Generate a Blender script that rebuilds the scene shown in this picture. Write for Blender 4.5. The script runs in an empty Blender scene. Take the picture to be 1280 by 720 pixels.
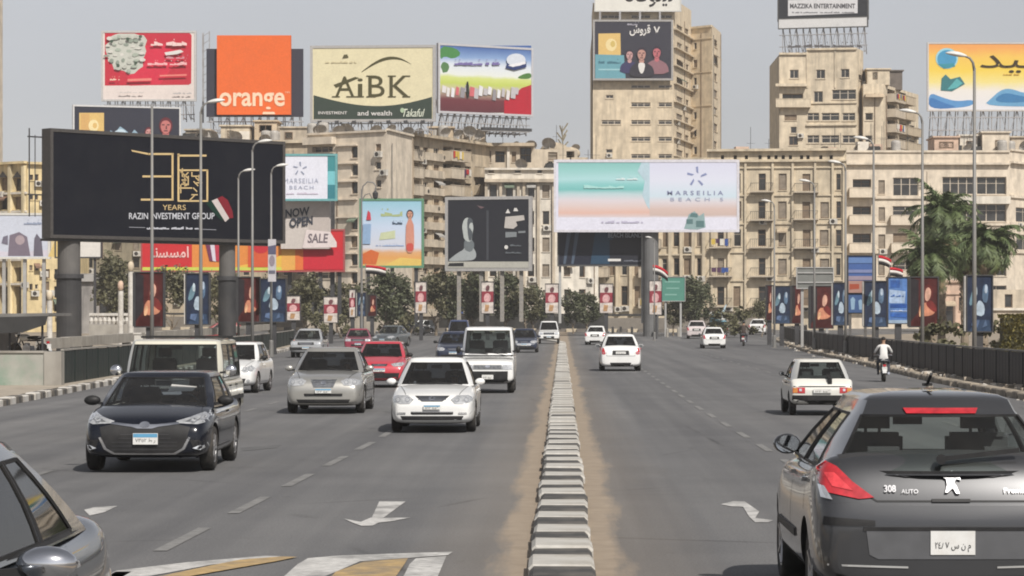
import bpy, bmesh, math, random
from mathutils import Vector, Matrix
from mathutils.bvhtree import BVHTree
random.seed(7)
R = random.Random(11)
C = bpy.context.scene.collection
SC = bpy.context.scene
PI = math.pi

# ------------------------------------------------------------ camera, sky, sun, exposure
F, CX, HY, H = 3400.0, 703.0, 398.0, 2.1      # focal length in photo pixels, vanishing point, eye height
cam_data = bpy.data.cameras.new('camera')
cam_data.sensor_width = 36.0
cam_data.lens = 36.0 * F / 1280.0
cam_data.shift_x = -(CX - 640.0) / 1280.0
cam_data.shift_y = (HY - 360.0) / 1280.0
cam_data.clip_start = 0.5
cam_data.clip_end = 6000.0
cam = bpy.data.objects.new('camera', cam_data)
cam.location = (0, 0, H)
cam.rotation_euler = (PI / 2, 0, 0)
C.objects.link(cam)
SC.camera = cam

SUN_EL, SUN_AZ = math.radians(44), math.radians(27)   # azimuth: to the right of straight behind the camera
sun_dir = Vector((math.sin(SUN_AZ) * math.cos(SUN_EL), -math.cos(SUN_AZ) * math.cos(SUN_EL), math.sin(SUN_EL)))
world = bpy.data.worlds.new('World')
SC.world = world
world.use_nodes = True
nt = world.node_tree
bg = nt.nodes['Background']
sky = nt.nodes.new('ShaderNodeTexSky')
sky.sky_type = 'NISHITA'
sky.sun_disc = False
sky.sun_elevation = SUN_EL
sky.sun_rotation = math.atan2(sun_dir.x, sun_dir.y)
sky.air_density = 1.0
sky.dust_density = 1.0
sky.ozone_density = 1.0
hsv = nt.nodes.new('ShaderNodeHueSaturation')
hsv.inputs['Saturation'].default_value = 0.18
nt.links.new(sky.outputs[0], hsv.inputs['Color'])
tint = nt.nodes.new('ShaderNodeMix')
tint.data_type = 'RGBA'; tint.blend_type = 'MULTIPLY'
tint.inputs[0].default_value = 1.0
tint.inputs[7].default_value = (0.985, 0.985, 1.03, 1)
nt.links.new(hsv.outputs[0], tint.inputs[6])
wn = nt.nodes.new('ShaderNodeTexNoise'); wn.inputs['Scale'].default_value = 3.0; wn.inputs['Detail'].default_value = 5
wc = nt.nodes.new('ShaderNodeTexCoord'); wm = nt.nodes.new('ShaderNodeMapping'); wm.inputs['Scale'].default_value = (1, 1, 3)
nt.links.new(wc.outputs['Generated'], wm.inputs[0]); nt.links.new(wm.outputs[0], wn.inputs['Vector'])
wr = nt.nodes.new('ShaderNodeMapRange'); wr.inputs[1].default_value = .3; wr.inputs[2].default_value = .7; wr.inputs[3].default_value = .94; wr.inputs[4].default_value = 1.05
nt.links.new(wn.outputs['Fac'], wr.inputs[0])
wx = nt.nodes.new('ShaderNodeMix'); wx.data_type = 'RGBA'; wx.blend_type = 'MULTIPLY'; wx.inputs[0].default_value = 1.0
nt.links.new(tint.outputs[2], wx.inputs[6]); nt.links.new(wr.outputs[0], wx.inputs[7])
nt.links.new(wx.outputs[2], bg.inputs['Color'])
bg.inputs['Strength'].default_value = 0.077

sun_data = bpy.data.lights.new('sun', 'SUN')
sun_data.energy = 4.1
sun_data.angle = math.radians(0.6)
sun_data.color = (1.0, 0.945, 0.87)
sun = bpy.data.objects.new('sun', sun_data)
sun.rotation_euler = (-sun_dir).to_track_quat('-Z', 'Y').to_euler()
sun.location = (0, 0, 60)
C.objects.link(sun)

SC.view_settings.view_transform = 'Standard'
SC.view_settings.look = 'None'
SC.view_settings.gamma = 1.0
SC.view_settings.exposure = 0.22
SC.cycles.pixel_filter_type = 'BLACKMAN_HARRIS'
SC.cycles.filter_width = 1.9
SC.cycles.max_bounces = 8
SC.cycles.transparent_max_bounces = 12
SC.cycles.caustics_reflective = False
SC.cycles.caustics_refractive = False

# ------------------------------------------------------------ ground height and pixel -> place helpers
def gz(y):
    """the road climbs gently towards the far junction"""
    t = max(0.0, min(y, 350.0) - 150.0) / 150.0
    return 0.6 * t * t

def ground_at(px, py):
    y = F * H / max(py - HY, 4.0)
    for _ in range(30):
        y = 0.5 * y + 0.5 * F * (H - gz(y)) / max(py - HY, 4.0)
    return Vector(((px - CX) * y / F, y, gz(y)))

def at(px, py, d):
    return Vector(((px - CX) * d / F, d, H - (py - HY) * d / F))

def interp(tab, y):
    if y <= tab[0][0]: return tab[0][1]
    for (a, va), (b, vb) in zip(tab, tab[1:]):
        if y <= b:
            return va + (vb - va) * (y - a) / (b - a)
    return tab[-1][1]

LEFT_EDGE = [(-20, -13.0), (40, -13.0), (65, -13.4), (84, -14.2), (152, -16.5), (200, -19), (240, -24), (300, -40), (345, -60)]
RIGHT_EDGE = [(-20, 11.7), (40, 11.8), (70, 11.9), (89, 12.2), (132, 13.9), (170, 15.2), (238, 18.4), (262, 23), (300, 44), (345, 70)]
def XL(y): return interp(LEFT_EDGE, y)
def XR(y): return interp(RIGHT_EDGE, y)

# ------------------------------------------------------------ materials
MATS = {}
def mat(name, col, rough=0.7, metal=0.0, var=0.12, scale=6.0, bump=0.0, bscale=40.0, coat=0.0, dirt=None, dirt_amt=0.0, dirt_scale=1.2, spec=0.5, streak=False):
    if name in MATS: return MATS[name]
    m = bpy.data.materials.new(name); m.use_nodes = True
    MATS[name] = m
    t = m.node_tree; b = t.nodes['Principled BSDF']
    b.inputs['Roughness'].default_value = rough
    b.inputs['Metallic'].default_value = metal
    b.inputs['Specular IOR Level'].default_value = spec
    if coat:
        b.inputs['Coat Weight'].default_value = coat
        b.inputs['Coat Roughness'].default_value = 0.06
    tc = t.nodes.new('ShaderNodeTexCoord')
    n = t.nodes.new('ShaderNodeTexNoise'); n.inputs['Scale'].default_value = scale; n.inputs['Detail'].default_value = 6
    t.links.new(tc.outputs['Object'], n.inputs['Vector'])
    r = t.nodes.new('ShaderNodeValToRGB')
    r.color_ramp.elements[0].position = 0.3; r.color_ramp.elements[1].position = 0.7
    lo = [max(0, c * (1 - var)) for c in col]; hi = [min(1, c * (1 + var)) for c in col]
    r.color_ramp.elements[0].color = (*lo, 1); r.color_ramp.elements[1].color = (*hi, 1)
    t.links.new(n.outputs['Fac'], r.inputs['Fac'])
    out = r.outputs['Color']
    if dirt:
        n2 = t.nodes.new('ShaderNodeTexNoise'); n2.inputs['Scale'].default_value = dirt_scale; n2.inputs['Detail'].default_value = 8
        n2.inputs['Roughness'].default_value = 0.65
        src = tc.outputs['Object']
        if streak:
            mp = t.nodes.new('ShaderNodeMapping'); mp.inputs['Scale'].default_value = (1, 1, 0.13)
            t.links.new(src, mp.inputs['Vector']); src = mp.outputs['Vector']
        t.links.new(src, n2.inputs['Vector'])
        r2 = t.nodes.new('ShaderNodeValToRGB')
        r2.color_ramp.elements[0].position = 0.45; r2.color_ramp.elements[1].position = 0.72
        r2.color_ramp.elements[1].color = (dirt_amt, dirt_amt, dirt_amt, 1)
        t.links.new(n2.outputs['Fac'], r2.inputs['Fac'])
        mx = t.nodes.new('ShaderNodeMix'); mx.data_type = 'RGBA'
        t.links.new(r2.outputs['Color'], mx.inputs[0])
        t.links.new(out, mx.inputs[6]); mx.inputs[7].default_value = (*dirt, 1)
        out = mx.outputs[2]
    t.links.new(out, b.inputs['Base Color'])
    if bump:
        n3 = t.nodes.new('ShaderNodeTexNoise'); n3.inputs['Scale'].default_value = bscale; n3.inputs['Detail'].default_value = 5
        t.links.new(tc.outputs['Object'], n3.inputs['Vector'])
        bp = t.nodes.new('ShaderNodeBump'); bp.inputs['Strength'].default_value = bump
        t.links.new(n3.outputs['Fac'], bp.inputs['Height']); t.links.new(bp.outputs['Normal'], b.inputs['Normal'])
    return m

def srgb(r, g, b):
    f = lambda c: (c / 255 / 12.92) if c / 255 <= 0.04045 else ((c / 255 + 0.055) / 1.055) ** 2.4
    return (f(r), f(g), f(b))

def ink(r, g, b, k=0.80):
    """a matt printed colour, given as it prints (sRGB), scaled to a plausible reflectance"""
    key = 'print_%d_%d_%d' % (r, g, b)
    return mat(key, tuple(c * k for c in srgb(r, g, b)), rough=0.55, var=0.06, scale=5, dirt=tuple(0.015 + c * 0.55 for c in srgb(r, g, b)), dirt_amt=0.3, dirt_scale=0.7, spec=0.12)

def inkm(r, g, b, k=0.80):
    """the same, for a photographic print: mottled"""
    key = 'photo_print_%d_%d_%d' % (r, g, b)
    c0 = srgb(r, g, b)
    return mat(key, tuple(c * k for c in c0), rough=0.55, var=0.30, scale=3.2, dirt=tuple(0.02 + c * 0.4 for c in c0), dirt_amt=0.6, dirt_scale=2.2, spec=0.12)

def grad_mat(name, stops, height, wobble=0.08, nscale=0.6, stretch=(1, 1, 1)):
    """a printed picture of soft horizontal bands: stops are (height 0..1, sRGB)"""
    if name in MATS: return MATS[name]
    m = bpy.data.materials.new(name); m.use_nodes = True; MATS[name] = m
    t = m.node_tree; b = t.nodes['Principled BSDF']; b.inputs['Roughness'].default_value = 0.55; N = t.nodes.new; L = t.links.new
    tc = N('ShaderNodeTexCoord'); sp = N('ShaderNodeSeparateXYZ'); L(tc.outputs['Object'], sp.inputs[0])
    mp = N('ShaderNodeMapping'); mp.inputs['Scale'].default_value = stretch; L(tc.outputs['Object'], mp.inputs[0])
    n = N('ShaderNodeTexNoise'); n.inputs['Scale'].default_value = nscale; n.inputs['Detail'].default_value = 8; n.inputs['Roughness'].default_value = .65; L(mp.outputs[0], n.inputs['Vector'])
    d = N('ShaderNodeMath'); d.operation = 'DIVIDE'; d.inputs[1].default_value = height; L(sp.outputs['Z'], d.inputs[0])
    w = N('ShaderNodeMath'); w.operation = 'MULTIPLY_ADD'; w.inputs[1].default_value = wobble * 2; L(n.outputs['Fac'], w.inputs[0])
    s0 = N('ShaderNodeMath'); s0.operation = 'SUBTRACT'; s0.inputs[1].default_value = wobble; L(d.outputs[0], s0.inputs[0]); L(s0.outputs[0], w.inputs[2])
    r = N('ShaderNodeValToRGB'); els = r.color_ramp.elements
    while len(els) < len(stops): els.new(0.5)
    for e, (p, c) in zip(els, sorted(stops)): e.position = p; e.color = (*[q * .8 for q in srgb(*c)], 1)
    L(w.outputs[0], r.inputs['Fac']); L(r.outputs['Color'], b.inputs['Base Color'])
    return m

def glass_mat(name, tint_col, alpha, rough=0.03):
    if name in MATS: return MATS[name]
    m = bpy.data.materials.new(name); m.use_nodes = True; MATS[name] = m
    t = m.node_tree
    for n in list(t.nodes): t.nodes.remove(n)
    o = t.nodes.new('ShaderNodeOutputMaterial')
    tr = t.nodes.new('ShaderNodeBsdfTransparent'); tr.inputs['Color'].default_value = (*[c * alpha for c in tint_col], 1)
    gl = t.nodes.new('ShaderNodeBsdfGlossy'); gl.inputs['Roughness'].default_value = rough
    df = t.nodes.new('ShaderNodeBsdfDiffuse'); df.inputs['Color'].default_value = (0.25, 0.23, 0.2, 1)
    tc = t.nodes.new('ShaderNodeTexCoord')
    nz = t.nodes.new('ShaderNodeTexNoise'); nz.inputs['Scale'].default_value = 5; nz.inputs['Detail'].default_value = 6
    t.links.new(tc.outputs['Object'], nz.inputs['Vector'])
    ma = t.nodes.new('ShaderNodeMath'); ma.operation = 'MULTIPLY'; ma.inputs[1].default_value = 0.07
    t.links.new(nz.outputs['Fac'], ma.inputs[0])
    m0 = t.nodes.new('ShaderNodeMixShader'); t.links.new(ma.outputs[0], m0.inputs[0])
    t.links.new(tr.outputs[0], m0.inputs[1]); t.links.new(df.outputs[0], m0.inputs[2])
    fr = t.nodes.new('ShaderNodeFresnel')
    ge = t.nodes.new('ShaderNodeNewGeometry'); im = t.nodes.new('ShaderNodeMapRange'); im.inputs[3].default_value = 1.5; im.inputs[4].default_value = 1 / 1.5
    t.links.new(ge.outputs['Backfacing'], im.inputs[0]); t.links.new(im.outputs[0], fr.inputs['IOR'])   # the same pane from inside and outside
    mx = t.nodes.new('ShaderNodeMixShader'); t.links.new(fr.outputs[0], mx.inputs[0])
    t.links.new(m0.outputs[0], mx.inputs[1]); t.links.new(gl.outputs[0], mx.inputs[2])
    t.links.new(mx.outputs[0], o.inputs['Surface'])
    return m

# ------------------------------------------------------------ mesh building
class MB:
    def __init__(s): s.v = []; s.f = []; s.m = []
    def quad(s, a, b, c, d, mi=0):
        n = len(s.v); s.v += [tuple(a), tuple(b), tuple(c), tuple(d)]; s.f.append((n, n + 1, n + 2, n + 3)); s.m.append(mi)
    def poly(s, pts, mi=0):
        n = len(s.v); s.v += [tuple(p) for p in pts]; s.f.append(tuple(range(n, n + len(pts)))); s.m.append(mi)
    def box(s, x0, y0, z0, x1, y1, z1, mi=0, M=None):
        n = len(s.v)
        P = [(x0, y0, z0), (x1, y0, z0), (x1, y1, z0), (x0, y1, z0), (x0, y0, z1), (x1, y0, z1), (x1, y1, z1), (x0, y1, z1)]
        if M is not None: P = [tuple(M @ Vector(p)) for p in P]
        s.v += P
        for q in ((3, 2, 1, 0), (4, 5, 6, 7), (0, 1, 5, 4), (1, 2, 6, 5), (2, 3, 7, 6), (3, 0, 4, 7)):
            s.f.append(tuple(n + i for i in q)); s.m.append(mi)
    def bar(s, p, q, w, h=None, mi=0):
        """square bar from p to q"""
        p = Vector(p); q = Vector(q); d = q - p
        if d.length < 1e-6: return
        h = h or w
        z = d.normalized(); x = z.cross(Vector((0, 0, 1)))
        if x.length < 1e-3: x = Vector((1, 0, 0))
        x.normalize(); y = z.cross(x)
        n = len(s.v)
        for c in (p, q):
            for a, b in ((-1, -1), (1, -1), (1, 1), (-1, 1)):
                s.v.append(tuple(c + x * (a * w / 2) + y * (b * h / 2)))
        for q4 in ((3, 2, 1, 0), (4, 5, 6, 7), (0, 1, 5, 4), (1, 2, 6, 5), (2, 3, 7, 6), (3, 0, 4, 7)):
            s.f.append(tuple(n + i for i in q4)); s.m.append(mi)
    def tube(s, pts, rad, n=8, mi=0, cap=True):
        """round tube along points; rad a number or a list"""
        pts = [Vector(p) for p in pts]
        rs = rad if isinstance(rad, (list, tuple)) else [rad] * len(pts)
        base = len(s.v)
        x = None
        for i, p in enumerate(pts):
            d = (pts[min(i + 1, len(pts) - 1)] - pts[max(i - 1, 0)]).normalized()
            if x is None:
                x = d.cross(Vector((0, 1, 0)))
                if x.length < 1e-2: x = d.cross(Vector((1, 0, 0)))
            x = (x - d * x.dot(d)).normalized(); y = d.cross(x)
            for k in range(n):
                a = 2 * PI * k / n
                s.v.append(tuple(p + x * (math.cos(a) * rs[i]) + y * (math.sin(a) * rs[i])))
        for i in range(len(pts) - 1):
            for k in range(n):
                a = base + i * n + k; b = base + i * n + (k + 1) % n
                s.f.append((a, b, b + n, a + n)); s.m.append(mi)
        if cap:
            s.f.append(tuple(base + k for k in reversed(range(n)))); s.m.append(mi)
            e = base + (len(pts) - 1) * n
            s.f.append(tuple(e + k for k in range(n))); s.m.append(mi)
    def lathe(s, prof, n=20, axis='z', c=(0, 0, 0), mi=0):
        """prof: (r, h) pairs turned about an axis"""
        base = len(s.v); c = Vector(c)
        for r, h in prof:
            for k in range(n):
                a = 2 * PI * k / n; u, w = r * math.cos(a), r * math.sin(a)
                o = (u, w, h) if axis == 'z' else ((h, u, w) if axis == 'x' else (w, h, u))
                s.v.append(tuple(c + Vector(o)))
        for i in range(len(prof) - 1):
            for k in range(n):
                a = base + i * n + k; b = base + i * n + (k + 1) % n
                s.f.append((a, b, b + n, a + n)); s.m.append(mi)
        s.f.append(tuple(base + k for k in reversed(range(n)))); s.m.append(mi)
        e = base + (len(prof) - 1) * n
        s.f.append(tuple(e + k for k in range(n))); s.m.append(mi)
    def ball(s, c, r, nu=10, nv=7, mi=0):
        rx, ry, rz = r if isinstance(r, (list, tuple)) else (r, r, r)
        base = len(s.v)
        for i in range(nv + 1):
            t = PI * i / nv
            for k in range(nu):
                a = 2 * PI * k / nu
                s.v.append((c[0] + rx * math.sin(t) * math.cos(a), c[1] + ry * math.sin(t) * math.sin(a), c[2] + rz * math.cos(t)))
        for i in range(nv):
            for k in range(nu):
                a = base + i * nu + k; b = base + i * nu + (k + 1) % nu
                s.f.append((a, a + nu, b + nu, b)); s.m.append(mi)
    def prism(s, pts, h0, h1, axis='z', mi=0):
        """closed 2D outline pushed along an axis: axis z -> (x,y), axis x -> (y,z), axis y -> (x,z)"""
        def P(p, h):
            return (p[0], p[1], h) if axis == 'z' else ((h, p[0], p[1]) if axis == 'x' else (p[0], h, p[1]))
        n = len(pts); b = len(s.v)
        s.v += [P(p, h0) for p in pts] + [P(p, h1) for p in pts]
        s.f.append(tuple(b + i for i in reversed(range(n)))); s.m.append(mi)
        s.f.append(tuple(b + n + i for i in range(n))); s.m.append(mi)
        for i in range(n):
            j = (i + 1) % n
            s.f.append((b + i, b + j, b + n + j, b + n + i)); s.m.append(mi)
    def mesh(s, name, mats, smooth=False, shift=None):
        me = bpy.data.meshes.new(name)
        v = s.v
        if shift is not None:
            v = [(p[0] - shift[0], p[1] - shift[1], p[2] - shift[2]) for p in v]
        me.from_pydata(v, [], s.f)
        for m in (mats if isinstance(mats, (list, tuple)) else [mats]): me.materials.append(m)
        if any(s.m): me.polygons.foreach_set('material_index', s.m)
        if smooth: me.polygons.foreach_set('use_smooth', [True] * len(s.f))
        me.update()
        return me
    def build(s, name, mats, parent=None, smooth=False, world=False, recalc=True):
        shift = None
        if world and parent is not None: shift = origin(parent)
        me = s.mesh(name, mats, smooth, shift)
        if recalc: fix_normals(me)
        return link(name, me, parent)

def fix_normals(me):
    b = bmesh.new(); b.from_mesh(me); bmesh.ops.recalc_face_normals(b, faces=b.faces); b.to_mesh(me); b.free()

def origin(o):
    p = Vector(o.location)
    while o.parent is not None:
        o = o.parent; p = p + Vector(o.location)
    return p

def link(name, data, parent=None, loc=None, rotz=None):
    o = bpy.data.objects.new(name, data)
    C.objects.link(o)
    if parent is not None: o.parent = parent
    if loc is not None: o.location = loc
    if rotz is not None: o.rotation_euler = (0, 0, rotz)
    return o

def tag(o, label, cat, group=None):
    o['label'] = label; o['category'] = cat
    if group: o['group'] = group
    return o

def thing(name, label, cat, loc=(0, 0, 0), rotz=0.0, group=None):
    o = bpy.data.objects.new(name, None)
    o.empty_display_size = 0.3
    C.objects.link(o)
    o.location = loc; o.rotation_euler = (0, 0, rotz)
    return tag(o, label, cat, group)

def struct(o):
    o['kind'] = 'structure'; return o

def copy_tree(o, parent=None):
    c = o.copy(); C.objects.link(c)
    c.parent = parent
    for ch in o.children: copy_tree(ch, c)
    return c

_text_cache = {}
def text_shape(body, bold=0.0, spacing=1.0):
    """outline of a word as (verts, faces) fitted to the unit square; aspect = width / height"""
    key = (body, bold, spacing)
    if key in _text_cache: return _text_cache[key]
    cu = bpy.data.curves.new('t', 'FONT'); cu.body = body; cu.offset = bold; cu.space_character = spacing; cu.resolution_u = 3
    ob = bpy.data.objects.new('t', cu); C.objects.link(ob)
    dg = bpy.context.evaluated_depsgraph_get(); dg.update()
    me = ob.evaluated_get(dg).to_mesh()
    vs = [(v.co.x, v.co.y) for v in me.vertices]; fs = [tuple(p.vertices) for p in me.polygons]
    ob.evaluated_get(dg).to_mesh_clear()
    bpy.data.objects.remove(ob); bpy.data.curves.remove(cu)
    if not vs: vs = [(0, 0), (1, 0), (1, 1)]; fs = [(0, 1, 2)]
    x0 = min(v[0] for v in vs); x1 = max(v[0] for v in vs); y0 = min(v[1] for v in vs); y1 = max(v[1] for v in vs)
    w = max(x1 - x0, 1e-6); h = max(y1 - y0, 1e-6)
    out = ([((x - x0) / w, (y - y0) / h) for x, y in vs], fs, w / h)
    _text_cache[key] = out
    return out
# ============================================================ GROUND, ROAD, MEDIAN, KERBS
def road_material():
    m = bpy.data.materials.new('asphalt'); m.use_nodes = True
    t = m.node_tree; b = t.nodes['Principled BSDF']
    b.inputs['Roughness'].default_value = 0.78
    b.inputs['Specular IOR Level'].default_value = 0.35
    N = t.nodes.new; L = t.links.new
    tc = N('ShaderNodeTexCoord')
    sep = N('ShaderNodeSeparateXYZ'); L(tc.outputs['Object'], sep.inputs[0])
    def noise(scale, detail=6, sc=None, rough=0.6):
        n = N('ShaderNodeTexNoise'); n.inputs['Scale'].default_value = scale; n.inputs['Detail'].default_value = detail
        n.inputs['Roughness'].default_value = rough
        src = tc.outputs['Object']
        if sc:
            mp = N('ShaderNodeMapping'); mp.inputs['Scale'].default_value = sc; L(src, mp.inputs['Vector']); src = mp.outputs['Vector']
        L(src, n.inputs['Vector']); return n.outputs['Fac']
    def ramp(src, p0, p1, c0, c1):
        r = N('ShaderNodeValToRGB'); r.color_ramp.elements[0].position = p0; r.color_ramp.elements[1].position = p1
        r.color_ramp.elements[0].color = (*c0, 1); r.color_ramp.elements[1].color = (*c1, 1); L(src, r.inputs['Fac']); return r.outputs['Color']
    def mix(fac, a, b2, mode='MIX'):
        x = N('ShaderNodeMix'); x.data_type = 'RGBA'; x.blend_type = mode
        if isinstance(fac, float): x.inputs[0].default_value = fac
        else: L(fac, x.inputs[0])
        for i, c in ((6, a), (7, b2)):
            if isinstance(c, tuple): x.inputs[i].default_value = (*c, 1)
            else: L(c, x.inputs[i])
        return x.outputs[2]
    def mixf(src):
        q = N('ShaderNodeMapRange'); q.inputs[1].default_value = .48; q.inputs[2].default_value = .62; q.inputs[3].default_value = 0; q.inputs[4].default_value = .8; L(src, q.inputs[0]); return q.outputs[0]
    base = ramp(noise(0.35), 0.3, 0.72, (0.116, 0.117, 0.121), (0.148, 0.148, 0.151))
    grain = ramp(noise(38, 4), 0.3, 0.7, (0.72, 0.72, 0.72), (1.27, 1.26, 1.24))
    base = mix(1.0, base, grain, 'MULTIPLY')
    # long wear bands left by wheels and oil, running with the traffic
    band = ramp(noise(1.0, 4, (0.85, 0.012, 1)), 0.36, 0.66, (0.74, 0.74, 0.75), (1.16, 1.15, 1.13))
    base = mix(0.9, base, band, 'MULTIPLY')
    blot = ramp(noise(0.22, 8, (1, 0.35, 1), 0.72), 0.57, 0.66, (1, 1, 1), (0.80, 0.80, 0.80))
    base = mix(0.8, base, blot, 'MULTIPLY')
    # tyre polish, oil drips and old seams
    oil = ramp(noise(2.6, 5, (1, .5, 1), .7), 0.64, 0.72, (1, 1, 1), (0.66, 0.66, 0.67))
    base = mix(0.7, base, oil, 'MULTIPLY')
    pale = ramp(noise(0.12, 5, (1, .4, 1), .6), 0.45, 0.65, (1, 1, 1), (1.18, 1.17, 1.15))
    base = mix(0.8, base, pale, 'MULTIPLY')
    vo = N('ShaderNodeTexVoronoi'); vo.feature = 'DISTANCE_TO_EDGE'; vo.inputs['Scale'].default_value = 0.16
    wv = N('ShaderNodeMix'); wv.data_type = 'VECTOR'; wv.inputs[0].default_value = 0.06
    nv = N('ShaderNodeTexNoise'); nv.inputs['Scale'].default_value = 1.2; nv.inputs['Detail'].default_value = 6
    L(tc.outputs['Object'], nv.inputs['Vector']); L(tc.outputs['Object'], wv.inputs[4]); L(nv.outputs['Color'], wv.inputs[5]); L(wv.outputs[1], vo.inputs['Vector'])
    crack = ramp(vo.outputs['Distance'], 0.0015, 0.006, (0.45, 0.44, 0.43), (1, 1, 1))
    base = mix(mixf(noise(0.3)), base, crack, 'MULTIPLY')
    # sand blown against the median and the outer kerbs
    ab = N('ShaderNodeMath'); ab.operation = 'ABSOLUTE'; L(sep.outputs['X'], ab.inputs[0])
    wob = N('ShaderNodeMath'); wob.operation = 'MULTIPLY_ADD'; wob.inputs[1].default_value = -0.75; L(noise(0.9, 7, (1.6, 0.16, 1), 0.7), wob.inputs[0]); L(ab.outputs[0], wob.inputs[2])
    mr = N('ShaderNodeMapRange'); mr.inputs[1].default_value = 0.10; mr.inputs[2].default_value = 0.26; mr.inputs[3].default_value = 0.92; mr.inputs[4].default_value = 0.0
    L(wob.outputs[0], mr.inputs[0])
    sand = ramp(noise(3.0, 8), 0.3, 0.7, (0.27, 0.215, 0.160), (0.38, 0.31, 0.235))
    base = mix(mr.outputs[0], base, sand)
    # fainter dust further out
    mr2 = N('ShaderNodeMapRange'); mr2.inputs[1].default_value = 0.1; mr2.inputs[2].default_value = 1.1; mr2.inputs[3].default_value = 0.28; mr2.inputs[4].default_value = 0.0
    L(wob.outputs[0], mr2.inputs[0])
    base = mix(mr2.outputs[0], base, (0.26, 0.21, 0.155))
    L(base, b.inputs['Base Color'])
    bp = N('ShaderNodeBump'); bp.inputs['Strength'].default_value = 0.25; bp.inputs['Distance'].default_value = 0.02
    L(noise(90, 2), bp.inputs['Height']); L(bp.outputs['Normal'], b.inputs['Normal'])
    return m

M_ROAD = road_material()
M_EARTH = mat('dusty_earth', (0.27, 0.225, 0.17), 0.95, var=0.25, scale=0.6, bump=0.3, bscale=8)
M_PAVE = mat('dusty_paving', (0.34, 0.295, 0.235), 0.9, var=0.2, scale=1.5, bump=0.2, bscale=20)
M_WHITE = mat('white_kerb_paint', (0.56, 0.54, 0.50), 0.75, var=0.12, scale=3, dirt=(0.26, 0.22, 0.17), dirt_amt=0.7, dirt_scale=1.6)
M_GREYK = mat('faded_black_kerb_paint', (0.22, 0.21, 0.195), 0.85, var=0.2, scale=4, dirt=(0.33, 0.28, 0.21), dirt_amt=0.5, dirt_scale=2.5)
M_BLACKK = mat('black_kerb_paint', (0.06, 0.058, 0.055), 0.8, var=0.3, scale=4, dirt=(0.30, 0.25, 0.19), dirt_amt=0.6, dirt_scale=2.0)
M_CONC = mat('weathered_concrete', (0.32, 0.30, 0.265), 0.9, var=0.15, scale=1.5, bump=0.2, bscale=15, dirt=(0.14, 0.12, 0.10), dirt_amt=0.5, dirt_scale=0.8, streak=True)
M_MARK = mat('worn_road_paint', (0.50, 0.49, 0.47), 0.7, var=0.25, scale=12, dirt=(0.14, 0.137, 0.133), dirt_amt=0.95, dirt_scale=1.7)
M_MARKF = mat('faded_road_paint', (0.20, 0.197, 0.19), 0.75, var=0.25, scale=9, dirt=(0.115, 0.112, 0.108), dirt_amt=0.9, dirt_scale=2.0)
M_YEL = mat('yellow_road_paint', (0.42, 0.29, 0.13), 0.75, var=0.25, scale=8, dirt=(0.16, 0.145, 0.125), dirt_amt=0.95, dirt_scale=1.6)
M_FENCE = mat('black_painted_steel', (0.009, 0.010, 0.013), 0.55, spec=.25, var=0.3, scale=3, dirt=(0.06, 0.055, 0.05), dirt_amt=0.2, dirt_scale=1.2)
M_FENCEG = mat('dark_green_painted_steel', (0.010, 0.018, 0.016), 0.55, spec=.25, var=0.3, scale=3, dirt=(0.05, 0.052, 0.046), dirt_amt=0.2, dirt_scale=1.2)
M_GALV = mat('galvanised_steel', (0.40, 0.40, 0.39), 0.5, metal=0.25, var=0.1, scale=4, dirt=(0.22, 0.19, 0.16), dirt_amt=0.45, dirt_scale=1.0)
M_DARKSTEEL = mat('dark_steel', (0.045, 0.045, 0.048), 0.55, metal=0.2, var=0.2, scale=3)
M_RUBBER = mat('tyre_rubber', (0.022, 0.021, 0.020), 0.85, var=0.3, scale=10, dirt=(0.16, 0.13, 0.10), dirt_amt=0.35, dirt_scale=3)

def strip_mesh(fl, fr, y0, y1, z, step=5.0, nx=6):
    mb = MB(); ys = []; y = y0
    while y < y1: ys.append(y); y += step
    ys.append(y1)
    for y in ys:
        a, b = fl(y), fr(y)
        for i in range(nx + 1): mb.v.append((a + (b - a) * i / nx, y, gz(y) + z))
    for j in range(len(ys) - 1):
        for i in range(nx):
            k = j * (nx + 1) + i
            mb.f.append((k, k + 1, k + nx + 2, k + nx + 1)); mb.m.append(0)
    return mb

g = strip_mesh(lambda y: -480, lambda y: 480, -40, 420, -0.012, 6, 24)
n0 = len(g.v)
g.quad((-480, 420, gz(400) - 0.012), (480, 420, gz(400) - 0.012), (480, 900, gz(400) - 0.012), (-480, 900, gz(400) - 0.012))
struct(g.build('ground', M_EARTH))
road = struct(strip_mesh(XL, XR, -20, 346, 0.0, 3, 24).build('road', M_ROAD))

def ground_poly(px_pts, mats_, name, dz=0.008):
    mb = MB(); mb.poly([ground_at(*p) + Vector((0, 0, dz)) for p in px_pts])
    return mb.build(name, mats_)

# ---- markings -------------------------------------------------------------
def flat(name, mb, m):
    return struct(mb.build(name, m))
mb = MB()
def put_dash(mb, x0, y0, x1, y1, w, dz=0.006):
    d = Vector((x1 - x0, y1 - y0)).normalized(); n = Vector((d.y, -d.x)) * w / 2
    mb.quad((x0 - n.x, y0 - n.y, gz(y0) + dz), (x0 + n.x, y0 + n.y, gz(y0) + dz), (x1 + n.x, y1 + n.y, gz(y1) + dz), (x1 - n.x, y1 - n.y, gz(y1) + dz))
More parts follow.
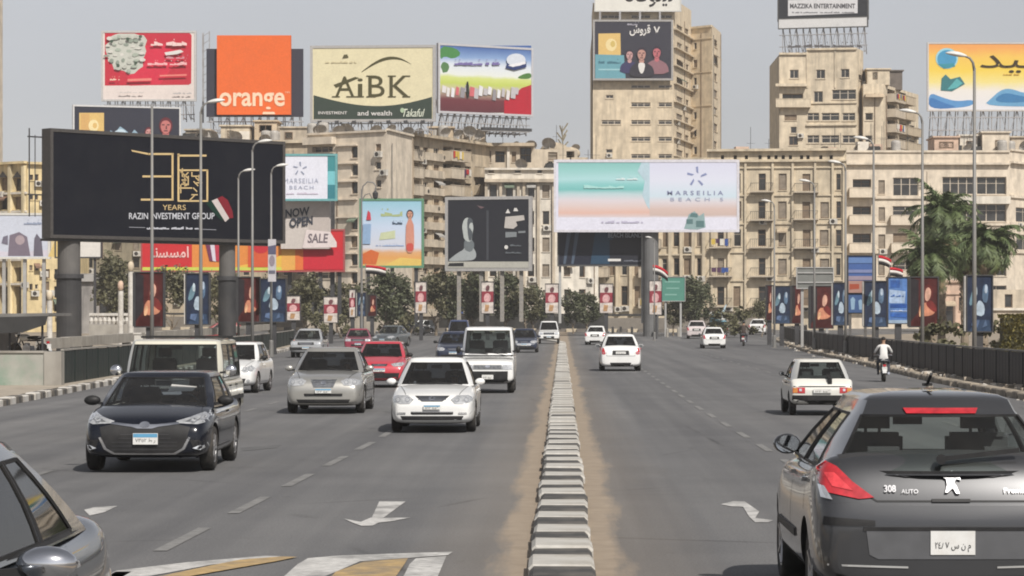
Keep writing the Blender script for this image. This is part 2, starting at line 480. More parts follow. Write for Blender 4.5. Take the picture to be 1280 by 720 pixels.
# dashes of the left carriageway: the line the photo shows, then on towards the junction
lane = [(24.5, -3.63), (47, -3.2), (70, -3.15), (200, -3.2)]
for k in range(40):
    y = 19.8 + 4.72 * k
    if y > 200: break
    put_dash(mb, interp(lane, y), y, interp(lane, y + 2.7), y + 2.7, 0.13)
for k in range(24):
    y = 30 + 5.2 * k
    put_dash(mb, -6.9 - 0.004 * y, y, -6.9 - 0.004 * (y + 2.2), y + 2.2, 0.11)
lane_r = [(20, 3.35), (64, 3.2), (120, 3.3), (220, 3.9)]
for k in range(36):
    y = 38 + 4.9 * k
    if y > 215: break
    put_dash(mb, interp(lane_r, y), y, interp(lane_r, y + 2.4), y + 2.4, 0.12)
for k in range(20):
    y = 40 + 6.5 * k
    put_dash(mb, 7.4 + 0.006 * y, y, 7.4 + 0.006 * (y + 2.4), y + 2.4, 0.1)
flat('lane_dashes', mb, M_MARKF)

mb = MB()
for pts in ([(430, 649), (451, 653), (465, 647), (474, 627.5), (507, 627.5), (479, 648), (514, 647.5), (490, 652), (473, 654), (466, 657.5), (452, 658), (441, 654)],
            [(901, 631), (917, 627), (931, 627.5), (949, 640), (944, 648), (967, 651), (960, 653.5), (944, 653.5), (936, 646), (929, 634), (915, 633.5)],
            [(105, 638), (118, 634.5), (147, 633), (130, 641), (112, 645)]):
    mb.poly([ground_at(*p) + Vector((0, 0, 0.006)) for p in pts])
flat('lane_arrows', mb, M_MARK)
mb = MB()
for pts in ([(146, 714), (230, 704), (330, 695.5), (352, 696), (262, 707), (170, 724), (120, 728)],
            [(385, 698.5), (420, 695.5), (500, 692.5), (566, 690.5), (560, 694.5), (512, 698), (450, 702.5), (400, 724), (352, 724), (372, 706)],
            [(520, 698.6), (558, 695.6), (546, 724), (500, 730), (512, 706)]):
    mb.poly([ground_at(*p) + Vector((0, 0, 0.006)) for p in pts])
flat('white_hatching', mb, M_MARK)
mb = MB()
for pts in ([(265, 708), (300, 701), (352, 697), (372, 697.5), (345, 703), (270, 716), (190, 730), (180, 726)],
            [(455, 703.5), (510, 699.2), (506, 706), (492, 726), (402, 735), (420, 716)]):
    mb.poly([ground_at(*p) + Vector((0, 0, 0.006)) for p in pts])
for i_, v_ in enumerate(mb.v): mb.v[i_] = (v_[0], v_[1], v_[2] + .005)
flat('yellow_hatching', mb, M_YEL)
# a couple of tar repairs and a manhole
mb = MB()
for pts in ([(300, 560), (352, 556), (346, 560), (304, 564)],):
    mb.poly([ground_at(*p) + Vector((0, 0, 0.004)) for p in pts])
flat('tar_patches', mb, mat('tar', (0.10, 0.10, 0.10), 0.8, var=0.2, scale=4))

# ---- the median: one stone after another ----------------------------------
med = thing('median', 'x', 'x'); del med['label']; del med['category']; struct(med)
def stone_mesh(name, w, l, h, m, bev=0.035):
    mb = MB()
    b = bev
    prof = [(-w / 2, 0), (w / 2, 0), (w / 2, h - b), (w / 2 - b, h), (-w / 2 + b, h), (-w / 2, h - b)]
    n = len(prof)
    rings = [(-l / 2, 1 - 0.0), (-l / 2 + b * 0.7, 1.0), (l / 2 - b * 0.7, 1.0), (l / 2, 1.0)]
    for j, (y, _) in enumerate(rings):
        for (x, z) in prof:
            e = j in (0, 3)
            mb.v.append((x * (0.95 if e else 1), y, (z - (0.022 if e and z > 0.01 else 0))))
    for j in range(3):
        for i in range(n):
            a = j * n + i; c = j * n + (i + 1) % n
            mb.f.append((a, c, c + n, a + n)); mb.m.append(0)
    mb.f.append(tuple(range(n))); mb.m.append(0); mb.f.append(tuple(reversed(range(3 * n, 4 * n)))); mb.m.append(0)
    me = mb.mesh(name, m); fix_normals(me); return me
SW = stone_mesh('kerb_stone', 0.54, 0.87, 0.125, mat('median_white_paint', (0.47, 0.455, 0.42), 0.8, var=0.18, scale=5, dirt=(0.20, 0.175, 0.14), dirt_amt=0.75, dirt_scale=2.4))
SG = stone_mesh('kerb_stone', 0.53, 0.89, 0.118, mat('dark_median_paint', (0.055, 0.054, 0.052), 0.85, var=0.3, scale=5, dirt=(0.17, 0.15, 0.125), dirt_amt=0.6, dirt_scale=2.2))
SL = stone_mesh('kerb_stone', 0.54, 0.88, 0.12, mat('pale_kerb_paint', (0.30, 0.285, 0.255), 0.8, var=0.15, scale=3, dirt=(0.27, 0.225, 0.17), dirt_amt=0.6, dirt_scale=1.0))
y = 16.0; k = 0
while y < 212:
    me = SW if k % 2 else SG
    if y > 50 and R.random() < 0.7: me = SL if k % 2 == 0 else SW
    o = link('kerb_stone', me, med, (R.uniform(-.02, .02), y, gz(y) - 0.01 + R.uniform(-.010, .008)))
    o.rotation_euler = (R.uniform(-.01, .01), R.uniform(-.012, .012), R.uniform(-.012, .012))
    y += 0.905; k += 1
# the head of the median drifts left towards the junction
mx, my = 0.0, 212.5
for i in range(54):
    a = 0.085 * min(1.0, i / 14)
    link('kerb_stone', SW if i % 2 else SL, med, (mx, my, gz(my) - 0.01), a)
    mx -= math.sin(a) * 0.9; my += math.cos(a) * 0.9

# ---- outer kerbs and pavements ---------------------------------------------
def kerb_line(fx, y0, y1, mats2, name, side, skip=0.0):
    root = thing(name, 'x', 'x'); del root['label']; del root['category']; struct(root)
    me = [stone_mesh('kerb_stone', 0.28, 0.97, 0.19, m, 0.03) for m in mats2]
    y = y0; i = 0
    while y < y1:
        dx = (fx(y + 1) - fx(y))
        a = -math.atan(dx)
        o = link('kerb_stone', me[i % 2], root, (fx(y + .5) + R.uniform(-.015, .015), y + .5, gz(y) - 0.01 + R.uniform(-.025, .01)), a + R.uniform(-.02, .02))
        y += math.cos(a) * 1.0; i += 1
    return root
kerb_line(lambda y: XL(y) - 0.1, 52, 190, (M_WHITE, M_BLACKK), 'left_kerb', -1)
M_SANDK = mat('sand_worn_kerb', (0.36, 0.31, 0.24), 0.9, var=0.25, scale=3, dirt=(0.18, 0.15, 0.12), dirt_amt=0.6, dirt_scale=2.0)
M_SANDK2 = mat('sand_worn_dark_kerb', (0.22, 0.19, 0.155), 0.9, var=0.3, scale=3, dirt=(0.36, 0.30, 0.22), dirt_amt=0.6, dirt_scale=2.0)
kerb_line(lambda y: XR(y) + 0.1, 50, 255, (M_SANDK, M_SANDK2), 'right_kerb', 1)
struct(strip_mesh(lambda y: XR(y) + 0.24, lambda y: XR(y) + 2.4, 20, 262, 0.16, 4, 2).build('right_pavement', M_PAVE))
struct(strip_mesh(lambda y: XL(y) - 16, lambda y: XL(y) - 0.24, 30, 79.2, 0.165, 4, 8).build('left_pavement', M_PAVE))
struct(strip_mesh(lambda y: XL(y) - 2.0, lambda y: XL(y) - 0.24, 79.2, 230, 0.165, 4, 2).build('left_verge', M_PAVE))
# rubble and rubbish lying along the right kerb
mb = MB()
for k in range(420):
    y = R.uniform(55, 210); s = R.uniform(0.03, 0.11) * (1.4 if R.random() < .1 else 1)
    x = XR(y) + R.gauss(0.55, 0.45)
    z = gz(y) + (0.165 if x > XR(y) + 0.1 else 0.0)
    M = Matrix.Translation((x, y, z + s * .3)) @ Matrix.Rotation(R.uniform(0, 6), 4, 'Z') @ Matrix.Rotation(R.uniform(-.5, .5), 4, 'X')
    mb.box(-s, -s * .8, -s * .5, s, s * .8, s * .5, M=M, mi=R.choice((0, 0, 0, 1)))
o = mb.build('rubble', [mat('rubble', (0.36, 0.31, 0.25), 0.95, var=0.3, scale=8), mat('pale_rubble', (0.55, 0.52, 0.47), 0.95, var=0.3, scale=8)])
o['kind'] = 'stuff'; o['label'] = 'loose rubble and rubbish along the right kerb'

# ---- fences -----------------------------------------------------------------
def panel_fence(pts, zb, zt, label, group, material, rail_m, name='steel_fence', post_every=1, cat='fence'):
    """solid sheet panels between posts; pts are plan points a panel apart"""
    root = thing(name, label, cat, (pts[0][0], pts[0][1], gz(pts[0][1])), 0, group)
    for i, ((x0, y0), (x1, y1)) in enumerate(zip(pts, pts[1:])):
        g0, g1 = gz(y0), gz(y1)
        d = Vector((x1 - x0, y1 - y0)); L = d.length; d /= L; n = Vector((d.y, -d.x)) * 0.02
        mb = MB()
        a0 = Vector((x0, y0)) + d * .06; a1 = Vector((x1, y1)) - d * .06
        top0, top1 = g0 + zt - .04 + R.uniform(-.01, .01), g1 + zt - .04 + R.uniform(-.01, .01)
        # sheet with three pressed ribs
        v = []
        for sgn in (-1, 1):
            for (p, zz, tt) in ((a0, g0 + zb, top0), (a1, g1 + zb, top1)):
                v.append((p.x + n.x * sgn, p.y + n.y * sgn, zz)); v.append((p.x + n.x * sgn, p.y + n.y * sgn, tt))
        b = len(mb.v); mb.v += v
        for q in ((0, 2, 3, 1), (4, 5, 7, 6), (1, 3, 7, 5), (0, 4, 6, 2), (0, 1, 5, 4), (2, 6, 7, 3)):
            mb.f.append(tuple(b + k for k in q)); mb.m.append(0)
        for f_ in (.25, .5, .75):
            p = a0 + (a1 - a0) * f_
            gm = g0 + (g1 - g0) * f_
            mb.bar((p.x, p.y, gm + zb + .02), (p.x, p.y, gm + zt - .06), 0.05, 0.07)
        mb.build('panel', material, root, world=True)
        mb = MB()
        mb.bar((x0, y0, g0 + zt), (x1, y1, g1 + zt), 0.09, 0.05)
        mb.build('rail', rail_m, root, world=True)
        mb = MB()
        mb.box(x0 - .04, y0 - .04, g0 + .1, x0 + .04, y0 + .04, g0 + zt - .03)
        mb.build('post', material, root, world=True)
    return root

def path(fx, y0, y1, step):
    out = []; y = y0
    while y < y1:
        out.append((fx(y), y)); y += step * (1 if y < 120 else 1.6)
    out.append((fx(y1), y1)); return out
M_RAIL = mat('dusty_fence_rail', (0.17, 0.165, 0.155), 0.7, var=0.2, scale=2)
panel_fence(path(lambda y: XR(y) + 0.95, 40, 258, 2.6), 0.17, 1.18, 'long black sheet steel fence along the right side of the road', None, M_FENCE, M_RAIL)
panel_fence(path(lambda y: XL(y) - 0.75, 80.5, 205, 2.6), 0.17, 1.17, 'dark green sheet steel fence beside the left carriageway', None, M_FENCEG, M_CONC)

# concrete end wall by the left pavement, painted over in green
w = thing('concrete_wall', 'low concrete end wall with patchy green paint beside the left pavement', 'wall', (-18, 79, 0))
mb = MB(); mb.box(-30, 78.75, 0.0, -14.95, 79.15, 1.10)
def green_wall_mat():
    m = mat('graffiti_wall', (0.33, 0.325, 0.29), 0.9, var=0.15, scale=1.5, bump=.15, bscale=12, dirt=(0.15, 0.25, 0.18), dirt_amt=0.8, dirt_scale=0.9)
    return m
mb.build('wall_face', green_wall_mat(), w, world=True)
mb = MB(); mb.box(-15.0, 78.70, 0.0, -14.5, 79.2, 1.14); mb.build('end_pillar', M_CONC, w, world=True)
mb = MB(); mb.box(-30, 78.70, 1.102, -15.01, 79.2, 1.16); mb.build('coping', M_CONC, w, world=True)
# raised concrete beam of the slip road behind, on short piers
beam = thing('concrete_barrier', 'grey concrete parapet of the slip road behind the left fence', 'barrier', (-22, 150, 0))
mb = MB()
def beam_x(y): return -21.6 - 0.012 * (y - 120)
ys = [112 + 6 * i for i in range(18)]
for a, b in zip(ys, ys[1:]):
    za, zb = 0.95 + .004 * (a - 112), 0.95 + .004 * (b - 112)
    xa, xb = beam_x(a), beam_x(b)
    mb.prism([(xa - .2, a), (xa + .2, a), (xb + .2, b), (xb - .2, b)], za - .12, za + .32)
mb.build('parapet', M_CONC, beam, world=True)
for a in ys[::2]:
    mb = MB(); mb.box(beam_x(a) - .18, a - .3, -.2, beam_x(a) + .18, a + .3, 0.9); mb.build('pier', mat('dark_pier', (0.11, 0.105, 0.10), .9), beam, world=True)
mb = MB(); mb.prism([(beam_x(112) - 1.2, 112), (beam_x(112) - .3, 112), (beam_x(214) - .3, 214), (beam_x(214) - 1.2, 214)], .0, .62); mb.build('deck_edge', mat('dark_pier', (0.11, 0.105, 0.10), .9), beam, world=True)

# far parapet closing the junction
far = thing('junction_wall', 'low grey parapet wall across the far end of the junction', 'wall', (8, 300, gz(300)))
segs = [(-66, 322), (-46, 318), (-30, 314), (-14, 308), (-5, 303), (5, 300), (16, 298), (21, 297)]
M_FARW = mat('far_parapet_render', (0.23, 0.205, 0.175), 0.9, var=0.2, scale=.6, dirt=(.08, .07, .06), dirt_amt=.6, dirt_scale=.35)
M_DARKHEDGE = mat('dark_cladding', (0.035, 0.035, 0.034), 0.8, var=0.4, scale=1.5)
for i, ((x0, y0), (x1, y1)) in enumerate(zip(segs, segs[1:])):
    mb = MB(); b0 = gz(y0)
    dark = 3 <= i <= 4
    mb.prism([(x0, y0), (x1, y1), (x1, y1 + .3), (x0, y0 + .3)], b0 - .2, b0 + (1.75 if dark else 1.55))
    mb.build('panel', M_DARKHEDGE if dark else M_FARW, far, world=True)
    mb = MB(); mb.prism([(x0, y0 - .05), (x1, y1 - .05), (x1, y1 + .35), (x0, y0 + .35)], b0 + 1.76, b0 + 2.0)
    mb.build('coping', M_DARKHEDGE, far, world=True)
fk = thing('far_kerb', 'x', 'x'); del fk['label']; del fk['category']; struct(fk)
me2 = [stone_mesh('kerb_stone', 1.25, 0.5, 0.42, m, .05) for m in (mat('cream_kerb', (0.50, 0.43, 0.32), .85, var=.15, scale=2), mat('dark_kerb', (0.14, 0.125, 0.11), .85, var=.2, scale=2))]
for i in range(62):
    x = -46 + i * 1.12
    yy = interp([(a, b - 1.2) for a, b in segs], x)
    link('kerb_stone', me2[i % 2], fk, (x, yy, gz(yy) - .05))
# ============================================================ BUILDINGS
def plaster(name, col, dirt_amt=0.55):
    dirt_amt = min(.95, dirt_amt + .25)
    d = tuple(c * q for c, q in zip(col, (.44, .45, .47)))
    return mat(name, col, 0.92, var=0.17, scale=1.1, bump=0.12, bscale=3, dirt=d, dirt_amt=dirt_amt, dirt_scale=1.1, streak=True, spec=0.2)
P_CREAM = plaster('cream_plaster', (0.605, 0.518, 0.389))
P_PALE = plaster('pale_beige_plaster', (0.623, 0.546, 0.442), 0.3)
P_TAN = plaster('tan_plaster', (0.568, 0.459, 0.328), 0.35)
P_BROWN = plaster('brown_beige_plaster', (0.458, 0.383, 0.282), 0.6)
P_YELLOW = plaster('yellow_plaster', (0.623, 0.506, 0.291), 0.5)
P_TOWER = plaster('tower_plaster', (0.614, 0.518, 0.38), 0.35)
P_TOWER2 = plaster('warm_tower_plaster', (0.623, 0.502, 0.331), 0.25)
P_CLASSIC = plaster('classical_stone_plaster', (0.558, 0.477, 0.353), 0.55)
P_GREYB = plaster('grey_beige_plaster', (0.486, 0.419, 0.328), 0.55)
P_PINK = plaster('pinkish_plaster', (0.568, 0.414, 0.318), 0.4)
P_WHITE = plaster('off_white_plaster', (0.641, 0.594, 0.513), 0.4)
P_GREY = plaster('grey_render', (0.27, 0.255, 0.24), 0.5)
M_PANE = mat('window_glass', (0.030, 0.030, 0.030), 0.12, var=0.5, scale=0.8)
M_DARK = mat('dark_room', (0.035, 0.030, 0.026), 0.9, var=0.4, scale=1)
M_WFRAME = mat('brown_window_frame', (0.16, 0.105, 0.065), 0.7, var=0.2, scale=4)
M_WFRAMEL = mat('pale_window_frame', (0.48, 0.42, 0.34), 0.7, var=0.15, scale=4)
M_SHUT = mat('brown_shutter', (0.20, 0.145, 0.095), 0.75, var=0.25, scale=2)
M_SHUTG = mat('grey_brown_shutter', (0.235, 0.195, 0.15), 0.75, var=0.25, scale=2)
M_AC = mat('aircon_casing', (0.55, 0.53, 0.48), 0.6, var=0.15, scale=3, dirt=(.25, .2, .15), dirt_amt=.5, dirt_scale=2)
M_DISH = mat('satellite_dish_metal', (0.42, 0.40, 0.37), 0.6, var=0.15, scale=3, dirt=(.2, .16, .12), dirt_amt=.5, dirt_scale=2)
M_TANK = mat('roof_tank', (0.36, 0.34, 0.31), 0.7, var=0.2, scale=2)
M_CLOTHES = [ink(200, 60, 60), ink(60, 90, 160), ink(230, 225, 215), ink(220, 190, 90), ink(90, 60, 90)]

M_GREYPIPE = mat('rain_pipe_grey', (.22, .20, .175), .7, var=.2, scale=2)
M_AWN = [mat('awning_green', (.14, .18, .13), .85, var=.2, scale=3), mat('awning_tan', (.42, .34, .24), .85, var=.2, scale=3), mat('awning_grey', (.34, .33, .31), .85, var=.2, scale=3), mat('awning_brown', (.20, .12, .08), .85, var=.2, scale=3)]

class Wall:
    """a wall plane between two plan points, given as photo column + distance"""
    def __init__(s, a, b):
        s.a = Vector(((a[0] - CX) * a[1] / F, a[1])); s.b = Vector(((b[0] - CX) * b[1] / F, b[1]))
        s.L = (s.b - s.a).length; s.d = (s.b - s.a) / s.L; s.n = Vector((s.d.y, -s.d.x))
    def s_of(s, px):
        k = (px - CX) / F          # X = k Y
        den = s.d.x - k * s.d.y
        return (k * s.a.y - s.a.x) / den
    def sz(s, px, py):
        t = s.s_of(px); y = s.a.y + s.d.y * t
        return t, H - (py - HY) * y / F
    def pt(s, t, z, off=0.0):
        return Vector((s.a.x + s.d.x * t + s.n.x * off, s.a.y + s.d.y * t + s.n.y * off, z))
    def px(s, px, py, off=0.0):
        t, z = s.sz(px, py); return s.pt(t, z, off)
    @property
    def ang(s): return math.atan2(s.d.y, s.d.x)

_wcache = {}
def window_mesh(kind, w, h):
    w = max(.3, round(w * 4) / 4); h = max(.3, round(h * 4) / 4)
    key = (kind, w, h)
    if key in _wcache: return _wcache[key] + (w, h)
    fr = MB(); pn = MB(); t = 0.09 if w > .8 else 0.06
    # local: x along the wall, y into the wall, z up
    fr.box(0, 0, 0, t, .12, h); fr.box(w - t, 0, 0, w, .12, h); fr.box(t, 0, 0, w - t, .12, t); fr.box(t, 0, h - t, w - t, .12, h)
    fm = M_WFRAMEL
    if kind == 'shutter' or kind == 'shutterg':
        n = max(4, int(h / 0.22))
        for i in range(n):
            z = t + (h - 2 * t) * i / n
            pn.box(t, .03, z + .02, w - t, .07, z + (h - 2 * t) / n)
        pn.box(t, .075, t, w - t, .09, h - t)
        pm = M_SHUT if kind == 'shutter' else M_SHUTG; fm = M_WFRAME; nm = 'shutter'
    elif kind == 'strip':
        n = max(2, int(w / 1.0))
        for i in range(1, n): fr.box(w * i / n - .05, 0.01, t, w * i / n + .05, .11, h - t)
        fr.box(t, .015, h * .62, w - t, .10, h * .62 + .06)
        pn.box(t, .06, t, w - t, .08, h - t); pm = M_PANE; nm = 'pane'
    else:
        n = 2 if w > 1.0 else 1
        for i in range(1, n): fr.box(w * i / n - .035, 0.01, t, w * i / n + .035, .11, h - t)
        if h > 1.6: fr.box(t, .015, h * .7, w - t, .10, h * .7 + .05)
        if kind == 'dark': fm = M_WFRAME
        pn.box(t, .06, t, w - t, .08, h - t); pm = M_PANE; nm = 'pane'
    a = fr.mesh('window', fm); b = pn.mesh(nm, pm)
    _wcache[key] = (a, b, nm)
    return a, b, nm, w, h

_scache = {}
def sill_mesh(w, m):
    key = (w, m.name)
    if key not in _scache:
        mb = MB(); mb.box(-.08, -.10, -.10, w + .08, .03, -.015); _scache[key] = mb.mesh('sill', m)
    return _scache[key]

_bcache = {}
def balcony_mesh(w, d, ph, rail, m):
    w = round(w * 2) / 2; key = (w, d, ph, rail, m.name)
    if key in _bcache: return _bcache[key], w
    mb = MB()
    mb.box(-.1, -d, -.16, w + .1, 0, 0)
    if rail:
        n = int(w / .22)
        for i in range(n + 1): mb.box(w * i / n - .015, -d + .04, 0, w * i / n + .015, -d + .07, ph - .05, 1)
        mb.box(-.05, -d + .02, ph - .05, w + .05, -d + .09, ph, 1)
        mb.box(-.05, -d + .09, ph - .05, .0, 0, ph, 1); mb.box(w, -d + .09, ph - .05, w + .05, 0, ph, 1)
    else:
        mb.box(-.1, -d - .003, -.163, w + .1, -d + .12, ph)
        mb.box(-.1, -d + .12, 0, .02, 0, ph); mb.box(w - .02, -d + .12, 0, w + .1, 0, ph)
        mb.box(-.14, -d - .05, ph, w + .14, -d + .16, ph + .07)
    me = mb.mesh('balcony', [m, M_DARKSTEEL]); _bcache[key] = me
    return me, w

_ac = None
def ac_mesh():
    global _ac
    if _ac is None:
        mb = MB(); mb.box(0, -.42, 0, .9, -.05, .62, 0)
        mb.lathe([(.24, -.43), (.24, -.425)], 14, 'y', (.36, 0, .31), 1)
        mb.box(.1, -.05, -.05, .14, 0.02, .0, 1); mb.box(.76, -.05, -.05, .8, 0.02, .0, 1)
        _ac = mb.mesh('air_conditioner', [M_AC, M_DARK])
    return _ac

class Building:
    def __init__(s, name, label, m, foot, depth=12.0, zb=-0.5, roof_mat=None, cat='building'):
        """foot: wall corner points from left to right as (photo column, distance)"""
        s.m = m; s.walls = [Wall(a, b) for a, b in zip(foot, foot[1:])]
        p0 = s.walls[0].a
        mid = s.walls[len(s.walls) // 2].a
        s.root = thing(name, label, cat, (mid.x, mid.y, zb))
        s.o = Vector((mid.x, mid.y, zb)); s.depth = depth; s.zb = zb
    def loc(s, p): return Vector(p) - s.o
    def wall(s, i, ytop, ops=(), ybot=None, rec=0.28, ztop=None):
        W = s.walls[i]
        z1 = ztop if ztop is not None else W.sz((W.s_of and CX), ytop)[1]
        tmid = W.L / 2
        if ztop is None: z1 = H - (ytop - HY) * (W.a.y + W.d.y * tmid) / F
        z0 = s.zb
        boxes = []
        for o in ops:
            x0, y0, x1, y1 = o[:4]; kind = o[4] if len(o) > 4 else 'pane'
            if kind in ('pane', 'dark', 'shutter', 'shutterg'):
                q = R.random()
                if q < .06: continue
                if q < .34: kind = R.choice(['pane', 'dark', 'shutter', 'shutterg'])
                x0 += R.uniform(-.5, .5); x1 += R.uniform(-.5, .5); y0 += R.uniform(-.5, .5); y1 += R.uniform(-.6, .6)
            t0, za = W.sz(x0, y1); t1, _ = W.sz(x1, y1); zb_ = W.sz((x0 + x1) / 2, y0)[1]
            t0 = max(.05, t0); t1 = min(W.L - .05, t1)
            za = max(z0 + .05, za); zb_ = min(z1 - .05, zb_)
            if t1 - t0 < .25 or zb_ - za < .25: continue
            boxes.append((t0, za, t1, zb_, kind, o[5] if len(o) > 5 else {}))
        # the wall with real openings: horizontal bands, cut where an opening lies in the band
        mb = MB()
        zs = sorted({round(z, 3) for b in boxes for z in (b[1], b[3])} | {z0, z1})
        for a, b in zip(zs, zs[1:]):
            if b - a < 1e-3: continue
            zm = (a + b) / 2
            iv = sorted((bx[0], bx[2]) for bx in boxes if bx[1] < zm < bx[3])
            x = 0.0
            for (u, v) in iv:
                if u > x + 1e-3: mb.quad(W.pt(x, a), W.pt(u, a), W.pt(u, b), W.pt(x, b))
                x = max(x, v)
            if x < W.L - 1e-3: mb.quad(W.pt(x, a), W.pt(W.L, a), W.pt(W.L, b), W.pt(x, b))
        for (t0, a, t1, b, kind, ex) in boxes:
            r = ex.get('rec', 1.2 if kind in ('loggia',) else rec)
            q = lambda t, z, o: W.pt(t, z, -o)
            mb.quad(q(t0, a, 0), q(t0, a, r), q(t0, b, r), q(t0, b, 0))
            mb.quad(q(t1, a, r), q(t1, a, 0), q(t1, b, 0), q(t1, b, r))
            mb.quad(q(t0, a, r), q(t0, a, 0), q(t1, a, 0), q(t1, a, r))
            mb.quad(q(t0, b, 0), q(t0, b, r), q(t1, b, r), q(t1, b, 0))
            if kind == 'hole':
                mb.quad(q(t0, a, r), q(t1, a, r), q(t1, b, r), q(t0, b, r), 1); continue
            kk = 'dark' if kind == 'loggia' else kind
            a_, b_, nm, mw, mh = window_mesh(kk, t1 - t0, b - a)
            p = W.pt(t0, a, -r + .14)
            o = link('window', a_, s.root, s.loc(p), W.ang); o.scale = ((t1 - t0) / mw, 1, (b - a) / mh)
            c = link(nm, b_, o)
            if not ex.get('bal') and kind != 'loggia':
                c = link('sill', sill_mesh(mw, s.m), o, (0, -(r - .14), 0))
            # closing wall behind the opening
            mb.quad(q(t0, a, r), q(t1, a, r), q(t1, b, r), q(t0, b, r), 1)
            if ex.get('bal'):
                dd = ex.get('bd', 1.0); ph = ex.get('ph', .95); wid = ex.get('bw', .6)
                bw = t1 - t0 + 2 * wid
                zz = a + ex.get('bz', 0.0)
                me, bwm = balcony_mesh(bw, dd, ph, ex.get('rail', False), ex.get('bm', s.m))
                o = link('balcony', me, s.root, s.loc(W.pt(t0 - wid, zz, -.01)), W.ang); o.scale = (bw / bwm, 1, 1)
                if ex.get('wash') or R.random() < .18:
                    mb2 = MB(); x = .2
                    while x < bw - .5:
                        w_ = R.uniform(.35, .6); h_ = R.uniform(.5, .95)
                        mb2.box(x, -dd - .10, ph - h_, x + w_, -dd - .07, ph - .02, R.randrange(5)); x += w_ + R.uniform(.02, .2)
                    o2 = link('washing', mb2.mesh('washing', M_CLOTHES), s.root, s.loc(W.pt(t0 - wid, zz, 0)), W.ang)
            elif ex.get('sill', True) and t1 - t0 > .6 and kind != 'loggia':
                pass
            if ex.get('ac') or (R.random() < .24 and kind not in ('hole', 'strip')):
                link('air_conditioner', ac_mesh(), s.root, s.loc(W.pt(t1 + .1 if R.random() < .5 else t0 + .1, a - .7, .02)), W.ang)
        mb.build('wall', [s.m, M_DARK], s.root, world=True, recalc=False)
        for k in range(max(1, int(W.L / 5))):       # rain pipes and cables that run down the wall
            t = R.uniform(.3, W.L - .3)
            if any(bx[0] - .1 < t < bx[2] + .1 for bx in boxes): continue
            pb = MB(); pb.tube([W.pt(t, z0 + R.uniform(0, 4), .07), W.pt(t, z1 - R.uniform(.2, 3), .07)], .055, 5)
            pb.build('rain_pipe', R.choice([M_GREYPIPE, s.m, M_WFRAME]), s.root, world=True)
        for (t0, a, t1, b, kind, ex) in boxes:      # awnings and patched-in boards
            if kind in ('pane', 'dark', 'shutter', 'shutterg') and not ex.get('bal') and R.random() < .12:
                A = Matrix.Translation(W.pt(0, 0)) @ Matrix.Rotation(W.ang, 4, 'Z')
                ab = MB(); e = .15
                ab.quad(*[A @ Vector(v) for v in ((t0 - e, -.02, b + .15), (t1 + e, -.02, b + .15), (t1 + e, -.75, b - .25), (t0 - e, -.75, b - .25))])
                ab.quad(*[A @ Vector(v) for v in ((t0 - e, -.75, b - .25), (t1 + e, -.75, b - .25), (t1 + e, -.74, b - .42), (t0 - e, -.74, b - .42))])
                ab.build('awning', R.choice(M_AWN), s.root, world=True)
        return W, z1
    def band(s, i, y0, y1, proud=.25, m=None, x0=None, x1=None, name='cornice'):
        """a ledge or cornice along wall i"""
        W = s.walls[i]; t0 = 0 if x0 is None else W.s_of(x0); t1 = W.L if x1 is None else W.s_of(x1)
        tm = (t0 + t1) / 2; yy = W.a.y + W.d.y * tm
        za, zb = H - (y1 - HY) * yy / F, H - (y0 - HY) * yy / F
        A = Matrix.Translation(W.pt(0, 0)) @ Matrix.Rotation(W.ang, 4, 'Z')
        mb = MB(); mb.box(t0 - .02, -proud, za, t1 + .02, .004, zb, M=A)
        mb.build(name, m or s.m, s.root, world=True)
    def pier(s, i, x0, x1, y0, y1, proud=.3, m=None, name='pilaster'):
        s.band(i, y0, y1, proud, m, x0, x1, name)
    def shell(s, ytops, roof=True, side_m=None):
        """plain side, back and roof so that the block is closed"""
        first, last = s.walls[0], s.walls[-1]
        tops = []
        for W, yt in zip(s.walls, ytops):
            tops.append(H - (yt - HY) * (W.a.y + W.d.y * W.L / 2) / F)
        zt = min(tops) - .02
        A0, B0 = first.a, last.b
        pts = [first.a] + [w.b for w in s.walls]
        bk = [Vector((B0.x, max(B0.y, A0.y) + s.depth)), Vector((A0.x, max(B0.y, A0.y) + s.depth))]
        mb = MB()
        ring = pts[-1:] + bk + pts[:1]
        for p, q in zip(ring, ring[1:]):
            mb.quad((p.x, p.y, s.zb), (q.x, q.y, s.zb), (q.x, q.y, zt), (p.x, p.y, zt))
        mb.build('plain_wall', side_m or s.m, s.root, world=True, recalc=False)
        mb = MB(); e = .02
        mb.poly([(p.x, p.y + e, zt - .6) for p in pts] + [(p.x, p.y, zt - .6) for p in bk])
        mb.build('roof', mat('roof_screed', (0.34, 0.29, 0.23), .95, var=.2, scale=.5), s.root, world=True)
        s.zt = zt
        return zt

def rows_cols(rows, cols, kind='pane', skip=(), ex=None, kinds=None):
    out = []
    for ri, (y0, y1) in enumerate(rows):
        for ci, (x0, x1) in enumerate(cols):
            if (ri, ci) in skip: continue
            k = kinds[ci] if kinds else kind
            e = dict(ex[ci]) if ex and ci in ex else {}
            out.append((x0, y0, x1, y1, k, e))
    return out

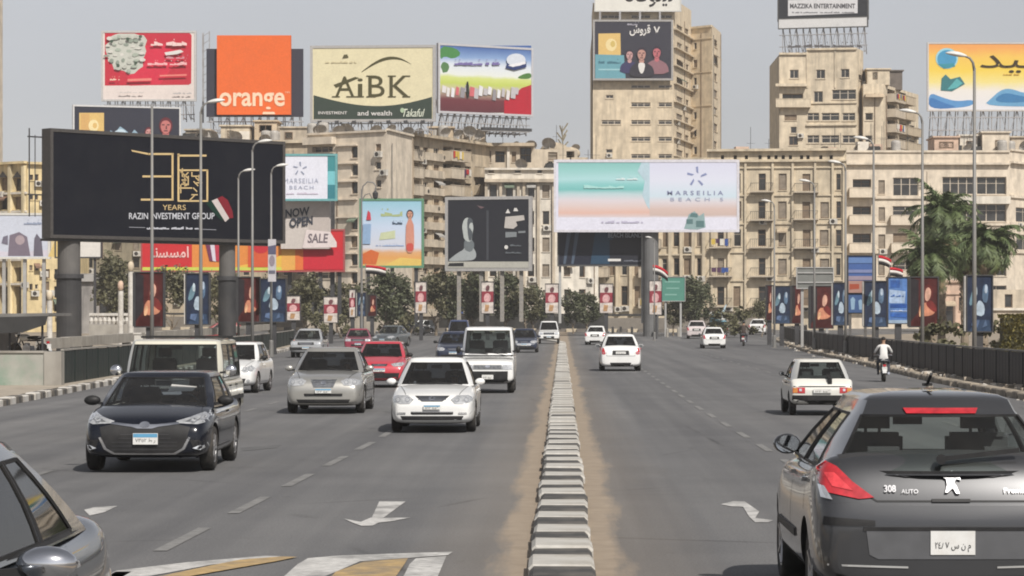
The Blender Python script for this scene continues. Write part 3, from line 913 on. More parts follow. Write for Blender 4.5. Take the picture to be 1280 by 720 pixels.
# ---- right-hand block (wide, with loggias) ---------------------------------
b = Building('apartment_building', 'wide cream apartment block behind the palm trees at the right', P_PALE, [(1058, 330), (1262, 330), (1300, 337)], 16)
mixk = lambda: R.choice(['pane', 'shutter', 'shutterg', 'dark'])
bal = dict(bal=True, bd=1.0, ph=1.0, bw=.5, bz=-.25)
ops = []
for (y0, y1) in ((224, 243), (258, 277), (292, 312), (327, 345), (360, 382)):
    ops.append((1066, y0, 1089, y1, 'loggia', dict(bal, rec=1.0, bw=.4)))
    ops.append((1098, y0 + 1, 1106, y1 - 1, 'shutterg', {}))
    ops.append((1116, y0 - 2 if y0 < 230 else y0, 1148, y1 + 2 if y0 < 230 else y1, 'strip' if y0 < 230 else 'shutter', {} if y0 < 230 else dict(bal, bw=.2)))
    ops.append((1178, y0 - 3, 1219, y1, 'strip', {'rec': .5})); ops.append((1221, y0 - 3, 1258, y1, 'strip', {'rec': .5}))
b.wall(0, 190, ops)
b.wall(1, 190, [(1270, y0, 1290, y1, 'pane') for (y0, y1) in ((226, 243), (260, 277), (294, 312))])
for i in (0, 1):
    b.band(i, 203.5, 206, .55); b.band(i, 245, 248.5, .25); b.band(i, 279, 282, .22); b.band(i, 313, 317, .22); b.band(i, 188, 190.5, .2, name='parapet_cap')
b.pier(0, 1170, 1262, 245.5, 255, .7, P_WHITE, 'balcony_front')
b.shell([190, 190])
RB = b
# rooftop rooms
def roof_room(b, x0, y0, x1, y1, d, dep, m, name='roof_hut', win=()):
    W = Wall((x0, d), (x1, d))
    z1 = W.sz(x0, y0)[1]; z0 = W.sz(x0, y1)[1]
    mb = MB(); a, c = W.a, W.b
    mb.box(a.x, d, z0, c.x, d + dep, z1); mb.box(a.x - .2, d - .25, z1, c.x + .2, d + dep + .2, z1 + .18)
    o = mb.build(name, m, b.root, world=True)
    for (u0, v0, u1, v1) in win:
        p = W.px(u0, v1); q = W.px(u1, v0)
        me, pn, nm, mw, mh = window_mesh('dark', q.x - p.x, q.z - p.z)
        o2 = link('window', me, b.root, b.loc((p.x, d - .06, p.z))); o2.scale = ((q.x - p.x) / mw, 1, (q.z - p.z) / mh)
        link(nm, pn, o2)
    return o
_dish = None
def dish_mesh():
    global _dish
    if _dish is None:
        mb = MB()
        mb.lathe([(.02, 0), (.25, .03), (.45, .11), (.58, .20), (.60, .20), (.45, .09), (.02, -.02)], 14, 'y', (0, 0, 0))
        T = Matrix.Translation((0, 0, .85)) @ Matrix.Rotation(math.radians(38), 4, 'X') @ Matrix.Rotation(PI, 4, 'Z')
        mb.v = [tuple(T @ Vector(v)) for v in mb.v]
        mb.tube([(0, .1, 0), (0, .1, .85)], .04, 6); mb.tube([(0, 0, .5), (0, -.55, 1.15)], .025, 5)
        _dish = mb.mesh('satellite_dish', M_DISH)
    return _dish
_tank = None
def tank_mesh():
    global _tank
    if _tank is None:
        mb = MB(); mb.lathe([(.55, .5), (.6, .6), (.6, 1.7), (.5, 1.9), (.15, 1.98)], 14)
        for a in range(4): mb.box(math.cos(a * PI / 2 + .8) * .45 - .05, math.sin(a * PI / 2 + .8) * .45 - .05, 0, math.cos(a * PI / 2 + .8) * .45 + .05, math.sin(a * PI / 2 + .8) * .45 + .05, .52)
        _tank = mb.mesh('water_tank', M_TANK)
    return _tank
def clutter(b, x0, x1, d, n, dishes=.6):
    for k in range(n):
        px = R.uniform(x0, x1); dd = d + R.uniform(.8, 5)
        X = (px - CX) * dd / F
        if R.random() < dishes: link('satellite_dish', dish_mesh(), b.root, b.loc((X, dd, b.zt - .1)), R.uniform(-.5, .9)).scale = [R.uniform(.9, 1.5)] * 3
        elif R.random() < .5: link('water_tank', tank_mesh(), b.root, b.loc((X, dd, b.zt - .3)), R.uniform(0, 3))
        else:
            mb = MB(); w, h = R.uniform(.8, 2.4), R.uniform(.8, 2.0); mb.box(-w / 2, 0, 0, w / 2, R.uniform(1, 2.5), h)
            link('roof_box', mb.mesh('roof_box', R.choice([P_GREYB, P_WHITE, P_BROWN, P_PINK, M_DARKHEDGE])), b.root, b.loc((X, dd, b.zt - .4)), R.uniform(-.2, .2))
            mb = MB(); mb.tube([(0, 0, 0), (0, 0, R.uniform(2.5, 4.5))], .03, 5); mb.bar((-.5, 0, 2.2), (.5, 0, 2.2), .03)
            link('aerial', mb.mesh('aerial', M_DARKSTEEL), b.root, b.loc((X + 1, dd + .5, b.zt - .3)))
roof_room(b, 1168, 172, 1198, 191, 333, 6, P_PINK, win=[(1174, 177, 1192, 185)])
roof_room(b, 1200, 170, 1222, 191, 335, 6, P_WHITE, win=[(1208, 176, 1218, 186)])
roof_room(b, 1228, 166, 1262, 191, 334, 6, P_PALE, win=[(1244, 175, 1256, 188)])
roof_room(b, 1264, 172, 1300, 191, 338, 5, P_GREYB)
clutter(b, 1070, 1155, 331, 6, .5); clutter(b, 1170, 1290, 331, 12, .6)

# low pinkish shop front with wooden door under the palms
b = Building('low_building', 'low pinkish building with a brown wooden door below the palms', P_PINK, [(1158, 300), (1210, 300)], 6)
b.wall(0, 352, [(1181, 378, 1192, 412, 'shutter'), (1166, 372, 1174, 388, 'dark'), (1198, 372, 1205, 388, 'dark')])
b.band(0, 350, 353, .3); b.band(0, 366, 368, .2); b.pier(0, 1176, 1179, 370, 412, .15); b.pier(0, 1194, 1197, 370, 412, .15); b.shell([352])
b = Building('long_low_building', 'long low pale wall building at the far right behind the palms', P_GREYB, [(1212, 300), (1300, 302)], 6)
b.wall(0, 362, [(1230, 368, 1240, 384, 'shutter'), (1256, 368, 1266, 384, 'dark')]); b.band(0, 385, 388, .3, P_WHITE); b.shell([362])

# ---- classical block --------------------------------------------------------
b = Building('classical_building', 'long classical stone apartment block with balconies behind the beach billboard', P_CLASSIC, [(738, 322), (884, 319), (1058, 317)], 16)
rows = [(217, 238), (252, 273), (287, 308), (323, 344), (358, 382)]
colsR = [(897, 905), (917, 926), (948, 957), (973, 983), (1003, 1013), (1025, 1036), (1045, 1051)]
stone_b = dict(bal=True, bd=1.1, ph=.95, bw=.85, bz=-.1, rail=False, bm=P_GREYB)
rail_b = dict(bal=True, bd=1.1, ph=.95, bw=.85, bz=-.1, rail=True, bm=P_GREYB)
ops = rows_cols(rows, colsR, kinds=['dark', 'shutter', 'dark', 'shutterg', 'shutter', 'shutterg', 'dark'], ex={0: rail_b, 2: rail_b, 4: rail_b})
ops += [(x - 2, 194, x + 2, 199, 'hole', {'rec': .5}) for x in (903, 919, 933, 950, 961, 970, 979, 988, 1002, 1010, 1026, 1039)]
b.wall(1, 188, ops)
colsL = [(745, 752), (760, 768), (777, 784), (793, 800), (810, 817), (828, 834), (842, 849), (855, 863), (871, 876)]
ops = rows_cols(rows, colsL, kinds=['dark', 'shutter', 'dark', 'shutter', 'dark', 'shutter', 'dark', 'shutter', 'dark'], ex={0: stone_b, 4: stone_b})
b.wall(0, 199, ops)
b.band(1, 186, 189, .6); b.band(1, 200.5, 202.5, .45); b.band(1, 209, 210.5, .2)
b.band(0, 198, 201, .5); b.band(0, 206, 208, .3)
for yy in (246.5, 317.5): b.band(0, yy, yy + 2, .3); 
for yy in (243.5, 279, 314.5, 350): b.band(1, yy, yy + 1.6, .18)
for x in (890, 911, 932, 966, 991, 1019, 1041, 1055): b.pier(1, x - 1.2, x + 1.2, 202.6, 395, .28)
for x in (741, 756, 772, 789, 805, 822, 838, 852, 867, 880): b.pier(0, x - 1.6, x + 1.6, 208, 395, .35)
for x in (838, 880): b.pier(0, x - 3.0, x + 3.0, 208, 395, .2)
b.shell([199, 188])
clutter(b, 890, 1050, 319, 6, .5)
CB = b

# ---- tall tower with the two stacked billboards ----------------------------
b = Building('tower_block', 'tall sand coloured tower block carrying two stacked billboards', P_TOWER, [(741, 420), (842, 420), (864, 436), (890, 433), (901, 445)], 14)
trow = [(18, 23), (106, 110), (128, 133.5), (150, 155.5), (171, 176.5), (192.5, 198), (214, 219.5)]
ops = rows_cols(trow, [(752, 776), (789, 813), (823, 840)], kind='strip', skip={(2, 0), (4, 0), (1, 0), (5, 0)})
ops += [(757, 119, 767, 123.5, 'pane'), (757, 186, 766, 191, 'pane')]
b.wall(0, 6, ops)
ops = []
for k in range(9):
    y = 32 + 22.2 * k
    ops.append((846, y, 853, y + 8, 'shutterg', {})); ops.append((857, y + 4, 861, y + 11, 'dark', {}))
b.wall(1, 6, ops)
b.wall(2, 34, [(867, 53 + 21.8 * k, 871, 62 + 21.8 * k, 'dark', {}) for k in range(8)])
b.wall(3, 36, [(892.5, 50 + 21 * k, 896.5, 58 + 21 * k, 'dark', {}) for k in range(8)])
b.band(0, 4, 7, .3); b.band(2, 32.5, 35, .3); b.band(2, 48, 49.2, .12); b.band(2, 90, 91, .1); b.band(2, 132, 133, .1)
for k in range(9): b.band(1, 42 + 22.2 * k, 43.6 + 22.2 * k, .5, name='floor_edge')
b.shell([34, 34, 34, 34])
for w, yt in ((0, 6), (1, 6)):
    pass
mb = MB()   # closing the tall front part behind its facade
W0, W1 = b.walls[0], b.walls[1]
zt = H - (6 - HY) * 420 / F
mb.quad((W0.a.x, 420, -.5), (W0.a.x, 436, -.5), (W0.a.x, 436, zt), (W0.a.x, 420, zt))
mb.quad((W0.a.x, 436, -.5), (W1.b.x, 436.02, -.5), (W1.b.x, 436.02, zt), (W0.a.x, 436, zt))
mb.poly([(W0.a.x, 420, zt - .3), (W0.b.x, 420, zt - .3), (W1.b.x, 436, zt - .3), (W0.a.x, 436, zt - .3)])
mb.build('upper_block', P_TOWER, b.root, world=True)
TB = b

# ---- second tower -----------------------------------------------------------
b = Building('stepped_tower', 'cream apartment tower with stepped roof under the black and white roof sign', P_CREAM, [(974, 385), (1008, 385), (1071, 384), (1079, 388)], 15)
b.wall(0, 68, [(987, 87, 998, 98, 'pane'), (978, 117, 1004, 131, 'loggia', dict(bal, bw=.9, bm=P_CREAM)), (981, 143, 996, 150, 'dark'), (988, 158, 996, 166, 'pane'), (986, 170, 997, 182, 'shutterg'), (980, 200, 994, 214, 'pane')])
b.wall(1, 62, [(1020, 87, 1031, 98, 'pane'), (1051, 86, 1062, 97, 'pane'), (1017, 114, 1029, 128, 'pane'), (1040, 112, 1070, 124.5, 'strip')] +
       [(x0, y, x1, y + 10, 'strip') for y in (141, 169, 197, 225) for x0, x1 in ((1009, 1024), (1027, 1049), (1053, 1069))])
b.wall(2, 62, [(1073, 93, 1077, 100, 'dark')])
b.band(0, 66, 68.5, .3); b.band(1, 60, 62.5, .3); b.band(0, 105, 108.5, .9, x0=969, x1=1008); b.band(0, 133, 135, .4); b.band(1, 155, 157, .3); b.band(1, 128, 129.5, .2)
for x in (1009, 1044): b.pier(1, x - .8, x + .8, 62, 110, .12)
b.shell([68, 62, 62])
T2 = b
b = Building('lower_tower_wing', 'right wing of the stepped cream tower, with messy stacked balconies', P_CREAM, [(1079, 384), (1104, 384), (1148, 402)], 10)
b.wall(0, 105, [(1081, 141, 1091, 150, 'pane'), (1081, 169, 1090, 179, 'pane'), (1083, 197, 1092, 207, 'pane'), (1083, 118, 1098, 128, 'shutterg')])
ops = []
for k in range(6):
    y = 112 + 19 * k
    ops.append((1109, y, 1119, y + 12, 'loggia', dict(bal, rec=1.0, bw=.4, bm=P_GREYB, bd=1.4, wash=k % 2 == 0)))
    ops.append((1124, y + 4 , 1133, y + 15, 'loggia', dict(bal, rec=1.0, bw=.4, bm=P_BROWN, bd=1.3)))
    if k > 1: ops.append((1137, y + 7, 1143, y + 17, 'dark', dict(bal, bw=.3, bm=P_BROWN)))
b.wall(1, 112, ops)
b.shell([105, 112]); b.band(0, 118, 122, 1.2, P_TAN, 1081, 1104)
roof_room(b, 1084, 87, 1112, 106, 385, 7, P_CREAM, win=[(1091, 90, 1097, 99)])
roof_room(b, 1112, 89, 1128, 112, 390, 6, mat('dark_hut', (.13, .11, .095), .9, var=.3, scale=1))
clutter(b, 1083, 1110, 386, 3, .6)

# ---- middle block with terrace ---------------------------------------------
b = Building('terraced_building', 'beige block with a white colonnaded top floor behind the dark portrait billboard', P_WHITE, [(606, 312), (697, 312), (748, 316)], 14)
rows2 = [(231, 247), (264, 281), (297, 314), (330, 346), (362, 382)]
cols2 = [(612, 621), (632, 641), (660, 668), (678, 687)]
ops = rows_cols(rows2, cols2, kinds=['dark', 'shutterg', 'dark', 'shutterg'], ex={3: {}})
b.wall(0, 212, ops + [(643, 207, 651, 216, 'dark'), (611, 209, 617, 216, 'dark'), (672, 209, 677, 216, 'dark')])
b.wall(1, 212, rows_cols(rows2, [(705, 713), (724, 732)], kind='dark'))
b.band(0, 224, 228, .8, P_GREYB); b.band(0, 210, 212.5, .4); b.band(1, 224, 228, .6, P_GREYB)
for x in (608, 626, 648, 655, 673, 692): b.pier(0, x - 1.5, x + 1.5, 228.2, 395, .35, P_GREYB)
b.shell([212, 212])
clutter(b, 610, 740, 313, 7, .5)
b2 = Building('penthouse', 'set-back beige top storey with domes and dishes behind the middle block', P_GREYB, [(598, 322), (668, 322), (722, 324)], 10)
b2.wall(0, 181, [(604, 189, 614, 203, 'dark'), (619, 189, 631, 203, 'loggia'), (650, 184, 664, 203, 'loggia'), (640, 190, 645, 203, 'shutter')])
b2.wall(1, 187, [(708, 189, 718, 197, 'loggia'), (685, 190, 697, 200, 'shutterg')])
b2.band(0, 179, 183, .9, P_BROWN); b2.pier(0, 634, 637, 183, 212, .3, P_WHITE); b2.shell([187, 187])
mb = MB()
for px, py, r in ((693, 189, 1.35), (712, 192, 1.0)):
    p = at(px, py, 327); mb.ball((p.x, p.y, p.z), (r * 1.3, r, r * .8), 16, 10)
mb.build('roof_dome', P_BROWN, b2.root, world=True, smooth=True)
mb = MB(); p = at(703, 180, 330); mb.tube([(p.x, p.y, p.z - 3), (p.x, p.y, p.z + 2.2)], .05, 5); [mb.bar((p.x, p.y, p.z - .5 + k * .25), (p.x + math.cos(k * 2.4) * .7, p.y + .2, p.z + .3 + k * .28), .06, .16) for k in range(9)]
mb.build('roof_plant', mat('dry_plant', (.20, .17, .11), .9, var=.3, scale=3), b2.root, world=True)
clutter(b2, 600, 720, 323, 9, .7)

# ---- oblique balcony wing left of it ----------------------------------------
b = Building('balcony_block', 'brown beige block with stacked balconies between the pale corner block and the white floor', P_BROWN, [(513, 303), (612, 322)], 14)
ops = []
for k in range(10):
    y = 182 + 21.6 * k
    ops += [(514.5, y, 524, y + 14, 'loggia', dict(bal, rec=1.3, bw=.2, bm=P_GREYB, bd=.5)),
            (529, y + 2, 535, y + 10, 'dark', {}), (542, y + 2, 549, y + 10, 'shutter', {}),
            (554, y + 1, 566, y + 15, 'loggia', dict(bal, rec=1.0, bw=.3, bd=1.3, bm=P_GREYB, wash=k % 3 == 0)),
            (568, y + 3, 576, y + 16, 'loggia', dict(bal, rec=1.0, bw=.2, bd=1.2, bm=P_BROWN)),
            (582, y + 4, 589, y + 12, 'dark', {}), (594, y + 5, 603, y + 14, 'dark', dict(bal, bw=.3, bd=.8))]
b.wall(0, 172, ops)
b.band(0, 173.5, 177, .9, P_BROWN); b.shell([172])
for k in range(10):
    b.pier(0, 538 - 11, 538 + 14, 191.5 + 21.6 * k, 201 + 21.6 * k, .45, P_GREYB, 'spandrel')
clutter(b, 516, 606, 312, 9, .6)
roof_room(b, 536, 160, 566, 175, 316, 6, P_TAN); roof_room(b, 574, 163, 606, 177, 320, 5, P_GREYB, win=[(580, 167, 587, 174)])

# ---- pale corner block ------------------------------------------------------
b = Building('corner_block', 'pale beige corner block below the cream bank billboard', P_PALE, [(384, 296), (483, 290), (515, 300)], 14)
ops = []
for k in range(9):
    y = 183 + 22.5 * k
    ops += [(439, y, 447, y + 14, 'dark', {}), (469.5, y - 3, 476, y + 6, 'pane', {}), (390, y, 416, y + 8, 'strip', {'rec': .6})]
b.wall(0, 166, ops); b.wall(1, 166, [])
for k in range(9): b.band(0, 181 + 22.5 * k, 182.6 + 22.5 * k, .3, x0=421, x1=447, name='floor_edge')
b.band(0, 164.5, 167, .25); b.band(1, 164.5, 167, .25); b.pier(0, 384, 420, 172, 181, .8)
b.walls[1]; b.shell([166, 166], side_m=P_TAN)
clutter(b, 388, 510, 297, 10, .5)
# tan paint on the narrow right face
CBL = b

# ---- rooftops behind the black billboard ------------------------------------
b = Building('rooftop_block', 'brown block with cluttered roof behind the large black billboard', P_BROWN, [(176, 330), (392, 326)], 14)
ops = []
for y in (196, 222, 248, 275, 302, 330, 360):
    for x in range(184, 386, 17): ops.append((x, y, x + 9, y + 14, mixk(), {}))
b.wall(0, 178, ops); b.band(0, 176.5, 180, .5, P_CREAM); b.shell([178])
roof_room(b, 232, 163, 262, 180, 331, 6, P_GREYB, win=[(238, 166, 246, 175)]); roof_room(b, 276, 158, 312, 180, 333, 6, P_CREAM, win=[(284, 163, 292, 172)])
roof_room(b, 318, 152, 346, 180, 334, 5, P_TAN, win=[(324, 156, 340, 165)]); roof_room(b, 350, 160, 386, 180, 332, 5, P_GREYB, win=[(356, 165, 366, 174)])
clutter(b, 225, 388, 329, 18, .65)

# ---- yellow block at far left ------------------------------------------------
b = Building('yellow_building', 'yellow block with arched windows at the left edge', P_YELLOW, [(-30, 305), (34, 300), (82, 302)], 12)
b.wall(0, 205, [(x, y0, x + 12, y1, 'dark', dict(rec=.7)) for x in (-20, -2, 16) for (y0, y1) in ((222, 239), (246, 262))] +
       [(x, y0, x + w, y1, 'loggia', dict(rec=1.0)) for x, w in ((-22, 14), (-3, 15), (17, 12)) for (y0, y1) in ((334, 352), (358, 392))])
b.wall(1, 205, [(x, y, x + 4, y + 7, 'dark', {}) for x in (37, 44, 52) for y in (218, 243, 331, 355)] + [(52, y, 62, y + 12, 'shutter', {}) for y in (336, 352, 370)] + [(68, y, 76, y + 14, 'dark', {}) for y in (215, 240, 336, 358, 376)])
# pointed arch heads over the top windows
W = b.walls[0]
mb = MB()
for x in (-20, -2, 16):
    A = [W.px(x, 222, .06), W.px(x + 6, 214, .06), W.px(x + 12, 222, .06)]
    mb.poly(A, 0)
mb.build('arch_head', M_DARK, b.root, world=True)
for yy in (241, 264, 324, 354): b.band(0, yy, yy + 2.6, .3, P_WHITE)
for x in (-6, 14, 31): b.pier(0, x - 1.4, x + 1.4, 207, 395, .35, plaster('pale_yellow_plaster', (0.66, 0.56, 0.36)))
b.band(0, 203, 206, .5); b.band(1, 203, 206, .5); b.shell([205, 205])
b = Building('edge_tower', 'tall pale tower cut off by the left edge of the photo', P_PALE, [(-50, 380), (-15, 380)], 10)
b.wall(0, -40, [(-34, 20 + 24 * k, -26, 32 + 24 * k, 'dark', {}) for k in range(9)]); b.shell([-40])
# grey shop block behind the big pillar
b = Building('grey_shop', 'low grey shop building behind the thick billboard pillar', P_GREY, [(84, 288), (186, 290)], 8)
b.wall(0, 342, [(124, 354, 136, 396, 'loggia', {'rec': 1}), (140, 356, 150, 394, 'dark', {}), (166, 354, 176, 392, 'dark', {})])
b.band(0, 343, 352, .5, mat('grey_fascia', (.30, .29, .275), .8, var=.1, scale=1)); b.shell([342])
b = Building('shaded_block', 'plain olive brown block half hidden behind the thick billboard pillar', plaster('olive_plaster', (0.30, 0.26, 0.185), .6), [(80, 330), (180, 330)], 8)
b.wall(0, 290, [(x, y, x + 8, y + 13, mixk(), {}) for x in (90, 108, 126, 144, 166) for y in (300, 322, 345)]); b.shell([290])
# ============================================================ BILLBOARDS, SIGNS, LAMPS
M_PANELBACK = mat('billboard_back_steel', (0.25, 0.25, 0.25), .6, metal=.2, var=.15, scale=1)
M_SCAF = mat('scaffold_steel', (0.33, 0.33, 0.34), .6, metal=.2, var=.2, scale=1.5, dirt=(.16, .12, .09), dirt_amt=.5, dirt_scale=.8)

class Poster:
    """a printed panel on a wall plane; the print is laid out in photo columns/rows of that panel"""
    def __init__(s, name, label, cat, a, b, ytop, ybot, colour, group=None, thick=.35, frame=None, fw=.18, border=0.0, base=True, ztop_tilt=None):
        s.W = W = Wall(a, b)
        s.k = 0
        x0, x1 = a[0], b[0]
        mid = W.pt(W.L / 2, 0)
        zb = H - (ybot - HY) * (a[1] + b[1]) / 2 / F; zt = H - (ytop - HY) * (a[1] + b[1]) / 2 / F
        s.zb, s.zt = zb, zt
        s.root = thing(name, label, cat, (mid.x, mid.y, zb), 0, group)
        A = Matrix.Translation(W.pt(0, 0)) @ Matrix.Rotation(W.ang, 4, 'Z')
        s.A = A
        if base:
            mb = MB(); mb.box(0, .004, zb, W.L, thick, zt, M=A); mb.build('panel', [colour], s.root, world=True)
        if frame is not None:
            for (u0, v0, u1, v1) in ((-fw, zb - fw, W.L + fw, zb), (-fw, zt, W.L + fw, zt + fw), (-fw, zb, 0, zt), (W.L, zb, W.L + fw, zt)):
                mb = MB(); mb.box(u0, -.06, v0, u1, thick + .05, v1, M=A); mb.build('frame', frame, s.root, world=True)
        s.thick = thick
        s.step = .004 + a[1] * 1.2e-5
    def lay(s): s.k += 1; return s.step * s.k
    def P(s, px, py, o): return s.W.px(px, py, o)
    def poly(s, pts, m, name='print', sub=0):
        if name in ('portrait', 'wave', 'tree_print', 'city_print', 'bottle_print'):
            for _ in range(1 if abs(pts[0][0] - pts[1][0]) + abs(pts[0][1] - pts[1][1]) < 14 else 2):      # rounded outlines
                pts = [q for a, b in zip(pts, list(pts[1:]) + [pts[0]]) for q in ((a[0] * .75 + b[0] * .25, a[1] * .75 + b[1] * .25), (a[0] * .25 + b[0] * .75, a[1] * .25 + b[1] * .75))]
        o = s.lay(); mb = MB(); mb.poly([s.P(x, y, o) for x, y in pts]); return mb.build(name, m, s.root, world=True)
    def rect(s, x0, y0, x1, y1, m, name='print'):
        return s.poly([(x0, y1), (x1, y1), (x1, y0), (x0, y0)], m, name)
    def shapes(s, lst, m, name='print'):
        """several outlines that read as one printed motif"""
        o = s.lay(); mb = MB()
        for pts in lst: mb.poly([s.P(x, y, o) for x, y in pts])
        return mb.build(name, m, s.root, world=True)
    def ellipse(s, cx, cy, rx, ry, m, name='print', n=20, a0=0, wob=0):
        return s.poly([(cx + rx * (1 + wob * R.uniform(-1, 1)) * math.cos(2 * PI * i / n + a0), cy + ry * (1 + wob * R.uniform(-1, 1)) * math.sin(2 * PI * i / n + a0)) for i in range(n)], m, name)
    def text(s, body, x0, y0, x1, y1, m, bold=0.0, name='lettering', slant=0.0, spacing=1.0, rot=0.0):
        vs, fs, _ = text_shape(body, bold, spacing)
        o = s.lay(); mb = MB(); w, h = x1 - x0, y1 - y0
        for (u, v) in vs:
            px = x0 + u * w + slant * (v - .5) * h; py = y1 - v * h + rot * (u - .5) * w
            mb.v.append(tuple(s.P(px, py, o)))
        for f in fs: mb.f.append(f); mb.m.append(0)
        return mb.build(name, m, s.root, world=True, recalc=False)
    def scribble(s, x0, y0, x1, y1, m, name='lettering', seed=1, dots=True):
        """a line of small lettering that is too far away to read in the photo"""
        r = random.Random(seed); o = s.lay(); mb = MB(); x = x0; h = y1 - y0
        while x < x1:
            w = r.uniform(.5, 1.5) * h * .8
            if r.random() < .15: x += h * .6; continue
            hh = h * r.uniform(.45, 1.0)
            q = [(x, y1 - hh * r.uniform(0, .2)), (min(x + w, x1), y1 - hh * r.uniform(0, .2)), (min(x + w, x1), y1 - hh * r.uniform(.5, 1)), (x, y1 - hh * r.uniform(.6, 1.0))]
            mb.poly([s.P(a, b, o) for a, b in q])
            if dots and r.random() < .5:
                mb.poly([s.P(a, b, o) for a, b in ((x + w * .3, y0 - h * .05), (x + w * .5, y0 - h * .05), (x + w * .5, y0 - h * .3), (x + w * .3, y0 - h * .3))])
            x += w * 1.02
        if mb.f:
            q = mb.build(name, m, s.root, world=True); q['kind'] = 'stuff'; return q
    def scaffold(s, ybase, n=8, deep=3.0, mid=2, m=None, bars=.11):
        """lattice of posts, rails and raking struts that carries the panel on a roof"""
        m = m or M_SCAF; W = s.W; D = (W.a.y + W.b.y) / 2
        z0 = H - (ybase - HY) * D / F
        for i in range(n):
            t = W.L * (i + .5) / n
            mb = MB()
            mb.bar(W.pt(t, z0, -s.thick - .1), W.pt(t, s.zt - .3, -s.thick - .1), bars)
            mb.bar(W.pt(t, z0, -s.thick - deep), W.pt(t, s.zb + (s.zt - s.zb) * .55, -s.thick - .1), bars)
            mb.bar(W.pt(t, z0 + .3, -s.thick - .1), W.pt(t, z0 + .3, -s.thick - deep), bars)
            mb.build('strut', m, s.root, world=True)
        for j in range(mid):
            mb = MB(); z = z0 + (s.zb - z0) * (j + .6) / (mid + .2)
            mb.bar(W.pt(0, z, -s.thick - .02), W.pt(W.L, z, -s.thick - .02), bars * 1.1)
            mb.build('rail', m, s.root, world=True)
        mb = MB()
        for i in range(n - 1):
            t0, t1 = W.L * (i + .5) / n, W.L * (i + 1.5) / n
            z1 = s.zb
            mb.bar(W.pt(t0, z0 if i % 2 else z1, -s.thick - .15), W.pt(t1, z1 if i % 2 else z0, -s.thick - .15), bars * .7)
        mb.build('lattice', m, s.root, world=True)
    def floodlights(s, n=5, y=None, out=1.5, up=True):
        W = s.W
        for i in range(n):
            t = W.L * (i + .5) / n; z = (s.zt + .1) if up else (s.zb - .1)
            mb = MB(); mb.bar(W.pt(t, z, .0), W.pt(t, z + (.3 if up else -.3), out), .06)
            p = W.pt(t, z + (.3 if up else -.3), out); mb.box(p.x - .22, p.y - .12, p.z - .15, p.x + .22, p.y + .14, p.z + .15)
            mb.build('floodlight', M_DARKSTEEL, s.root, world=True)

W_ = ink(232, 230, 226); BLK = ink(28, 30, 36); 
def portrait(p, cx, cy, s, skin, hair, cloth, back=None, body=True, shade=ink(84, 50, 52)):
    """a printed head and shoulders: s = head height in photo pixels"""
    if body:
        p.poly([(cx - s * 1.05, cy + s * 1.9), (cx - s * .95, cy + s * 1.05), (cx - s * .55, cy + s * .75), (cx - s * .2, cy + s * .62), (cx + s * .2, cy + s * .62), (cx + s * .55, cy + s * .78), (cx + s * .98, cy + s * 1.1), (cx + s * 1.1, cy + s * 1.9)], cloth, 'portrait')
    p.poly([(cx - s * .2, cy + .2 * s), (cx + s * .2, cy + .2 * s), (cx + s * .22, cy + s * .72), (cx, cy + s * .85), (cx - s * .22, cy + s * .72)], skin, 'portrait')
    p.ellipse(cx, cy - s * .04, s * .44, s * .56, hair, 'portrait')
    p.poly([(cx - s * .33, cy - s * .15), (cx - s * .2, cy - s * .36), (cx + s * .1, cy - s * .40), (cx + s * .33, cy - s * .2), (cx + s * .33, cy + s * .12), (cx + s * .2, cy + s * .42), (cx, cy + s * .52), (cx - s * .2, cy + s * .42), (cx - s * .34, cy + s * .1)], skin, 'portrait')
    if shade:
        p.shapes([[(cx - s * .25, cy - s * .06), (cx - s * .08, cy - s * .06), (cx - s * .08, cy - s * .14), (cx - s * .25, cy - s * .14)], [(cx + s * .08, cy - s * .06), (cx + s * .25, cy - s * .06), (cx + s * .25, cy - s * .14), (cx + s * .08, cy - s * .14)],
                  [(cx - s * .14, cy + s * .33), (cx + s * .14, cy + s * .33), (cx + s * .12, cy + s * .26), (cx - s * .12, cy + s * .26)], [(cx - .02 * s, cy + .18 * s), (cx + .09 * s, cy + .18 * s), (cx + .05 * s, cy - .05 * s), (cx + .01 * s, cy - .05 * s)]], shade, 'portrait')

# 1 ---- the big black board on two pillars -----------------------------------
D1, D2 = 160, 172
p = Poster('billboard', 'very large black billboard with gold number thirty and a small flag, on pillars', 'billboard', (66, D1), (353, D2), 173, 297, ink(16, 19, 30), thick=.8, frame=mat('billboard_edge', (.05, .045, .042), .6, var=.2), fw=.2)
GOLD = ink(214, 188, 138); 
bars = []
def hb(x0, x1, y, t=2.4): bars.append([(x0, y + t / 2), (x1, y + t / 2), (x1, y - t / 2), (x0, y - t / 2)])
def vb(x, y0, y1, t=2.4): bars.append([(x - t / 2, y1), (x + t / 2, y1), (x + t / 2, y0), (x - t / 2, y0)])
hb(185, 217, 192.5); hb(178, 216, 220.5); hb(176, 217, 249.5); vb(215.6, 191.5, 250.5); vb(223.0, 192, 251.5)
bars.append([(164, 187.3), (186, 191.4), (186, 193.8), (165, 189.3)])
hb(222, 258, 194.5)
p.shapes(bars, GOLD, 'gold_number')
bars = []
hb(222, 260, 212.8, 2); vb(259, 212, 252, 2.2); hb(222, 260, 251.2, 2); hb(223, 240, 235, 1.6); vb(251, 213, 251, 1.4)
r = random.Random(4)
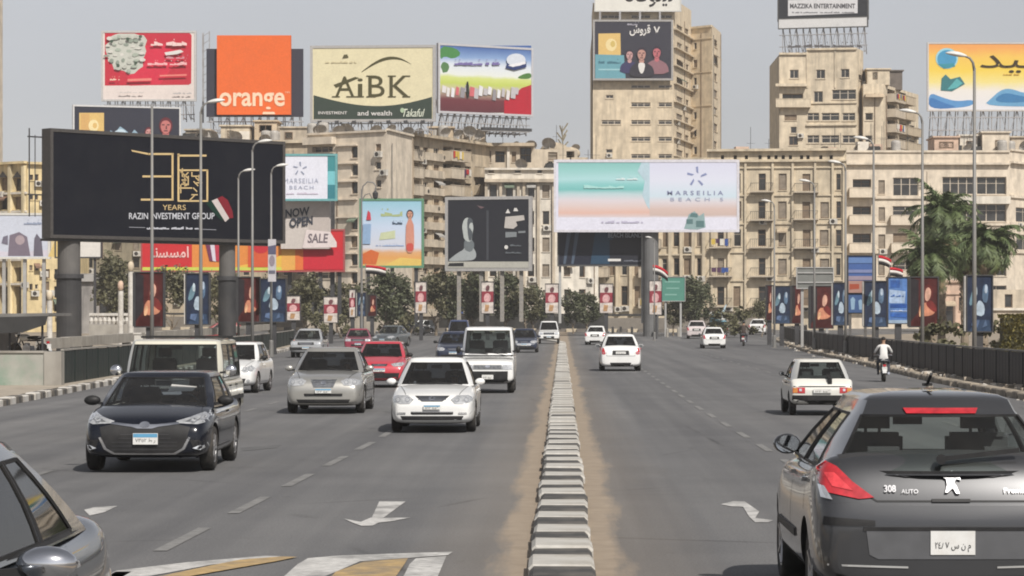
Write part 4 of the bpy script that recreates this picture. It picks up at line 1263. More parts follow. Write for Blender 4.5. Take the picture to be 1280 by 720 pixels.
for i in range(26):
    x, y = r.uniform(225, 256), r.uniform(215, 248)
    if 224 < x < 238 and 237 < y < 250: continue
    a = r.choice([0, .785, 1.57, 2.36]); l = r.uniform(3, 6); t = .7
    dx, dy = math.cos(a) * l, math.sin(a) * l; nx, ny = -math.sin(a) * t, math.cos(a) * t
    bars.append([(x - dx + nx, y - dy + ny), (x + dx + nx, y + dy + ny), (x + dx - nx, y + dy - ny), (x - dx - nx, y - dy - ny)])
p.shapes(bars, GOLD, 'gold_ornament')
p.text('YEARS', 203, 256, 232, 262.5, GOLD)
p.text('RAZIN INVESTMENT GROUP', 161, 266, 268, 274, ink(205, 207, 214), bold=.012)
p.shapes([[(161, 284.4), (181, 284.9), (181, 284.1), (161, 283.6)], [(250, 287), (270, 287.6), (270, 286.8), (250, 286.2)]], ink(150, 152, 160), 'rule')
p.scribble(183, 282.5, 248, 287, ink(195, 197, 205), seed=8, dots=False)
p.poly([(257, 254), (266, 249), (281, 271), (277, 276), (268, 268)], ink(18, 52, 42), 'flag_print')
p.poly([(264, 251), (272, 247.5), (286, 273), (281, 277.5)], ink(205, 195, 192), 'flag_print')
p.poly([(271, 248), (277, 245), (284, 250), (290, 264), (291, 272.5), (286, 273)], ink(130, 32, 45), 'flag_print')
W = p.W
for px, rr, dz in ((97, .73, 1.2), (295, .55, .7)):
    c = W.px(px, 360, -.9)
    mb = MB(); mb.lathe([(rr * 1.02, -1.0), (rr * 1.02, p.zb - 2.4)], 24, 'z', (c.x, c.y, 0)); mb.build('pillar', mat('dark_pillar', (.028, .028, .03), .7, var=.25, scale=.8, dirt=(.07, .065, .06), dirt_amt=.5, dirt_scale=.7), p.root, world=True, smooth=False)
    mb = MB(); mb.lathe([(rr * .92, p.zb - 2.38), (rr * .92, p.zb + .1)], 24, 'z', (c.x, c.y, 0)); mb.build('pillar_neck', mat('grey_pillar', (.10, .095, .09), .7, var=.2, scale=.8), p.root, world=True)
    mb = MB(); mb.lathe([(rr * 1.2, p.zb - 2.55), (rr * 1.2, p.zb - 2.3)], 24, 'z', (c.x, c.y, 0)); mb.build('collar', M_DARKSTEEL, p.root, world=True)
mb = MB()
q0 = W.pt(-.2, p.zt, -.8)
for dz in (.0, -3.4): mb.bar(W.pt(-1.2, p.zt - .3 + dz, -.8), W.pt(0, p.zt - .3 + dz, -.8), .08)
mb.bar(W.pt(-1.1, p.zt - 5, -.8), W.pt(-1.1, p.zt + .2, -.8), .07); mb.bar(W.pt(-.7, p.zt - 5, -.8), W.pt(-.7, p.zt - .2, -.8), .05)
mb.build('ladder', M_DARKSTEEL, p.root, world=True)
mb = MB()
mb.box(0, .2, p.zb - .35, W.L, 1.3, p.zb - .2, M=p.A); mb.build('catwalk', M_DARKSTEEL, p.root, world=True)

# 2 ---- red roof board with a flower -----------------------------------------
p = Poster('roof_billboard', 'red roof billboard with a white lace flower and a white lower strip', 'billboard', (129, 345), (243, 345), 41, 124, ink(236, 224, 218), frame=mat('pale_frame', (.45, .44, .43), .6), fw=.25)
p.poly([(131, 107), (236, 106), (239, 104), (239.5, 44), (236, 40.5), (131, 40.5)], ink(205, 48, 68))
p.poly([(162, 107), (200, 106), (225, 70), (205, 55), (150, 60)], ink(222, 50, 78))
p.poly([(max(131.5, 158 + 27 * q_ * math.cos(.242 * i)), max(42, 64 + 28 * q_ * math.sin(.242 * i))) for i in range(26) for q_ in [R.uniform(.85, 1.08)]], ink(206, 208, 198), 'flower')
for k in range(34):
    a_, q_ = k * 2.4, 4 + 22 * (k / 34) ** .6
    p.ellipse(157 + q_ * math.cos(a_), max(46, 64 + q_ * math.sin(a_)), R.uniform(2.2, 4.6), R.uniform(1.2, 2.6), ink(*[(176, 186, 172), (222, 220, 212), (150, 160, 148), (196, 198, 188)][k % 4]), 'flower', 8, a_, .2)
for x, y in ((160, 49), (148, 82), (170, 79), (176, 46), (140, 52)): p.ellipse(x, y, 2.2, 2, ink(70, 90, 74), 'flower', 8)
p.scribble(189, 51, 234, 58, ink(246, 214, 210), seed=3); p.poly([(206, 66), (226, 62.5), (230, 65), (222, 68), (208, 69.5)], W_, 'lettering')
p.scribble(208, 70, 234, 74, ink(210, 150, 160), seed=5); p.scribble(185, 77, 234, 82, ink(246, 190, 192), seed=6)
p.shapes([[(160, 102), (190, 101), (190, 98), (160, 99)], [(200, 96), (234, 95), (234, 93), (200, 94)]], ink(240, 140, 130), 'lettering')
p.scribble(138, 97, 150, 101, ink(246, 214, 190), seed=7)
p.scribble(217, 115, 240, 118, ink(190, 186, 186), seed=9, dots=False); p.scribble(150, 114, 180, 117, ink(214, 206, 202), seed=19, dots=False)
p.scaffold(150, 12, 3, 2)
mb = MB(); a = p.W.pt(p.W.L + 1.1, 0); mb.bar((a.x, a.y, p.zb - 3), (a.x, a.y, p.zt), .2); mb.bar((a.x + .8, a.y, p.zb - 3), (a.x + .8, a.y, p.zt + .2), .12)
for i in range(9): mb.bar((a.x, a.y, p.zb + i), (a.x + .8, a.y, p.zb + i + .5), .07)
mb.build('side_ladder', M_SCAF, p.root, world=True)

# 3 ---- orange board with dark wings ------------------------------------------
p = Poster('roof_billboard', 'bright orange square roof billboard between two dark side panels', 'billboard', (258, 338), (379, 338), 61, 146, ink(62, 62, 74), frame=None)
W2 = Wall((271.5, 337.6), (364, 337.6))
mb = MB(); A = Matrix.Translation(W2.pt(0, 0)) @ Matrix.Rotation(W2.ang, 4, 'Z')
z0, z1 = W2.sz(300, 143.5)[1], W2.sz(300, 44.5)[1]
mb.box(0, -.35, z0, W2.L, .3, z1, M=A); mb.build('orange_panel', ink(238, 112, 52), p.root, world=True)
p.W = Wall((271.5, 337.2), (364, 337.2))
p.text('orange', 274, 115.5, 356, 140.5, ink(250, 220, 190), bold=.02)
p.text('TM', 356, 114.5, 362, 116.5, ink(250, 220, 190))
p.shapes([[(328, 142.8), (344, 142.8), (343, 139.8), (329, 139.8)]], ink(250, 220, 190), 'lettering')
p.W = Wall((258, 338), (379, 338)); p.scaffold(168, 12, 3, 2)

# 4 ---- cream bank board --------------------------------------------------------
p = Poster('roof_billboard', 'cream roof billboard with dark green bank lettering under a sweeping arc', 'billboard', (391, 302), (541, 301), 60, 149, ink(231, 222, 186), frame=mat('grey_frame', (.35, .34, .33), .6), fw=.3)
DG = ink(62, 74, 66); OL = ink(84, 80, 52)
n = 16
p.poly([(392, 149), (540, 149)] + [(540 - 148 * i / n, 121 + 12.5 * math.sin(PI * (i / n) ** .95) * 1.0 + (i / n) * -2.0 + 0) for i in range(n + 1)], DG, 'green_swoop')
def arc(p, pts, m, w0, w1, name='arc'):
    n = len(pts); up = []; dn = []
    for i, (x, y) in enumerate(pts):
        t = i / (n - 1); w = w0 + (w1 - w0) * t
        w *= math.sin(PI * min(1, max(.06, t * .9 + .08)))
        up.append((x, y - w)); dn.append((x, y + w))
    p.poly(dn + up[::-1], m, name)
arc(p, [(452 + 62 * t, 92 - 19.5 * math.sin(PI * (t * .75 + .03)) / 1.0 + (4 if t > .8 else 0) * (t - .8)) for t in [i / 14 for i in range(15)]], OL, 2.0, 2.0)
p.poly([(417, 106), (444, 96), (449, 97.5), (420, 110)], OL, 'arc')
for ch, x0, x1, y0 in (('A', 419, 443, 95.5), ('i', 447, 453.5, 98), ('B', 460.5, 481, 94.5), ('K', 487, 511.5, 94.5)):
    p.text(ch, x0, y0, x1, 121, OL, bold=.0)
p.shapes([[(a, 121.6), (b, 121.6), (b, 120.2), (a, 120.2)] for a, b in ((415, 425), (433, 445), (445, 455), (458, 470), (485, 495), (503, 513))] + [[(a, 95.8), (b, 95.8), (b, 94.4), (a, 94.4)] for a, b in ((458, 470), (485, 495), (503, 513))], OL, 'serifs')
p.poly([(428, 73), (430, 68.5), (434, 68), (436, 72)], ink(96, 92, 66), 'crest')
p.scribble(405, 76, 446, 79, ink(205, 194, 158), seed=31, dots=False)
p.text('INVESTMENT', 398, 139.3, 434, 143, W_, bold=.01); p.text('and wealth', 447, 138.5, 490, 144.5, W_, bold=.01)
p.text('Takaful', 503, 136, 530, 146, ink(226, 232, 214), bold=.01, slant=.25); p.ellipse(503, 138, 2.6, 3.2, ink(180, 200, 170), 'crest', 10)
p.scaffold(168, 12, 3, 2); p.floodlights(7, up=False, out=1.2)

# 5 ---- countryside board ---------------------------------------------------------
p = Poster('roof_billboard', 'roof billboard with blue sky, green field and a red band of product boxes', 'billboard', (550, 316), (664, 322), 59.5, 141, ink(222, 228, 220), frame=mat('grey_frame2', (.4, .4, .42), .6), fw=.25)
p.rect(550, 57, 664, 141, grad_mat('field_print', [(0, (90, 26, 40)), (.18, (104, 34, 46)), (.24, (150, 120, 110)), (.36, (196, 192, 150)), (.43, (190, 204, 96)), (.52, (206, 216, 130)), (.57, (226, 230, 224)), (.72, (214, 222, 232)), (.84, (130, 160, 204)), (1, (58, 96, 160))], p.zt - p.zb, .05, .3))
p.poly([(550, 75), (556, 70), (566, 74), (577, 68), (570, 60), (550, 57)], ink(76, 136, 78), 'tree_print'); p.ellipse(556, 84, 5, 7, ink(90, 130, 84), 'tree_print', 12, wob=.2)
p.poly([(644, 98), (664, 99), (664, 91), (655, 92)], ink(84, 128, 66), 'tree_print')
p.poly([(630, 143), (664, 145), (664, 106), (652, 110), (640, 120), (630, 126)], ink(182, 38, 56))
r = random.Random(9)
for i in range(17):
    x = 552 + i * 5.7; y = 106 + r.uniform(-2, 3) + i * .25; w_, h_ = r.uniform(3.5, 7.5), r.uniform(8, 15)
    p.poly([(x, y + h_), (x + w_, y + h_ + 1), (x + w_ + 1, y + 2), (x + 1, y)], R.choice([ink(222, 218, 218), ink(190, 186, 190), ink(150, 146, 152), ink(226, 226, 230), ink(206, 110, 116)]), 'boxes')
p.poly([(582, 122), (586, 122), (585, 102), (582, 102)], ink(40, 46, 44), 'bottle_print')
p.scribble(567, 76, 624, 82, ink(120, 108, 164), seed=41)
p.poly([(631, 85), (642, 88), (657, 84), (657, 77), (646, 76), (633, 79)], ink(46, 62, 112), 'logo'); p.ellipse(644, 75, 12, 8, ink(210, 216, 226), 'logo', 16); p.poly([(634, 82), (640, 84), (656, 80), (656, 77), (640, 80)], ink(232, 232, 236), 'logo')
p.scaffold(168, 14, 3, 3)
mb = MB(); mb.bar(p.W.px(600, 161, .4), p.W.px(662, 163, .4), .35); mb.build('lower_beam', M_DARKSTEEL, p.root, world=True)

# 6 ---- board with gold square behind the black one -----------------------------------
p = Poster('roof_billboard', 'dark roof billboard with gold square and pink faces, half hidden by the black billboard', 'billboard', (93, 322), (224, 326), 134.5, 190, ink(50, 52, 66), frame=mat('white_frame', (.5, .5, .5), .6), fw=.2)
p.rect(99, 141, 130, 172, ink(224, 190, 120), 'gold_square'); p.rect(101, 142, 112, 171, ink(214, 172, 110), 'gold_square'); p.ellipse(117, 157, 6.5, 7.5, ink(240, 222, 170), 'logo', 14); p.ellipse(118.5, 157, 2.8, 3.6, ink(222, 186, 116), 'logo', 10)
p.shapes([[(132, 178), (178, 178), (172, 166), (168, 162), (163, 168), (156, 162), (150, 158), (144, 166), (138, 163)]], ink(150, 178, 196), 'city_print'); p.poly([(140, 166), (152, 160), (160, 167), (150, 168)], ink(200, 220, 232), 'city_print')
for x, y, s_, sk in ((186, 166, 12, ink(206, 150, 146)), (207, 158, 19, ink(196, 120, 116))): portrait(p, x, y, s_, sk, ink(104, 40, 50), ink(120, 52, 66))
p.scaffold(200, 8, 3, 1)

# 7 ---- white and teal board over the shop board ---------------------------------------
p = Poster('billboard', 'white billboard with a small grey star and a teal strip on its right', 'billboard', (352, 250), (419, 250), 195, 248.5, ink(232, 234, 246), frame=mat('teal_frame', (.12, .32, .33), .6), fw=.2)
for (y0, y1, c) in ((195, 214, ink(70, 146, 152)), (214, 231, ink(126, 200, 208)), (231, 249, ink(60, 134, 146))): p.rect(409.5, y0, 418.8, y1, c, 'teal_strip')
def star(p, cx, cy, r0, m):
    L = []
    for k in range(5):
        a = -PI / 2 + 2 * PI * k / 5
        q = lambda rr, da: (cx + rr * math.cos(a + da), cy + rr * math.sin(a + da))
        L.append([q(r0 * .35, .45), q(r0, .12), q(r0 * .95, -.1), q(r0 * .45, -.05)])
    p.shapes(L, m, 'star_logo')
GT = ink(176, 182, 202)
star(p, 375, 211, 9, ink(150, 158, 180))
p.text('MARSEILIA', 355, 223, 398, 229, GT, spacing=1.2); p.text('BEACH', 362, 232, 392, 236.5, GT, spacing=1.3); p.scribble(358, 240, 398, 243, ink(214, 206, 222), seed=2, dots=False)
for px in (358, 386, 412):
    mb = MB(); mb.bar(p.W.px(px, 215, -3.2), p.W.px(px, 400, -3.2), .4); mb.build('leg', M_DARKSTEEL, p.root, world=True)
# 8 ---- shop board (now open)
p = Poster('billboard', 'wide orange and red shop billboard with a white opening notice', 'billboard', (178, 252), (429, 252), 288.5, 338, ink(206, 52, 58), frame=mat('red_frame', (.30, .06, .06), .6), fw=.15)
p.rect(240, 289, 352, 335, ink(226, 144, 74)); p.poly([(300, 337), (372, 337), (366, 310), (340, 325), (300, 332)], ink(232, 190, 84)); p.rect(178, 334, 362, 338, ink(206, 214, 96))
p.rect(352, 289, 372, 337.5, ink(232, 176, 92)); p.rect(369, 289, 380, 337.5, ink(226, 120, 66)); p.rect(379, 310, 429, 337, ink(204, 46, 62))
p.rect(310, 300, 344, 334, ink(214, 96, 60)); p.ellipse(326, 309, 10, 8, ink(196, 50, 60), 'print', 14)
p.text('\ufe8e\ufee7\ufeb4\ufeb4\ufee3\ufe8d', 190, 308, 236, 322, ink(244, 200, 196), bold=.02)
for i, c in enumerate((ink(120, 60, 90), ink(220, 214, 226), ink(190, 60, 80), ink(226, 220, 230), ink(150, 130, 170))):
    p.poly([(256 + i * 6, 301), (261 + i * 6, 300), (270 + i * 4, 318), (266 + i * 4, 327), (262 + i * 4, 326)], c, 'striped_print')
W3 = Wall((351, 251.4), (413, 251.4)); A = Matrix.Translation(W3.pt(0, 0))
mb = MB(); mb.box(0, 0, W3.sz(380, 311)[1], W3.L, .5, W3.sz(380, 249.8)[1], M=A); mb.build('white_notice', ink(206, 198, 192), p.root, world=True)
p.W = Wall((351, 251.39), (413, 251.39))
p.poly([(380, 311), (412, 311), (412, 252), (392, 262)], ink(194, 184, 178))
p.text('NOW', 357, 260, 387, 271, ink(56, 62, 74), bold=.03, rot=-.12); p.text('OPEN', 362, 271.5, 391, 283, ink(56, 62, 74), bold=.03, rot=-.12)
p.poly([(378, 310), (421, 309), (421, 303), (413, 290), (383, 287)], ink(226, 214, 212), 'shop_sign'); p.text('SALE', 385, 292, 410, 304, ink(120, 110, 116), bold=.03, slant=.1)
p.W = Wall((178, 252), (429, 252))
for px in (186, 232, 290, 345, 400, 424):
    mb = MB(); mb.bar(p.W.px(px, 338, -.5), p.W.px(px, 402, -.5), .35); mb.build('leg', M_DARKSTEEL, p.root, world=True)

# 9 ---- children's board
p = Poster('billboard', 'light blue billboard with a dark haired child and an orange lower band', 'billboard', (452, 262), (527, 262), 251, 332, ink(186, 206, 230), frame=mat('green_frame', (.09, .22, .13), .6), fw=.22)
p.rect(452, 251, 527, 332, grad_mat('holiday_print', [(0, (226, 190, 110)), (.12, (228, 166, 90)), (.2, (224, 172, 120)), (.27, (214, 216, 226)), (.6, (200, 216, 238)), (.85, (170, 206, 228)), (1, (150, 200, 218))], p.zt - p.zb, .05, .5))
p.poly([(452, 330), (470, 331), (474, 316), (464, 312), (452, 318)], ink(214, 112, 60)); p.poly([(480, 332), (527, 332), (527, 324), (500, 322)], ink(232, 200, 110))
p.scribble(476, 263, 503, 271, ink(176, 190, 140), seed=51); p.scribble(488, 277, 503, 281, ink(74, 90, 110), seed=52); p.poly([(474, 300), (494, 298), (494, 288), (476, 291)], ink(206, 214, 176), 'lettering'); p.scribble(470, 305, 505, 308, ink(160, 180, 216), seed=53)
portrait(p, 512.5, 268, 10, ink(214, 160, 136), ink(54, 44, 60), ink(216, 150, 130), body=False)
p.poly([(508, 316), (517, 316), (518, 300), (517, 275), (508, 275), (507, 300)], ink(214, 150, 130), 'portrait'); p.rect(508, 304, 517, 314, ink(206, 90, 80), 'portrait')
p.poly([(458, 275), (464, 275), (463, 266), (460, 263)], ink(206, 70, 84), 'print'); p.poly([(453, 305), (463, 305), (464, 280), (454, 280)], ink(150, 180, 214), 'print')
for px in (460, 490, 520):
    mb = MB(); mb.bar(p.W.px(px, 333, -.4), p.W.px(px, 402, -.4), .35); mb.build('leg', M_DARKSTEEL, p.root, world=True)

# 10 --- dark portrait board
p = Poster('billboard', 'dark grey billboard with a pale man in profile and white lettering', 'billboard', (560, 268), (661, 266), 249.5, 335, ink(44, 46, 54), frame=mat('grey_frame3', (.36, .35, .34), .6), fw=.3)
p.poly([(560, 326.5), (580, 326), (594, 325), (596, 316), (589, 306), (587, 300), (582, 304), (580, 312), (572, 316), (562, 324)], ink(176, 182, 184), 'portrait')
p.poly([(580, 312), (589, 316), (594, 306), (589, 298), (580, 300)], ink(120, 128, 132), 'portrait')
p.poly([(580, 299), (586, 303), (590, 300), (591, 290), (592, 284), (590, 275), (585, 271.5), (580, 274), (577.5, 283), (579, 292)], ink(196, 202, 200), 'portrait')
p.poly([(586.5, 302), (590, 299), (591, 291), (589, 287), (586, 284), (588, 278), (592, 279), (590, 273), (586, 271.5), (584, 276), (584.5, 290)], ink(92, 98, 104), 'portrait')
p.poly([(606, 259), (601, 261), (596, 256.5)], ink(120, 100, 104), 'print')
p.shapes([[(608, 325), (611, 325), (611, 263), (608, 263)]], ink(74, 77, 84), 'print')
p.shapes([[(632, 266.5), (638, 266.5), (635, 261)], [(642, 264), (648, 264), (646, 260), (643, 260)]], W_, 'lettering')
p.poly([(630.5, 285), (642, 286), (647, 282), (645, 277), (656, 275), (655, 269), (632, 271)], ink(206, 200, 194), 'lettering')
p.shapes([[(632, 297), (646, 296), (646, 290), (632, 290)], [(648, 291.5), (657, 291), (657, 288.5), (648, 289)]], ink(140, 146, 150), 'lettering')
p.ellipse(633, 309, 2.4, 2.6, W_, 'lettering', 10); p.scribble(632, 314, 652, 317, ink(110, 116, 122), seed=61, dots=False); p.scribble(638, 305, 652, 308, ink(110, 116, 122), seed=62, dots=False)
p.rect(560, 327, 661, 334.8, ink(196, 194, 184)); p.poly([(560, 333), (580, 333), (580, 328.5), (562, 329)], ink(50, 50, 54))
for px in (572, 600, 626, 650):
    mb = MB(); mb.bar(p.W.px(px, 336, -.5), p.W.px(px, 402, -.5), .4); mb.build('leg', M_GREYK, p.root, world=True)

# 11 --- beach board with the dark board hung below it
p = Poster('billboard', 'wide beach billboard of turquoise water and sand with a five pointed star logo', 'billboard', (695.5, 262), (921, 262), 203, 287, ink(226, 226, 242), frame=mat('white_frame2', (.55, .54, .58), .6), fw=.25)
def grad(p, x0, x1, rows, name='print'):
    for y0, y1, c in rows: p.rect(x0, y0, x1, y1, ink(*c), name)
p.rect(695.5, 199.5, 921, 203, ink(220, 218, 232))
hh_ = p.zt - p.zb
zf = lambda y: (287 - y) / (287 - 203)
p.rect(698, 203, 820, 287, grad_mat('sea_print', [(zf(y), c) for y, c in ((203, (134, 194, 190)), (212, (150, 206, 204)), (224, (176, 220, 224)), (230, (140, 204, 204)), (237, (118, 192, 190)), (243, (190, 214, 220)), (250, (222, 214, 220)), (258, (224, 204, 200)), (266, (226, 186, 172)), (271, (220, 206, 208)), (273, (230, 230, 244)))], hh_, .035, .5, (.35, 1, 1.6)))
p.rect(812, 203, 921, 287, grad_mat('sky_print', [(zf(y), c) for y, c in ((203, (216, 218, 238)), (225, (222, 226, 242)), (245, (206, 224, 236)), (252, (220, 214, 220)), (262, (214, 190, 182)), (269, (206, 184, 176)), (273, (230, 230, 244)))], hh_, .03, .5, (.35, 1, 1.6)))
p.poly([(812, 262), (812, 203), (802, 203), (797, 214), (806, 226), (803, 244), (808, 256)], ink(190, 214, 226))
p.rect(695.5, 272, 921, 287, ink(230, 230, 244))
star(p, 871, 221, 13, ink(140, 150, 190))
p.text('MARSEILIA', 834, 238.5, 904, 244, ink(140, 146, 180), spacing=1.6, bold=.01); p.text('BEACH 5', 838, 247, 904, 251.5, ink(170, 176, 202), spacing=1.8)
p.poly([(855, 286), (861, 268), (868, 264), (874, 270), (880, 266), (882, 284), (872, 287)], ink(150, 176, 178), 'emblem'); p.shapes([[(858, 280), (866, 280), (866, 274), (858, 274)], [(870, 284), (880, 284), (880, 276), (870, 276)], [(862, 271), (872, 272), (872, 267), (864, 266)]], ink(96, 128, 130), 'emblem')
p.scribble(770, 221, 797, 225, ink(226, 240, 242), seed=71); p.scribble(730, 230, 780, 236, ink(176, 226, 222), seed=72, dots=False); p.scribble(752, 275, 804, 279, ink(196, 192, 214), seed=73, dots=False)

c = p.W.px(814, 300, -1.2)
mb = MB(); mb.lathe([(.75, -1), (.75, p.zt - .5)], 18, 'z', (c.x, c.y, 0)); mb.build('pillar', mat('grey_pole', (.12, .12, .12), .6, var=.2, scale=.6), p.root, world=True)
mb = MB(); mb.bar(p.W.px(700, 236, -1.0), p.W.px(918, 236, -1.0), .6); mb.bar(p.W.px(700, 270, -1.0), p.W.px(918, 270, -1.0), .6); mb.build('back_beams', M_DARKSTEEL, p.root, world=True)
p = Poster('billboard', 'dark blue billboard with pale streaks hung directly under the beach billboard', 'billboard', (698.5, 264), (804, 264), 288.5, 331, ink(40, 44, 58), frame=mat('dark_frame', (.07, .07, .07), .6), fw=.15)
for x in (706, 716, 746): p.poly([(x - 2, 330), (x + 1, 330), (x + 8, 290), (x + 3, 290)], ink(86, 100, 118), 'streaks')
p.poly([(738, 330), (772, 330), (764, 290), (744, 290)], ink(48, 76, 100), 'streaks'); p.rect(762, 300, 803, 330, ink(44, 46, 56))
p.text('BEACH ISLAND', 760, 291, 802, 297, ink(172, 182, 196), bold=.02); p.shapes([[(760, 326.5), (776, 326.5), (776, 323.5), (760, 323.5)]], W_, 'lettering'); p.scribble(780, 324, 802, 327, ink(120, 124, 134), seed=81, dots=False)
for px, y0, o_, w_ in ((700, 290, -.6, .25), (806, 286, .2, .7)):
    mb = MB(); mb.bar(p.W.px(px, y0, o_), p.W.px(px, 404, o_), w_); mb.build('leg', mat('pale_post', (.34, .34, .33), .6), p.root, world=True)

# 12 --- tower boards
p = Poster('roof_billboard', 'white sign with big black script across the top of the tall tower', 'billboard', (744.5, 419), (850, 419), -24, 13, ink(232, 230, 222), frame=mat('white_frame3', (.5, .5, .48), .6), fw=.2)
p.text('\ufea9\ufe8e\ufed3\ufeee\ufedf\ufbfe\ufe97'[::1], 782, -20, 842, 9, ink(40, 38, 42), bold=.01)
p = Poster('wall_billboard', 'dark wall billboard with a gold square, teal box and three faces on the tall tower', 'billboard', (743.5, 418.8), (839, 418.8), 27, 98, ink(58, 58, 70), frame=mat('grey_frame4', (.30, .29, .28), .6), fw=.3)
p.poly([(748, 71), (776, 70), (775.5, 41.5), (748, 42)], ink(228, 194, 122), 'gold_square'); p.ellipse(764, 56, 7, 8, ink(242, 222, 166), 'logo', 14); p.ellipse(766, 55, 3, 4, ink(216, 190, 110), 'logo', 10)
p.poly([(744, 98), (782, 98), (780, 69), (744, 68)], ink(112, 168, 182), 'teal_box'); p.scribble(748, 75, 776, 80, ink(70, 118, 134), seed=91); p.rect(748, 86, 776, 88, ink(160, 206, 214), 'teal_box')
p.text('\u0667', 817, 33, 825, 42, W_, bold=.02); p.text('\ufeb5\ufeed\ufeae\ufed7', 787, 31, 813, 45, W_, bold=.025)
p.scribble(784, 28.5, 797, 32, ink(170, 168, 180), seed=92)
for x, y, s_, sk, cl in ((787, 69, 12, ink(200, 158, 156), ink(62, 60, 100)), (821, 66, 14, ink(196, 112, 120), ink(150, 110, 118)), (802, 68, 15, ink(196, 150, 138), ink(54, 52, 62))): portrait(p, x, y, s_, sk, ink(52, 44, 58), cl, shade=ink(70, 46, 54))
p.poly([(800, 92), (804, 92), (807, 80), (802, 78), (797, 80)], W_, 'portrait')
for x in (750, 775, 800, 825):
    mb = MB(); mb.bar(p.W.px(x, 26, -.2), p.W.px(x, 14, -.2), .3); mb.build('strut', M_SCAF, p.root, world=True)

# 13 --- black and white sign on the stepped tower
p = Poster('roof_billboard', 'black and white roof sign on a lattice above the stepped tower', 'billboard', (973.5, 392), (1084, 389), -18, 24, ink(52, 54, 60), frame=mat('dark_frame2', (.06, .06, .06), .6), fw=.2)
p.poly([(985, 20), (1072, 16.5), (1072, -2), (985, 0)], ink(226, 226, 228)); p.text('\ufe8d\ufedf\ufed8\ufe8e\ufeeb\ufead\ufe93', 992, -14, 1066, -4, W_)
p.text('MAZZIKA ENTERTAINMENT', 987.5, 4.5, 1069, 10.5, ink(84, 84, 90), bold=.03); p.scribble(990, 14, 1068, 16.5, ink(140, 140, 146), seed=95, dots=False)
p2 = Poster('roof_sign_strip', 'narrow white strip under the black and white roof sign', 'sign', (973.5, 391.8), (1084, 388.8), 22.5, 34, ink(226, 226, 226), frame=mat('dark_frame2', (.06, .06, .06), .6), fw=.12)
p2.scaffold(66, 13, 3, 2); p2.scribble(985, 54, 1078, 60, mat('dark_letters', (.09, .085, .09), .7), 'roof_letters', seed=96)

# 14 --- yellow board at right
p = Poster('roof_billboard', 'yellow and orange roof billboard with a blue ball and blue wave at the right edge', 'billboard', (1161, 338), (1330, 338), 55, 137, ink(238, 206, 84), frame=mat('pale_frame5', (.46, .44, .42), .6), fw=.2)
p.rect(1161, 55, 1330, 137, grad_mat('summer_print', [(0, (224, 224, 230)), (.28, (232, 228, 222)), (.42, (238, 222, 140)), (.6, (240, 208, 76)), (.8, (240, 196, 84)), (.95, (238, 164, 84))], p.zt - p.zb, .10, .25))
p.poly([(1161, 136.5), (1215, 134), (1218, 124), (1196, 127), (1178, 122), (1161, 115)], ink(96, 152, 206), 'wave'); p.poly([(1161, 136.5), (1200, 135), (1178, 128), (1161, 120)], ink(70, 124, 184), 'wave')
p.poly([(1228, 133), (1330, 133), (1330, 112), (1284, 118), (1262, 110), (1250, 113), (1240, 122)], ink(110, 166, 206), 'wave'); p.poly([(1240, 127), (1270, 129), (1300, 124), (1276, 120), (1254, 115)], ink(66, 128, 178), 'wave')
p.ellipse(1183.5, 73, 14, 13, ink(160, 214, 226), 'ball'); p.ellipse(1183.5, 74, 12, 11.5, ink(76, 156, 198), 'ball'); p.poly([(1172, 80), (1180, 86), (1194, 83), (1192, 79), (1180, 80)], ink(64, 150, 166), 'ball')
p.poly([(1176, 113), (1190, 114), (1206, 105), (1200, 96), (1188, 99), (1182, 93), (1177, 98)], ink(62, 124, 130), 'print'); p.poly([(1184, 112), (1196, 110), (1203, 104), (1196, 98)], ink(96, 178, 182), 'print')
p.text('\ufeaa\ufef4\ufe92\ufeb3', 1225, 69, 1350, 91, ink(66, 54, 34), bold=.0)
p.scribble(1254, 92, 1274, 94, ink(200, 150, 60), seed=98)
p.scaffold(172, 16, 3.5, 2)

# 15 --- pale billboard at the far left
p = Poster('billboard', 'pale blue billboard with grey figures at the left edge before the yellow building', 'billboard', (-40, 250), (60, 250), 269, 321, ink(206, 212, 226), frame=mat('white_frame6', (.55, .54, .5), .6), fw=.2)
p.poly([(-40, 320), (60, 320), (60, 312), (20, 316), (-40, 310)], ink(214, 210, 222)); p.poly([(10, 320), (38, 320), (34, 296), (24, 290), (12, 294)], ink(126, 116, 130), 'figures'); p.ellipse(25, 300, 6, 6, ink(176, 160, 166), 'figures', 12); p.poly([(42, 320), (54, 320), (52, 300), (46, 292), (43, 298)], ink(108, 104, 118), 'figures'); p.poly([(2, 304), (10, 306), (10, 294), (4, 296)], ink(120, 116, 132), 'figures')
p.scribble(30, 276, 52, 281, ink(150, 160, 184), seed=99)
for px in (4, 30, 54):
    mb = MB(); mb.bar(p.W.px(px, 322, -.4), p.W.px(px, 404, -.4), .3); mb.build('leg', M_GALV, p.root, world=True)
# tall folded side of a board seen edge on beside the black one, and white boxes behind its pillar
p = Poster('billboard', 'small white billboard behind the thick pillar of the black billboard', 'billboard', (70, 240), (126, 240), 297, 321, ink(226, 222, 216), frame=M_DARKSTEEL, fw=.12)
p.scribble(74, 303, 84, 307, ink(150, 150, 150), seed=100); p.poly([(60, 321), (74, 321), (74, 299), (70, 298)], ink(222, 196, 130), 'print')
for px in (78, 118):
    mb = MB(); mb.bar(p.W.px(px, 322, -.3), p.W.px(px, 404, -.3), .2); mb.build('leg', M_DARKSTEEL, p.root, world=True)

